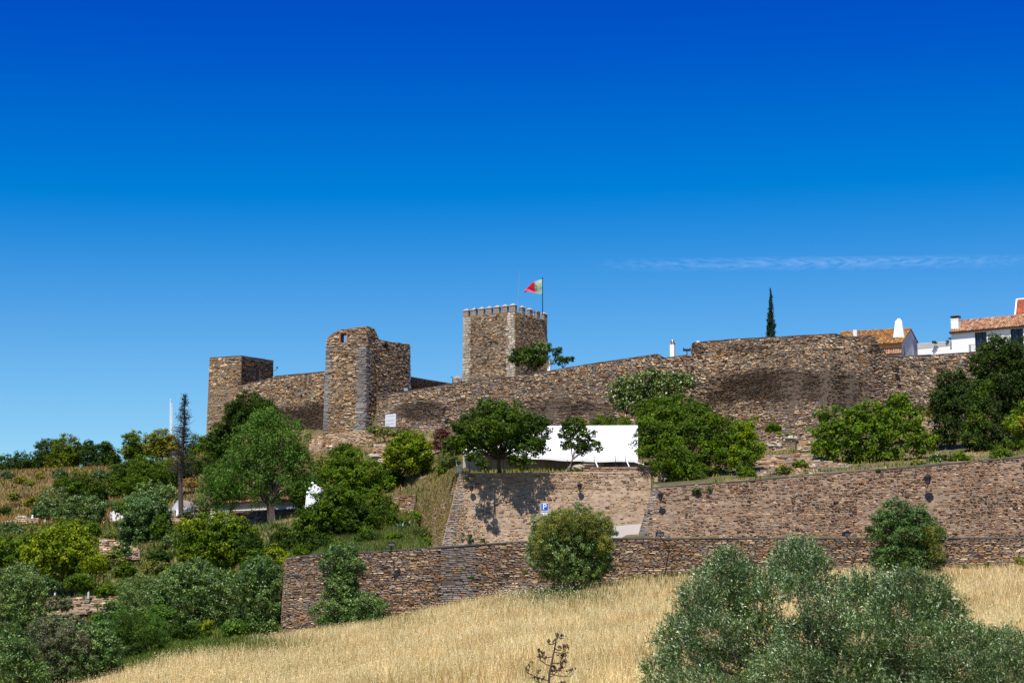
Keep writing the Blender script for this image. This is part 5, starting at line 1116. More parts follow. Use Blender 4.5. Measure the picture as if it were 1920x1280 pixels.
tree('pepper_tree', T, 'huge drooping bright green pepper tree above the long white building', 127, [(505, 800, 44, 32), (478, 826, 44, 34), (545, 826, 34, 36), (505, 850, 60, 36), (455, 862, 36, 34), (560, 870, 32, 32), (520, 895, 48, 34), (470, 905, 40, 36), (565, 908, 26, 30), (440, 890, 24, 30), (500, 780, 30, 18)], 'pepper', .22, .85, (520, 1010, .5), aspect=.32, droop=.8, clump=.6, sub=2, under=.9)
tree('pepper_tree', T, 'smaller drooping green tree left of the big pepper tree', 128, [(412, 905, 34, 28), (395, 925, 24, 28), (425, 930, 32, 28), (405, 890, 24, 16)], 'pepper', .2, .85, (410, 985, .2), aspect=.32, droop=.8, clump=.5, under=.9)
tree('shrub', SH, 'broad dense dark green shrub left of the dead cypress', 150, [(262, 885, 44, 28), (236, 905, 36, 32), (300, 885, 34, 26), (270, 912, 46, 26), (315, 905, 20, 22)], 'green', .16, 1.1, under=.8, mix2=('dark', .1), part='foliage')
tree('shrub', SH, 'dark rounded shrub below the left ridge trees', 145, [(160, 915, 32, 22), (140, 925, 26, 20), (178, 925, 20, 18)], 'dark', .16, 1.1, under=.8, mix2=('green', .3), part='foliage')
tree('olive_tree', T, 'grey-green olive on the dry left slope beside the obelisk', 142, [(100, 935, 24, 22), (88, 955, 22, 20), (118, 955, 26, 24)], 'olive', .13, .9, mix2=('olive_pale', .6), aspect=.4, clump=.32)
tree('shrub', SH, 'brownish green rounded shrub left of the white tomb', 138, [(158, 955, 40, 26), (150, 985, 44, 30), (178, 985, 20, 32), (120, 968, 20, 18)], 'olive_dark', .14, 1.1, mix2=('olive_gold', .55), under=.8, part='foliage')
tree('olive_tree', T, 'silvery olive behind the little hut and white tomb', 144, [(290, 925, 34, 22), (315, 935, 22, 22), (265, 945, 30, 22), (240, 950, 22, 20)], 'olive', .14, .95, aspect=.42, clump=.34)
tree('olive_tree', T, 'big dark olive with a black underside left of the little hut', 128, [(272, 962, 42, 34), (254, 988, 25, 32), (295, 985, 26, 34), (268, 1005, 40, 26)], 'olive_dark', .14, 1.2, (268, 1040, .18), mix2=('olive', .6), under=.5)
tree('walnut_tree', T, 'brilliant yellow-green tree at left above the pale olives', 112, [(125, 1005, 36, 26), (88, 1025, 36, 28), (155, 1028, 32, 30), (115, 1045, 54, 30), (70, 1045, 28, 26), (165, 1060, 34, 20), (110, 1068, 40, 20), (190, 1058, 16, 20)], 'yellow', .2, 1., (120, 1100, .2), mix2=('green', .5), clump=.5, under=.5)
tree('broadleaf_tree', T, 'dark yellow-tinted green tree at the left frame edge', 114, [(10, 1030, 28, 26), (35, 1045, 30, 26), (8, 1060, 28, 24)], 'green', .18, mix2=('yellow', .7))
tree('olive_tree', T, 'grey olive at the left frame edge under the yellow-green tree', 96, [(30, 1085, 40, 28), (62, 1105, 28, 26), (15, 1125, 40, 34), (50, 1145, 36, 28), (20, 1165, 36, 22)], 'olive', .12, 1., mix2=('olive_pale', .9), aspect=.4, clump=.34, under=.7)
tree('olive_tree', T, 'rounded pale flowering olive in the lower left corner', 65, [(95, 1178, 34, 26), (120, 1200, 38, 34), (90, 1225, 44, 36), (140, 1245, 40, 32), (100, 1265, 46, 28)], 'olive_dark', .10, 1.1, mix2=('olive_pale', -.1), aspect=.42, clump=.28, under=.8)
tree('olive_tree', T, 'dark olive in the extreme lower left corner of the view', 63, [(20, 1215, 38, 34), (30, 1250, 44, 36), (65, 1270, 30, 24)], 'olive_dark', .10, 1.1, mix2=('olive', .5), aspect=.42, clump=.28, under=.8)
tree('olive_tree', T, 'dark olive right of the pale flowering olive, above the grass edge', 66, [(175, 1195, 38, 30), (165, 1232, 42, 36), (205, 1222, 28, 30), (185, 1255, 32, 26), (150, 1275, 34, 20)], 'olive_dark', .10, 1.2, mix2=('olive', .7), aspect=.42, clump=.28, under=.8)
tree('broom_shrub', SH, 'fine-leaved dark green broom bush at the left end of the grass', 76, [(240, 1175, 40, 30), (275, 1185, 40, 28), (240, 1210, 38, 28), (300, 1195, 28, 22), (215, 1190, 24, 26)], 'pepper', .09, 1.1, mix2=('dark', .0), aspect=.25, clump=.3, under=.8, part='foliage')
tree('walnut_tree', T, 'wide yellow-flecked green tree in front of the long white building', 116, [(405, 985, 44, 26), (370, 1005, 38, 28), (440, 1000, 36, 28), (400, 1025, 60, 30), (450, 1030, 32, 26), (370, 1035, 36, 22), (420, 1052, 44, 16)], 'green', .17, 1.1, (405, 1075, .18), mix2=('yellow', .35), under=.6)
tree('olive_tree', T, 'grey-green olive leaning at the left end of the lower wall', 98, [(490, 1068, 34, 26), (470, 1098, 36, 30), (510, 1098, 26, 34), (485, 1135, 46, 34), (505, 1165, 26, 24), (465, 1165, 32, 22)], 'olive_dark', .12, 1.1, mix2=('olive', .1), aspect=.38, clump=.32, under=.7)
tree('olive_tree', T, 'broad silvery olive in the middle of the lower left bushes', 96, [(365, 1078, 44, 26), (330, 1095, 44, 30), (400, 1098, 44, 34), (345, 1130, 52, 34), (405, 1138, 38, 34), (300, 1120, 26, 28), (375, 1165, 48, 20)], 'olive', .12, 1.1, mix2=('olive_dark', .3), aspect=.38, clump=.34, under=.7)
tree('broom_shrub', SH, 'fine grey-green bush left of the broad silvery olive', 98, [(255, 1105, 36, 26), (240, 1130, 28, 28), (275, 1135, 34, 30), (255, 1155, 40, 24)], 'pepper', .10, 1., mix2=('olive', -.3), aspect=.25, clump=.3, under=.8, part='foliage')
tree('shrub', SH, 'small bright bush at the foot of the broad silvery olive', 92, [(388, 1172, 13, 12), (384, 1182, 10, 10)], 'yellow', .10, part='foliage')
tree('shrub', SH, 'low dark bushes at the left foot of the lower wall', 95, [(455, 1180, 30, 16), (505, 1185, 24, 16)], 'dark', .11, mix2=('olive', .6), part='foliage')
tree('broadleaf_tree', T, 'dense dark green tree in the centre behind the low wall', 112, [(628, 935, 36, 24), (598, 966, 32, 24), (655, 955, 36, 30), (620, 975, 60, 34), (590, 1000, 36, 30), (655, 1000, 44, 28), (690, 985, 22, 24), (620, 1020, 50, 18)], 'dark', .16, 1.2, (635, 1050, .2), mix2=('green', .0), under=.6)
tree('broadleaf_tree', T, 'loose mid-green tree between the big pepper tree and the round yellow-green tree', 128, [(655, 868, 34, 22), (625, 885, 26, 24), (690, 890, 38, 26), (650, 900, 46, 28), (715, 915, 32, 28), (680, 930, 40, 26), (635, 925, 24, 22)], 'green', .17, .95, (680, 965, .16), mix2=('bright', .3), under=.5)
tree('shrub', SH, 'small dark bush right under the ruined tower plinth', 140, [(648, 842, 18, 12), (630, 850, 14, 11), (665, 852, 14, 10)], 'dark', .15, mix2=('green', .4), part='foliage')
tree('shrub', SH, 'sparse shrub beside the agaves behind the lower wall', 114, [(722, 980, 26, 20), (700, 965, 22, 16), (745, 985, 18, 16), (715, 1000, 26, 14)], 'green', .14, .9, mix2=('dark', .2), part='foliage')
tree('citrus_tree', T, 'round yellow-green tree on a clear trunk below the information board', 128, [(768, 832, 36, 26), (745, 852, 26, 26), (792, 852, 22, 28), (768, 868, 40, 22), (760, 846, 36, 28)], 'green', .15, 1.15, (768, 918, .13), mix2=('yellow', .15), under=.5, clump=.36)
tree('shrub', SH, 'red-brown leaved shrub left of the big terrace tree', 136, [(828, 820, 16, 16), (840, 838, 14, 14), (815, 836, 12, 12)], 'red', .13, .9, part='foliage')
tree('shrub', SH, 'straggly olive-brown shrub under the information board', 145, [(715, 808, 22, 8), (745, 812, 16, 7), (698, 806, 12, 7)], 'olive_gold', .14, .9, mix2=('olive_dark', .2), part='foliage')
tree('broadleaf_tree', T, 'large spreading dark green tree with a forked trunk in front of the marquee', 107.5, [(915, 775, 34, 24, 0), (880, 800, 34, 26), (975, 790, 44, 24), (935, 805, 56, 30, -1), (1000, 815, 32, 26), (880, 832, 36, 24), (985, 836, 36, 22, -1), (925, 838, 30, 18, 1), (850, 840, 20, 18, 1), (975, 862, 24, 16, -1.5), (940, 770, 40, 20), (905, 815, 40, 30, -1), (960, 812, 44, 34), (1012, 800, 22, 20), (865, 820, 22, 22), (890, 856, 18, 10, -2), (1010, 840, 18, 14), (905, 870, 13, 9, -2.5)], 'dark', .15, .95, (938, 890, .20, 108.4), mix2=('green', .25), under=.55, clump=.36, sub=3, fill=.12)
tree('broadleaf_tree', T, 'thin young tree with a crooked trunk in front of the white marquee', 109, [(1075, 797, 22, 15), (1060, 812, 16, 14), (1092, 815, 22, 14), (1075, 832, 26, 14), (1110, 832, 15, 9), (1095, 845, 14, 9), (1122, 842, 8, 6)], 'green', .13, 1.15, (1058, 888, .10, 108.6), mix2=('dark', .1), clump=.24, fill=.1, sub=3, bark='bark_grey')
tree('fig_tree', T, 'grey-green fig-like tree against the castle wall behind the marquee', 140, [(1215, 715, 40, 22), (1180, 728, 34, 26), (1255, 718, 40, 22), (1290, 716, 22, 14), (1190, 755, 34, 26), (1165, 745, 22, 24), (1235, 740, 44, 22)], 'fig', .2, .9, (1195, 800, .2), mix2=('dark', .4), clump=.5, under=.6)
tree('broadleaf_tree', T, 'largest bright green tree, right of the marquee with its foliage hanging over the wall', 108, [(1230, 770, 40, 26, 3), (1275, 765, 36, 24, 3), (1245, 800, 52, 34, 1), (1310, 790, 48, 34, 1), (1285, 830, 66, 40), (1350, 815, 40, 34), (1235, 840, 42, 34), (1265, 868, 46, 30, -1.5), (1340, 860, 44, 28, -1), (1380, 840, 30, 30), (1215, 810, 24, 28), (1300, 885, 34, 18, -2)], 'green', .155, 1.1, (1290, 910, .22, 108), mix2=('dark', .35), under=.5, fill=.2)
tree('broadleaf_tree', T, 'small lime-green tree at the right side of the largest green tree', 106, [(1395, 815, 26, 24), (1410, 842, 24, 26), (1390, 862, 28, 26), (1400, 800, 18, 14)], 'bright', .14, .95, (1398, 905, .09), mix2=('yellow', .5), clump=.34)
tree('fig_tree', T, 'wide light green fruit tree with loose leaves above the brown wall', 109, [(1640, 780, 44, 26), (1590, 788, 40, 28), (1690, 790, 40, 28), (1560, 815, 40, 30), (1620, 820, 60, 34), (1680, 825, 54, 32), (1730, 830, 28, 24), (1590, 850, 44, 22), (1650, 858, 50, 16), (1685, 755, 20, 18), (1545, 840, 26, 20), (1545, 775, 16, 16)], 'bright', .2, .8, (1645, 885, .16), mix2=('green', .3), clump=.42, under=.6, fill=.15)
tree('fig_tree', T, 'dark glossy fig shrub rising behind the wide light green tree', 134, [(1685, 752, 22, 18), (1668, 770, 18, 14), (1705, 772, 18, 14)], 'dark', .22, .9, mix2=('green', .3))
tree('conifer_tree', T, 'tall dark conifer mass at the right edge in front of the white house', 117, [(1870, 655, 34, 26), (1850, 680, 34, 30), (1905, 670, 36, 34), (1880, 715, 52, 36), (1915, 740, 44, 40), (1860, 750, 40, 34), (1910, 790, 44, 36), (1935, 700, 40, 50)], 'conifer', .15, 1.1, (1890, 860, .3), clump=.42, under=.55, flat=1.)
tree('conifer_tree', T, 'dark conifer with a rounded top, left of the tallest right-hand conifers', 116, [(1785, 720, 34, 26), (1770, 750, 28, 32), (1800, 755, 34, 34), (1785, 795, 36, 34), (1768, 820, 22, 20)], 'conifer', .15, 1.1, (1785, 860, .22), clump=.42, under=.6, flat=1.)
tree('conifer_tree', T, 'mid-green conifer in the notch between the other dark conifers', 111, [(1840, 745, 24, 34), (1838, 785, 34, 34), (1842, 820, 44, 30), (1860, 842, 36, 20)], 'conifer', .14, 1.1, (1842, 868, .2), mix2=('green', .3), clump=.4, under=.6, flat=1.)
tree('citrus_tree', T, 'yellow-green tree cut by the right frame edge below the conifers', 108, [(1905, 800, 24, 24), (1925, 780, 26, 26), (1915, 830, 24, 20)], 'bright', .15, 1., (1915, 862, .1), mix2=('gold', .3))
tree('broadleaf_tree', T, 'dark green tree growing at the front corner of the keep', 158, [(1010, 655, 24, 15), (985, 668, 26, 18), (965, 672, 16, 14), (1005, 675, 26, 16), (1022, 650, 13, 9)], 'dark', .2, .9, (985, 705, .16), mix2=('fig', .5), clump=.4)
tree('shrub', SH, 'small dark leafy shrub on the castle wall right of the keep', 152, [(1045, 662, 11, 10), (1048, 676, 15, 9), (1065, 675, 11, 6), (1072, 672, 7, 4)], 'dark', .2, .9, mix2=('green', .5), part='foliage')
tree('olive_tree', T, 'upright two-tiered olive against the left part of the lower wall', 89.5, [(640, 1042, 34, 24), (625, 1062, 26, 24), (660, 1065, 24, 28), (645, 1090, 26, 22), (648, 1112, 24, 20), (620, 1140, 30, 28), (665, 1135, 42, 32), (700, 1145, 26, 28), (650, 1170, 44, 28), (690, 1172, 36, 22), (618, 1170, 24, 22), (640, 1098, 34, 28), (675, 1160, 46, 30)], 'olive_dark', .11, 1.2, (650, 1195, .14), mix2=('olive', .15), aspect=.4, clump=.3, under=.55)
tree('olive_tree', T, 'big globe-shaped olive with a golden flowering top in front of the parking sign', 86.5, [(1075, 985, 52, 36), (1035, 1000, 40, 40), (1115, 1005, 36, 44), (1070, 1030, 74, 46), (1040, 1050, 46, 34), (1110, 1055, 42, 34), (1075, 1078, 52, 26)], 'olive', .10, 1.25, (1075, 1108, .16), mix2=('olive_dark', .1), aspect=.42, clump=.3, under=.45)
tree('olive_tree', T, 'dark rounded olive against the right part of the lower wall', 85, [(1680, 965, 38, 28), (1720, 975, 28, 30), (1660, 995, 34, 34), (1705, 1005, 56, 36), (1745, 1010, 28, 34), (1690, 1045, 56, 34), (1740, 1050, 30, 30), (1660, 1050, 30, 28), (1700, 1070, 50, 18)], 'olive_dark', .10, 1.3, (1700, 1098, .16), mix2=('olive', .7), aspect=.42, clump=.3, under=.5)
tree('broom_shrub', SH, 'dark fine-leaved bush above the left end of the golden grass', 90, [(330, 1195, 30, 18), (290, 1210, 34, 22), (365, 1192, 26, 14)], 'dark', .10, 1., mix2=('pepper', .2), aspect=.3, clump=.3, under=.8, part='foliage')
tree('shrub', SH, 'green bushy growth right of the rounded dark corner olives', 90, [(205, 1150, 26, 22), (190, 1172, 26, 18), (225, 1160, 20, 18)], 'olive_dark', .11, 1., mix2=('pepper', .2), clump=.3, under=.8, part='foliage')
tree('shrub', SH, 'round dark bush squeezed between two ridge trees and the dense shrub', 156, [(232, 880, 14, 12)], 'olive_dark', .13, part='foliage')
tree('shrub', SH, 'bushy green growth behind the dead cypress trunk', 146, [(330, 885, 22, 18), (360, 880, 20, 20), (392, 872, 20, 18)], 'dark', .15, mix2=('olive_gold', .6), part='foliage', under=.8)
tree('shrub', SH, 'dark green thicket under the left edge of the big pepper tree', 133, [(455, 930, 26, 20), (430, 918, 20, 16)], 'pepper', .16, aspect=.35, part='foliage', under=.8)
tree('broadleaf_tree', T, 'deep green tree filling the gap right of the dense central tree', 118, [(690, 955, 34, 28), (715, 950, 26, 24), (675, 990, 30, 26)], 'green', .16, 1., (690, 1010, .12), mix2=('dark', .0), under=.6)
for px, py, DD, rx, ry, lf, lb in [(20, 1000, 132, 26, 18, 'olive_dark', 'brownish bush below the tumbled stones, far left'), (60, 1015, 122, 24, 16, 'green', 'green bush wedged left of the brilliant tree'), (215, 1045, 112, 18, 14, 'olive_gold', 'yellowish shrub at the right foot of the brilliant tree'), (235, 1070, 110, 20, 14, 'green', 'low green shrub on the succulent bank, left one'), (290, 1062, 112, 20, 13, 'olive_gold', 'low brown-green shrub on the succulent bank, middle one'), (325, 1075, 108, 20, 14, 'green', 'low green shrub on the succulent bank, right one'), (300, 1042, 118, 22, 14, 'dark', 'dark shrub in the shade under the dark olive'), (230, 1030, 120, 16, 14, 'olive_dark', 'dark small bush at the right end of the brown rubble patch'), (480, 1050, 108, 26, 20, 'green', 'green bush between the yellow-flecked tree and the silver olive'), (515, 1040, 108, 22, 18, 'yellow', 'yellow-green bush above the left end of the lower wall'), (470, 1020, 114, 24, 20, 'dark', 'dark bush in the deep shade under the big pepper tree'), (530, 1010, 114, 24, 22, 'dark', 'dark bush left of the dense central tree in shadow'), (580, 905, 134, 26, 18, 'pepper', 'soft green bush right of the big pepper tree'), (605, 870, 140, 22, 14, 'olive_gold', 'yellow-brown bush on the slope under the plinth'), (670, 1030, 103, 26, 12, 'weed', 'weedy clump behind the lower wall, left'), (740, 1025, 102, 26, 12, 'green', 'green clump behind the lower wall near the floodlight'), (790, 1000, 110, 18, 12, 'weed', 'weedy clump at the foot of the overgrown bank'), (735, 985, 116, 18, 12, 'bright', 'bright succulent patch beside the agaves'), (770, 968, 120, 24, 9, 'bright', 'bright green succulents under the low block wall'), (740, 890, 130, 20, 14, 'green', 'green shrub left of the round tree trunk'), (800, 880, 130, 20, 14, 'olive_gold', 'dry yellow shrub right of the round tree trunk'), (835, 880, 124, 16, 12, 'green', 'green shrub at the head of the overgrown bank'), (430, 870, 150, 26, 16, 'dark', 'dark shrub filling below the fig tree'), (400, 850, 160, 18, 14, 'green', 'green shrub left of the fig tree foot'), (350, 862, 158, 20, 12, 'olive_gold', 'brown shrub behind the dead cypress on the ridge'), (200, 935, 150, 20, 16, 'olive_dark', 'olive-brown bush left of the dense shrub'), (60, 940, 146, 14, 10, 'gold', 'yellow-flowered clump on the dry slope'), (25, 930, 148, 12, 8, 'olive_gold', 'small dry bush on the dry slope at the frame edge'), (75, 960, 140, 16, 12, 'olive_dark', 'dark bush beside the white obelisk'), (150, 1090, 104, 26, 16, 'green', 'green shrub under the brilliant tree'), (90, 1095, 103, 22, 14, 'olive_dark', 'dark bush behind the white stone post'), (200, 1105, 103, 22, 13, 'green', 'green shrub on top of the grey dry-stone wall'), (270, 1090, 106, 22, 14, 'olive_gold', 'olive-brown shrub left of the broad silvery olive'), (1400, 885, 104, 16, 10, 'green', 'low green shrub on the rail of the brown wall'), (1470, 880, 104, 16, 9, 'olive_gold', 'dry shrub on the rubble bank above the brown wall'), (1500, 870, 106, 14, 8, 'green', 'small green shrub at the left foot of the fruit tree'), (1760, 860, 104, 20, 11, 'olive_dark', 'dark shrub at the right foot of the fruit tree'), (1800, 858, 103, 20, 11, 'green', 'green shrub at the foot of the rounded conifer'), (1720, 868, 103, 14, 8, 'olive_gold', 'dry tuft by the rail right of the fruit tree'), (1880, 850, 103, 22, 12, 'green', 'green shrub under the tallest conifers'), (1450, 800, 132, 14, 9, 'green', 'green tuft at the castle wall foot'), (1780, 775, 134, 18, 10, 'green', 'leafy green shrub on the broken rubble bank'), (1100, 800, 134, 24, 12, 'green', 'green bushes just left behind the thin young tree'), (110, 1130, 98, 24, 14, 'olive_pale', 'pale bush against the grey dry-stone wall'), (130, 1165, 86, 26, 16, 'olive_pale', 'pale flowering shrub below the grey dry-stone wall'), (250, 1225, 74, 30, 18, 'dark', 'dark shrub at the left rim of the golden grass'), (215, 1262, 68, 24, 18, 'dark', 'dark shrub at the bottom left rim of the golden grass')]:
    tree('shrub', SH, lb, DD, [(px, py, rx * .8, ry), (px - rx * .5, py + ry * .3, rx * .6, ry * .8), (px + rx * .5, py + ry * .25, rx * .65, ry * .8)], lf, .13 if DD > 80 else .09, 1., part='foliage', stem=False, under=.8, clump=.3, mix2=('olive_dark' if lf in ('olive_gold', 'olive_pale') else 'dark', .6))
for px, py, DD, rx, ry, lf, lb in [(640, 1030, 104, 28, 14, 'green', 'green bush behind the lower wall beside the upright olive, left'), (690, 1012, 107, 28, 16, 'dark', 'dark green bush behind the lower wall, between two upright clumps'), (745, 1012, 104, 26, 12, 'green', 'leafy bush behind the lower wall right of the floodlight'), (795, 1016, 104.5, 16, 9, 'bright', 'bright bush at the right end of the green bank'), (600, 1020, 108, 26, 20, 'dark', 'dark bush at the left edge of the dense central tree'), (715, 955, 120, 26, 18, 'green', 'green bush under the low rubble wall'), (680, 905, 130, 30, 20, 'green', 'leafy crown left of the round yellow-green tree'), (560, 925, 126, 14, 22, 'dark', 'dark ivy-like column beside the pepper tree trunk'), (300, 985, 124, 16, 20, 'green', 'green shrub right of the big dark olive'), (350, 965, 132, 14, 10, 'olive_pale', 'pale weeds under the tomb slabs'), (225, 950, 136, 14, 10, 'green', 'green clump above the white tomb'), (120, 905, 150, 18, 12, 'green', 'small green bush on the upper dry slope'), (40, 900, 152, 12, 8, 'gold', 'yellow bush on the upper dry slope'), (10, 960, 144, 14, 10, 'dark', 'dark bush on the dry slope by the frame edge'), (170, 990, 128, 18, 14, 'green', 'green bush behind the brilliant tree'), (255, 905, 148, 20, 16, 'green', 'bright patch on the dense shrub left'), (330, 1100, 103, 24, 16, 'dark', 'dark bush behind the silvery olive, left'), (430, 1085, 103, 24, 16, 'dark', 'dark bush between silvery olive and leaning olive'), (300, 1150, 92, 26, 18, 'pepper', 'green broom between the two grey bushes'), (440, 1175, 90, 24, 14, 'pepper', 'green broom at the foot of the leaning olive'), (345, 1180, 88, 30, 14, 'dark', 'dark low bush at the foot of the broad silvery olive')]:
    tree('shrub', SH, lb, DD, [(px, py, rx * .8, ry), (px - rx * .5, py + ry * .3, rx * .6, ry * .8), (px + rx * .5, py + ry * .25, rx * .65, ry * .8)], lf, .13, 1., part='foliage', stem=False, under=.8, clump=.3, mix2=('green' if lf == 'dark' else 'dark', .6))
# golden flowering shoots on the big round olive (same tree, its own part)
hb = [o for o in COL.objects if o.get('label', '').startswith('big globe-shaped')][0]; r = np.random.default_rng(5)
C, Nn, _ = crown_pts(r, [(1075, 972, 50, 22, -.3), (1040, 990, 34, 26, -.4), (1118, 985, 34, 26, -.4), (1135, 1020, 16, 26, -.5), (1010, 1020, 14, 24, -.4)], 86, .55, .07, .26); leaves_mesh('flowering_shoots', leaf_geo(r, C, Nn, .07, .5), LM['olive_gold'], hb, True)
hb = [o for o in COL.objects if o.get('label', '').startswith('dark rounded olive')][0]
C, Nn, _ = crown_pts(r, [(1748, 1000, 20, 22, -.4), (1755, 1035, 16, 20, -.4), (1712, 1072, 30, 10, -.9)], 84.6, .45, .07, .26); leaves_mesh('flowering_shoots', leaf_geo(r, C, Nn, .07, .5), LM['olive_gold'], hb, True)

# cypresses
def cypress(px, pyt, pyb, wpx, D, leaf, label, name='cypress_tree', dens=1.):
    n = 9; lobes = [(px + random.uniform(-.6, .6), pyb - (pyb - pyt) * (i + .5) / n, max(1.4, wpx / 2 * (1.05 - ((i + .3) / n) ** 1.5)), (pyb - pyt) / n * .85) for i in range(n)]
    return tree(name, T, label, D, lobes, leaf, .14, dens, (px, pyb + 6, .12), clump=.22, under=1., aspect=.5, sub=0, flat=1.4)
cypress(1445, 541, 640, 17, 156, 'cypress', 'slender dark cypress standing alone against the sky behind the castle wall', dens=1.6)
cypress(563, 925, 958, 12, 129.5, 'cypress', 'small dark cypress left of the white chapel gable')
cypress(577, 935, 965, 10, 128.5, 'cypress', 'very small dark cypress right under the white chapel gable')
# dead cypress with bare trunk
h = root('dead_cypress', P(340, 968, 133), 'half-dead blackish cypress with a long bare trunk, tallest on the left slope', 'tree'); m = MB(); r = random.Random(3)
tb, tt = P(340, 968, 133), P(347, 737, 133); m.tube([tb, P(338, 900, 133), P(342, 850, 133), P(346, 790, 133), tt], [.26, .22, .17, .09, .02], 7); C = []
for i in range(360):
    f = r.uniform(.0, 1) ** .9; y = 740 + f * 150; w = (4 + 24 * min(1, f * 1.7)) * (1 if f < .75 else 1.25) * r.uniform(.35, 1.1); a = r.uniform(0, 6.28); u = M1(133); p0 = P(346 - 6 * f, y, 133); p1 = p0 + np.array([math.cos(a) * w * u, math.sin(a) * w * u, r.uniform(-.1, .45) * w * u])
    m.tube([p0, (p0 + p1) / 2 + Z3(-.05), p1], [.03, .02, .006], 3, cap=False)
    for _ in range(11): C.append(p0 + (p1 - p0) * r.uniform(.3, 1.08) + np.array([r.gauss(0, .10), r.gauss(0, .10), r.gauss(0, .12)]))
m.build('trunk', MAT['bark'], h); C = np.array(C); r2 = np.random.default_rng(3); leaves_mesh('crown', leaf_geo(r2, C, rnd_dirs(r2, len(C)), .13, .45), LM['dead'], h)

# small plants
def tuft(px, py, D, s, leaf, label, cat='plant', name='small_plant', group=None, hh=1.):
    return tree(name, cat, label, D, [(px, py, s, s * .7 * hh), (px + s * .5, py + s * .25 * hh, s * .7, s * .5 * hh)], leaf, .12, .8, part='foliage', stem=False, clump=.25, group=group)
for q in ((880, 1012, 107, 18, 'dark', 'low dark green bush on the road edge in front of the sandy wall'), (905, 1014, 106.8, 8, 'green', 'little green sprig at the right end of the low dark roadside bush'),
          (1306, 920, 99.7, 9, 'olive_dark', 'hanging brown-green tuft at the top of the brown wall under the largest tree'), (1330, 915, 99.7, 6, 'olive_dark', 'smaller hanging tuft just right of the hanging brown-green tuft'),
          (1645, 882, 99.1, 5, 'dark', 'small dark tuft hanging from the rail of the brown wall'), (1482, 818, 124, 9, 'green', 'small bush left of the square stone block'), (1460, 812, 125, 6, 'yellow', 'tiny yellowish bush under the castle wall'),
          (1416, 783, 134, 6, 'yellow', 'tiny yellow plant on the castle wall foot beside the lime-green tree'), (1740, 770, 130, 16, 'olive_gold', 'straggling yellow-green shrub between the fruit tree and the conifers'), (1722, 765, 130, 12, 'weed', 'pale weed clump above the broken rubble bank'),
          (985, 1072, 88.3, 5, 'green', 'small caper plant growing out of the lower wall left of the globe olive'), (886, 1082, 89.6, 5, 'green', 'tiny plant rooted in the grey repaired panel'), (870, 1068, 89.9, 3, 'green', 'minute sprig on the repaired panel, upper left'),
          (1808, 1062, 86.2, 6, 'green', 'small green plant at the foot of the lower wall near the right edge'), (1850, 1058, 86.2, 5, 'green', 'tiny green plant right of the small plant by the lower wall'), (1915, 1050, 85.5, 12, 'olive_gold', 'yellow-green weed clump cut by the right frame edge'),
          (893, 580, 199, 3, 'weed', 'tiny moss tuft high on the left face of the keep'), (906, 612, 200, 3, 'weed', 'lower moss tuft on the left face of the keep'), (912, 592, 200, 2.4, 'weed', 'smallest moss tuft near the top of the keep'),
          (55, 905, 150, 10, 'olive_gold', 'small grey-yellow bush at the far left of the dry slope'), (112, 888, 160, 14, 'olive_dark', 'low grey bush under the round ridge trees'), (150, 888, 158, 15, 'olive_gold', 'low brownish bush under the middle ridge tree'), (185, 890, 157, 14, 'olive_dark', 'grey-brown bush right of the low brownish bush'),
          (210, 888, 156, 10, 'olive_pale', 'pale brown bush nearest the broad dense shrub'), (12, 890, 158, 12, 'olive_dark', 'dark low bush on the far left ridge'), (75, 892, 156, 8, 'gold', 'yellow flowering clump on the dry ridge'), (1752, 641.5, 162.2, 5, 'dark', 'potted plant on top of the white garden wall'), (1776, 639.5, 161.8, 3.5, 'olive_gold', 'second, smaller potted plant beside the house on the garden wall'), (1781, 634, 161.8, 3, 'dead', 'thin twiggy potted plant against the white house'),
          (1110, 870, 114, 9, 'bright', 'light green weeds beside the tan rock pile'), (1160, 862, 118, 10, 'yellow', 'yellow-green plants under the right end of the marquee'), (1183, 866, 116, 9, 'yellow', 'yellow-green bush between the guy poles and the largest tree'), (1130, 792, 132, 22, 'green', 'green bushes behind the marquee roof, left clump'), (1165, 796, 130, 20, 'green', 'green bushes behind the marquee roof, right clump'),
          (840, 862, 124, 22, 'weed', 'weedy clump at the head of the overgrown bank'), (355, 905, 140, 14, 'dry', 'dry brown bush behind the bare trunk'), (400, 880, 150, 14, 'weed', 'grassy clump under the ridge trees right of the dead cypress'), (378, 950, 134, 18, 'olive_pale', 'pale bush right of the little hut'),
          (330, 1010, 122, 22, 'olive', 'grey bush between the dark olive and the yellow-flecked tree'), (345, 988, 128, 18, 'olive_gold', 'olive-brown bush under the tomb slabs'), (205, 1005, 124, 12, 'olive_gold', 'small brownish bush on top of the brown rubble patch'), (60, 1000, 130, 18, 'olive_gold', 'brown-green bush under the tumbled stones at left'), (110, 995, 128, 12, 'olive_dark', 'dark small bush right of the tumbled stones'),
          (705, 870, 137, 10, 'weed', 'weeds among the pale boulders under the ruined tower'), (870, 895, 107.4, 5, 'weed', 'tuft at the left top corner of the sandy wall'), (570, 1035, 108, 22, 'green', 'green undergrowth left of the dense central tree'), (540, 1055, 104, 20, 'yellow', 'yellow-green undergrowth beside the left end of the lower wall'), (585, 1010, 113, 20, 'green', 'green bush left of the dense central tree'),
          (175, 1055, 108, 20, 'yellow', 'yellow-green bush right of the brilliant tree'), (430, 930, 134, 12, 'pepper', 'drooping foliage at the left end of the long white building')):
    tuft(q[0], q[1], q[2], q[3], q[4], q[5])
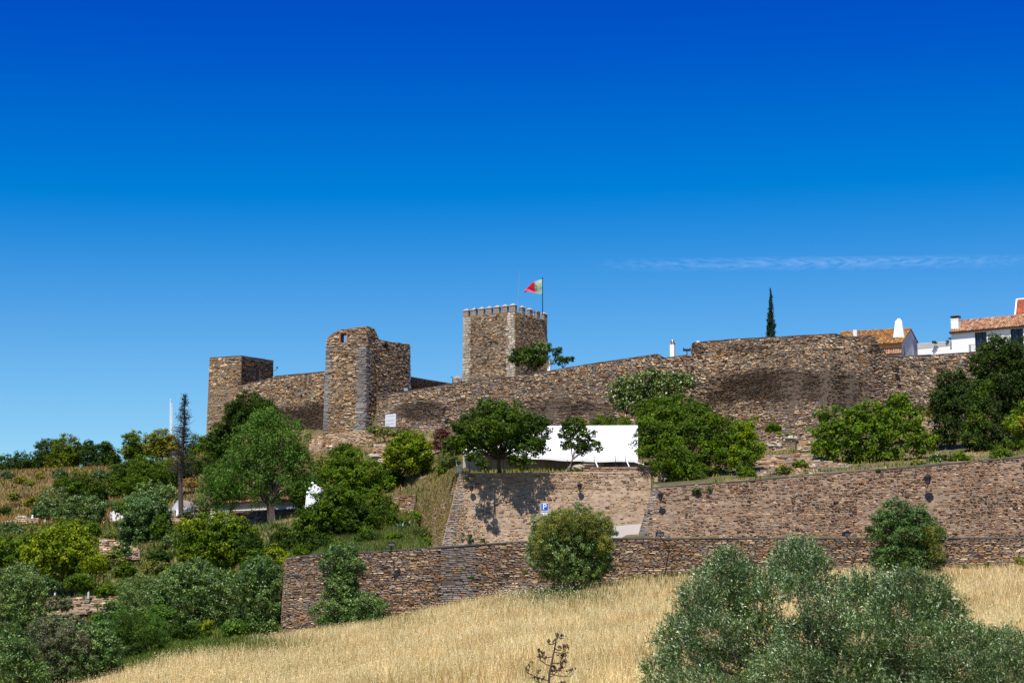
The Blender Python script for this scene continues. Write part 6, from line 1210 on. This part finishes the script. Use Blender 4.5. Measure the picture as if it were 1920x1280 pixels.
# agaves
def agave(px, py, D, s, label):
    c = gfoot(px, py, D); c[2] = P(px, py, D)[2]; h = root('agave', c, label, 'plant')
    for i in range(13):
        a = i * 2.4; t_ = .35 + .9 * (i % 5) / 5; d = np.array([math.cos(a), math.sin(a), 0]); q = np.array([-d[1], d[0], 0]); m = MB(); L = s * random.uniform(.8, 1.1)
        sp = [c, c + (d * math.cos(t_ + .6) + Z3(math.sin(t_ + .6))) * L * .5, c + (d * math.cos(t_ + .35) + Z3(math.sin(t_ + .35))) * L]
        w = .09 * s; m.add([sp[0] - q * w * .7, sp[0] + q * w * .7, sp[0] - Z3(.03), sp[1] - q * w, sp[1] + q * w, sp[1] - Z3(.05) , sp[2]], [(0, 1, 4, 3), (1, 2, 5, 4), (2, 0, 3, 5), (3, 4, 6), (4, 5, 6), (5, 3, 6)]); m.build('agave_leaf', MAT['agave'], h)
MAT['agave'] = plain('agave_leaf_skin', (.20, .27, .20), .5, var=.25, scale=3)
agave(752, 998, 113, 1.0, 'grey-green agave behind the lower wall, the left one of two')
agave(765, 990, 114, .8, 'grey-green agave behind the lower wall, the right smaller one')
agave(1160, 872, 115, .7, 'pale spiky agave beneath the marquee beside the guy pole')

# dead agave stalk in the foreground
h = root('agave_stalk', P(1024, 1330, 23), 'dry dark branching flower stalk standing in the golden grass at the bottom', 'plant'); m = MB(); D = 23; r = random.Random(5)
st = [P(1026, 1345, D), P(1030, 1262, D), P(1038, 1225, D), P(1043, 1198, D), P(1049, 1188, D)]; m.tube(st, [.026, .019, .014, .010, .005], 7); u = M1(D); heads = MB()
def twig(p, q, rad, depth):
    m.tube([p, (p + q) / 2 + np.array([0, 0, -.02]), q], [rad * 1.5, rad * 1.25, rad * .9], 5)
    if depth:
        for k in range(3):
            f = .55 + .2 * k; s_ = p + (q - p) * f; L = np.linalg.norm(q - p) * .38; e = s_ + np.array([r.uniform(-.6, .8) * L * (1 if q[0] > p[0] else -1), r.uniform(-.4, .4) * L, r.uniform(.4, 1.) * L]); twig(s_, e, rad * .6, depth - 1)
    else:
        for k in range(3): heads.blob(q + np.array([r.gauss(0, .013), r.gauss(0, .013), r.gauss(.005, .009)]), r.uniform(.009, .018), 5, 3, .3)
for px0, py0, px1, py1 in ((1047, 1193, 1055, 1196), (1046, 1196, 1042, 1190), (1044, 1203, 1028, 1207), (1041, 1215, 1052, 1218), (1040, 1222, 1066, 1222), (1038, 1230, 1006, 1230), (1035, 1243, 1063, 1237), (1034, 1248, 1012, 1236), (1032, 1256, 1060, 1250), (1031, 1262, 1070, 1268), (1029, 1270, 1046, 1256), (1028, 1275, 988, 1260), (1028, 1280, 1004, 1276), (1027, 1300, 1062, 1290)):
    twig(P(px0, py0, D), P(px1, py1, D + r.uniform(-.2, .2)), .0062, 2 if abs(px1 - px0) > 12 else 1)
m.build('stem', MAT['stalk'] if 'stalk' in MAT else MAT.setdefault('stalk', plain('dry_stalk', (.07, .045, .035), .9, var=.3, scale=20)), h); heads.build('seed_heads', plain('dry_seed_heads', (.10, .06, .04), .95, var=.4, scale=40), h)['kind'] = 'stuff'

# ------------------------------------------------------------------ foreground olive
D0 = 26.; h = root('olive_tree', P(1560, 1420, D0), 'big silvery olive bush close by, filling the lower right corner', 'tree'); r = np.random.default_rng(42); rr = random.Random(8)
LB_ = [(1365, 1066, 36, 34), (1345, 1095, 52, 36), (1395, 1100, 40, 44), (1310, 1130, 40, 36), (1350, 1145, 56, 40), (1420, 1140, 36, 36), (1500, 1045, 44, 32), (1480, 1070, 40, 34), (1525, 1080, 30, 36), (1455, 1105, 34, 26), (1500, 1110, 38, 24),
       (1580, 1115, 46, 22), (1635, 1110, 56, 32), (1700, 1105, 50, 30), (1745, 1120, 42, 34), (1610, 1145, 60, 36), (1690, 1150, 70, 40), (1770, 1160, 40, 42), (1545, 1160, 50, 30), (1250, 1205, 24, 18), (1275, 1180, 30, 30), (1330, 1190, 60, 40), (1420, 1195, 70, 40), (1515, 1205, 70, 40),
       (1620, 1205, 80, 44), (1720, 1210, 80, 44), (1805, 1205, 50, 34), (1845, 1215, 40, 28), (1885, 1205, 26, 20), (1900, 1225, 28, 30), (1235, 1262, 34, 22), (1290, 1245, 54, 40), (1380, 1255, 80, 40), (1480, 1262, 80, 44), (1590, 1268, 90, 44), (1700, 1272, 90, 44), (1800, 1268, 80, 44), (1880, 1268, 54, 40), (1935, 1250, 44, 50), (1300, 1300, 80, 44), (1420, 1310, 90, 44), (1560, 1315, 90, 44), (1700, 1315, 90, 44), (1840, 1315, 90, 44)]
Vl = []; tw = MB(); cents = []
for (cx, cy, rx, ry) in LB_:
    dd = r.uniform(-.8, .5) - (cy - 1150) * .004; c = P(cx, cy, D0 + dd); u = M1(D0); R3 = np.array([rx * u, (rx + ry) * .5 * u, ry * u]); cents.append((c, R3))
    nt_ = int(rx * ry / 5.2 * (1.0 if cy < 1300 else .5))
    d = rnd_dirs(r, nt_); rad = r.uniform(.25, 1.0, nt_) ** .5; base = c + d * rad[:, None] * R3 * .88
    dirv = d * .55 + np.array([0, 0, .55]) + rnd_dirs(r, nt_) * .55; dirv /= np.linalg.norm(dirv, axis=1)[:, None]; ln = r.uniform(.12, .30, nt_)
    nl = 15
    for k in range(nl):
        f = (k + 1) / nl; p = base + dirv * (ln * f)[:, None]; side = np.cross(dirv, rnd_dirs(r, nt_)); side /= np.linalg.norm(side, axis=1)[:, None]
        ax = dirv * .75 + side * .75; ax /= np.linalg.norm(ax, axis=1)[:, None]; nn = np.cross(ax, side); nn = nn + rnd_dirs(r, nt_) * .3 + np.array([0, -.1, .4]); nn -= ax * (nn * ax).sum(1)[:, None]; nn /= np.linalg.norm(nn, axis=1)[:, None]; b = np.cross(nn, ax)
        L = (r.uniform(.045, .078, nt_))[:, None]; Wd = L * .23
        Vl.append(np.stack([p, p + ax * L * .45 + b * Wd * .5, p + ax * L, p + ax * L * .45 - b * Wd * .5], 1).reshape(-1, 3))
    for i in range(0, nt_, 5): tw.tube([base[i] - dirv[i] * .05, base[i] + dirv[i] * ln[i]], [.0035, .0015], 3, cap=False)
Vl = np.concatenate(Vl); leaves_mesh('crown', Vl, LM['fore'], h); tw.build('twigs', MAT['bark_grey'], h)
m = MB(); base = P(1560, 1460, D0); gz = ground_z(base[0], base[1]); base[2] = gz
for k, (c, R3) in enumerate(cents):
    s_ = base + np.array([rr.uniform(-.25, .25), rr.uniform(-.1, .1), .25]); md = (s_ + c) / 2 + np.array([(c[0] - base[0]) * .18, 0, -.05]); m.tube([s_, md, c, c + (c - md) * .3], [.035, .018, .010, .003], 5)
    for _ in range(3): e = c + np.array([rr.uniform(-.8, .8), rr.uniform(-.6, .6), rr.uniform(-.2, .9)]) * R3; m.tube([c, (c + e) / 2, e], [.010, .006, .003], 4, cap=False)
m.tube([base - Z3(.3), base + Z3(.35)], [.16, .11], 8); m.build('trunk', MAT['bark_grey'], h)
C = Vl.reshape(-1, 4, 3)[:, 0]; k = r.random(len(C)) < .035; C = C[k]; leaves_mesh('flower_buds', leaf_geo(r, C, rnd_dirs(r, len(C)), .022, .8), LM['olive_gold'], h)

# ------------------------------------------------------------------ grass and ground cover
def blades(name, label, P0, hgt, wid, mat, lean=.35, head=None, seed=1, headw=.02):
    r = np.random.default_rng(seed); n = len(P0); a = r.uniform(0, 2 * math.pi, n); sd = np.stack([np.cos(a), np.sin(a) * .4, np.zeros(n)], 1); ln = rnd_dirs(r, n) * lean; ln[:, 2] = 0
    hg = (hgt * r.uniform(.6, 1.15, n))[:, None]; w = (np.ones(n) * wid if np.isscalar(wid) else wid)[:, None]; tip = P0 + np.array([0, 0, 1]) * hg + ln * hg
    V = [P0 - sd * w * .5 - Z3(.03), P0 + sd * w * .5 - Z3(.03), tip]; F = [np.arange(n)[:, None] * 3 + np.array([[0, 1, 2]])]; V = np.stack(V, 1).reshape(-1, 3)
    off = V.mean(0); off[2] = V[:, 2].min()
    if head is not None:
        hd = headw if not np.isscalar(headw) else np.ones(n) * headw; hd = hd[:, None]; dn = ln * .6 + rnd_dirs(r, n) * .35; dn[:, 2] = -.15 + .4 * r.random(n); q = rnd_dirs(r, n); L = hd * head
        b = len(V); H = np.stack([tip, tip + dn * L * .5 + q * hd, tip + dn * L + Z3(0) - np.array([0, 0, .3]) * L, tip + dn * L * .5 - q * hd], 1).reshape(-1, 3)
        V = np.concatenate([V, H]); me = np_mesh(name, V - off, F + [b + np.arange(n)[:, None] * 4 + np.arange(4)[None]])
    else: me = np_mesh(name, V - off, F)
    o = link(name, me, None, mat); o.location = off.tolist(); ORIGIN[o.name] = off; tag(o, label, name.replace('_', ' '), kind='stuff'); return o
gzv_cache = {}
def scatter_field(n, D0, D1, px0, px1, seed, rows=None, fmask=None, power=1.):
    """points on the ground, density falling with distance"""
    rows = rows or FIELD; r = np.random.default_rng(seed); t = (r.uniform(px0, px1, n) - 960) / FPX; f = r.random(n) ** power
    y = KD * D0 * (D1 / D0) ** f
    tg = np.linspace(t.min(), t.max(), 260); yy = np.geomspace(KD * D0 * .9, KD * D1 * 1.05, 200)
    Zg = np.array([np.interp(yy, *row_at(rows, a)) for a in tg]); ti = (t - tg[0]) / (tg[-1] - tg[0]) * 259; yi = np.interp(y, yy, np.arange(200)); i0 = ti.astype(int).clip(0, 258); j0 = yi.astype(int).clip(0, 198); fi, fj = ti - i0, yi - j0
    z = Zg[i0, j0] * (1 - fi) * (1 - fj) + Zg[i0 + 1, j0] * fi * (1 - fj) + Zg[i0, j0 + 1] * (1 - fi) * fj + Zg[i0 + 1, j0 + 1] * fi * fj
    p = np.stack([t * y, y, z], 1); lim = np.interp(t, rows[-1][0], rows[-1][1]) if rows is FIELD else np.full(n, 1e9); ok = y < lim + .6; px, py = proj(p)
    if fmask is not None: ok &= fmask(px, py, r, p)
    return p[ok]
def fm(px, py, r, p):
    edge = np.interp(px, [0, 180, 330, 530, 700], [1330, 1290, 1238, 1190, 1140]); edge = np.where(px > 560, 1000, edge); s = rnoise(p[:, 0], p[:, 1], 5, .35)
    green = np.exp(-((px - 1040) / 110) ** 2 - ((py - 1112) / 26) ** 2) + .9 * np.exp(-((px - 440) / 130) ** 2 - ((py - 1212) / 18) ** 2) + .7 * np.exp(-((px - 1240) / 70) ** 2 - ((py - 1082) / 14) ** 2) + .6 * np.exp(-((px - 730) / 60) ** 2 - ((py - 1160) / 16) ** 2)
    s2 = rnoise(p[:, 0], p[:, 1], 19, 2.2); return (py > edge - 6) & (r.random(len(px)) > green * 1.15) & (s2 + r.normal(size=len(px)) * .45 > -.75)
pts = scatter_field(262000, 20, 93, 100, 2230, 3, fmask=fm, power=.75)
s_ = rnoise(pts[:, 0], pts[:, 1], 9, .3); s2 = rnoise(pts[:, 0], pts[:, 1], 19, 2.2); hg = .42 + .10 * s_ + .13 * s2
dk_ = rnoise(pts[:, 0] * .5, pts[:, 1] * 1.3, 41, .9) + .6 * s2 + np.random.default_rng(6).normal(size=len(pts)) * .5 > .40
q_ = pts[dk_]; blades('straw_stubble', 'darker golden straw clumps streaking the dry grass slope', q_, np.clip(hg[dk_] * .95, .14, .8), .013 + q_[:, 1] * .00012, LM['straw_dark'], .3, head=2.6, seed=44, headw=.006 + q_[:, 1] * .00010)
pts = pts[~dk_]; hg = hg[~dk_]
blades('oat_grass', 'dense golden dry oat grass covering the foreground slope', pts, np.clip(hg, .14, .85), .015 + pts[:, 1] * .00013, LM['straw'], .42, head=3.4, seed=4, headw=.009 + pts[:, 1] * .00014)
def gm(px, py, r, p):
    green = np.exp(-((px - 1040) / 110) ** 2 - ((py - 1112) / 26) ** 2) + np.exp(-((px - 440) / 130) ** 2 - ((py - 1212) / 18) ** 2) + .8 * np.exp(-((px - 1240) / 80) ** 2 - ((py - 1082) / 16) ** 2) + .8 * np.exp(-((px - 730) / 60) ** 2 - ((py - 1160) / 16) ** 2) + .9 * np.exp(-((px - 1760) / 40) ** 2 - ((py - 1092) / 12) ** 2)
    lim = np.interp(p[:, 0] / p[:, 1], FIELD[-1][0], FIELD[-1][1]); green = green + .55 * np.exp(-(lim - p[:, 1]).clip(0) / 1.3) * (rnoise(p[:, 0], p[:, 1], 51, .5) > -.2); sp = rnoise(p[:, 0], p[:, 1], 15, .8); return (r.random(len(px)) < green + .03 + .10 * (sp > 1.1)) & ((px > 560) | (py > np.interp(px, [0, 180, 330, 530], [1250, 1240, 1200, 1160])))
pts = scatter_field(200000, 24, 97, 120, 2230, 13, fmask=gm, power=.7)
blades('green_weeds', 'green weeds among the dry grass near the foot of the lower wall', pts, .38, .02 + pts[:, 1] * .00018, LM['weed'], .45, seed=14)
def wf(px, py, r, p): return np.exp(-((px - 985) / 70) ** 2 - ((py - 1118) / 18) ** 2) + .25 * np.exp(-((px - 1070) / 60) ** 2 - ((py - 1120) / 18) ** 2) > r.random(len(px))
pts = scatter_field(6000, 60, 92, 860, 1160, 23, fmask=wf); pts[:, 2] += np.random.default_rng(2).uniform(.3, .6, len(pts)); r = np.random.default_rng(77)
V = leaf_geo(r, pts, rnd_dirs(r, len(pts)) * .6 + np.array([0, -.5, .6]), .04, .9); off = pts.mean(0); n_ = len(pts); me = np_mesh('white_flowers', V - off, [np.arange(n_)[:, None] * 4 + np.arange(4)[None]]); o = link('white_flowers', me, None, LM['flower']); o.location = off.tolist(); tag(o, 'tiny white wild flowers left of the globe olive', 'wild flowers', kind='stuff')
# hillside cover
HR = FIELD + HILL[1:]; HT = FIELD + HILL
def hz(seed, n, D0, D1, px0, px1, rows, fmask): return scatter_field(n, D0, D1, px0, px1, seed, rows=rows, fmask=fmask)
def left_mask(fn):
    def g(px, py, r, p): return fn(px, py, r, p)
    return g
clump_noise = lambda p, s, sc: rnoise(p[:, 0], p[:, 1], s, sc)
pb = hz(39, 9000, 108, 134, 765, 880, HT, lambda px, py, r, p: py < 960)
blades('bank_scrub', 'short dry growth on top of the overgrown bank', pb, .3, .10, LM['bank'], .6, seed=40)
p1 = hz(31, 80000, 76, 178, -60, 775, HR, lambda px, py, r, p: ((py < 985) | ((r.random(len(px)) < .12) & (px < 530) & (py < 1170))) & (clump_noise(p, 3, .7) + r.normal(size=len(px)) * .3 > -.6) & ~((px > 380) & (px < 620) & (py > 935)) & ((px < 240) | (r.random(len(px)) < .45)))
blades('dry_scrub', 'orange-brown dry scrub on the sunny slope at left', p1, .6, .13, LM['dry'], .6, seed=32)
p2 = hz(33, 150000, 66, 172, -60, 780, HR, lambda px, py, r, p: (((py > 985) & (clump_noise(p, 12, .25) + r.normal(size=len(px)) * .3 > -.5)) | (r.random(len(px)) < .22)) & (px < np.where(p[:, 1] < 97 * KD, 535, 9999)) & (py < np.interp(px, [0, 180, 330, 530, 700], [1400, 1292, 1238, 1190, 1400])) & (clump_noise(p, 4, .8) + r.normal(size=len(px)) * .3 > -.8) & ~((px > 380) & (px < 620) & (py > 935) & (py < 960)))
blades('ground_cover', 'leafy green ground cover and succulents on the lower left terraces', p2, .45, .12, LM['cover'], .7, seed=34)
p3 = hz(35, 60000, 100, 150, 778, 2050, HT, lambda px, py, r, p: (py < 905) & (clump_noise(p, 6, .8) + r.normal(size=len(px)) * .3 > np.where(px > 1222, .55, .1)) & (p[:, 1] > np.where(px > 1222, 101.6, 110) * KD))
blades('terrace_weeds', 'sparse weeds on the terraces under the castle wall', p3, .32, .12, LM['olive_gold'], .6, seed=36)
p4 = hz(37, 26000, 97.5, 120, 545, 800, HT, lambda px, py, r, p: (py > 965))
blades('green_bank_grass', 'lush green grass and weeds just behind the left part of the lower wall', p4, .5, .10, LM['weed'], .5, seed=38)
# growth clinging to the overgrown return of the sandy wall
r = np.random.default_rng(91); sF = r.uniform(.2, fR.L, 9000); zlo = np.interp(sF, fR.s, fR.B[:, 2]); zhi = np.interp(sF, fR.s, fR.T[:, 2]); zz = zlo + (zhi - zlo) * r.random(9000) ** .7; pp, tg, up, nn = fR.at(sF, zz)
k = rnoise(sF, zz, 6, 1.2) + r.normal(size=9000) * .3 > -.1; blades('bank_growth', 'dry and green growth clinging to the sloping left end of the sandy wall', (pp + nn * .05)[k], .20, .07, LM['bank'], .6, seed=92)
print('leaves', TOTAL[0], 'fore', len(Vl) // 4)

# ------------------------------------------------------------------ thin high cloud streak
m, t, out = nodes('wispy_cloud'); tr = N(t, 'ShaderNodeBsdfTransparent'); df = N(t, 'ShaderNodeBsdfTranslucent'); df.inputs[0].default_value = (.9, .93, 1, 1); d2c = N(t, 'ShaderNodeBsdfDiffuse'); d2c.inputs[0].default_value = (.9, .93, 1, 1)
tc = N(t, 'ShaderNodeTexCoord'); mp = N(t, 'ShaderNodeMapping'); mp.inputs['Scale'].default_value = (14, 1.5, 1); t.links.new(tc.outputs['UV'], mp.inputs[0]); nz = N(t, 'ShaderNodeTexNoise'); nz.inputs['Scale'].default_value = 3; nz.inputs['Detail'].default_value = 6; t.links.new(mp.outputs[0], nz.inputs['Vector'])
sx = N(t, 'ShaderNodeSeparateXYZ'); t.links.new(tc.outputs['UV'], sx.inputs[0])
def bell(sock, e):
    a = N(t, 'ShaderNodeMath', operation='MULTIPLY_ADD'); a.inputs[1].default_value = 2; a.inputs[2].default_value = -1; t.links.new(sock, a.inputs[0]); b = N(t, 'ShaderNodeMath', operation='ABSOLUTE'); t.links.new(a.outputs[0], b.inputs[0]); c = N(t, 'ShaderNodeMath', operation='SUBTRACT'); c.inputs[0].default_value = 1; t.links.new(b.outputs[0], c.inputs[1]); d = N(t, 'ShaderNodeMath', operation='POWER'); d.inputs[1].default_value = e; t.links.new(c.outputs[0], d.inputs[0]); return d.outputs[0]
mm = N(t, 'ShaderNodeMath', operation='MULTIPLY'); t.links.new(bell(sx.outputs[1], .9), mm.inputs[0]); t.links.new(bell(sx.outputs[0], .6), mm.inputs[1])
nr = N(t, 'ShaderNodeMapRange'); nr.inputs[1].default_value = .35; nr.inputs[2].default_value = .75; nr.inputs[4].default_value = .10; t.links.new(nz.outputs['Fac'], nr.inputs[0]); m2 = N(t, 'ShaderNodeMath', operation='MULTIPLY'); t.links.new(mm.outputs[0], m2.inputs[0]); t.links.new(nr.outputs[0], m2.inputs[1])
ad = N(t, 'ShaderNodeAddShader'); t.links.new(df.outputs[0], ad.inputs[0]); t.links.new(d2c.outputs[0], ad.inputs[1]); ms = N(t, 'ShaderNodeMixShader'); t.links.new(m2.outputs[0], ms.inputs[0]); t.links.new(tr.outputs[0], ms.inputs[1]); t.links.new(ad.outputs[0], ms.inputs[2]); t.links.new(ms.outputs[0], out.inputs[0])
cm = bpy.data.meshes.new('cloud_streak'); q = [P(1110, 512, 6000), P(1960, 504, 6000), P(1960, 474, 7200), P(1110, 484, 7200)]; off = np.mean(q, axis=0); cm.from_pydata([tuple(x - off) for x in q], [], [(0, 1, 2, 3)]); uv = cm.uv_layers.new(name='uv')
for i, c in enumerate(((0, 0), (1, 0), (1, 1), (0, 1))): uv.data[i].uv = c
o = link('cloud', cm, None, m); o.location = off.tolist(); tag(o, 'thin wispy white cloud streak in the sky at right', kind='structure')
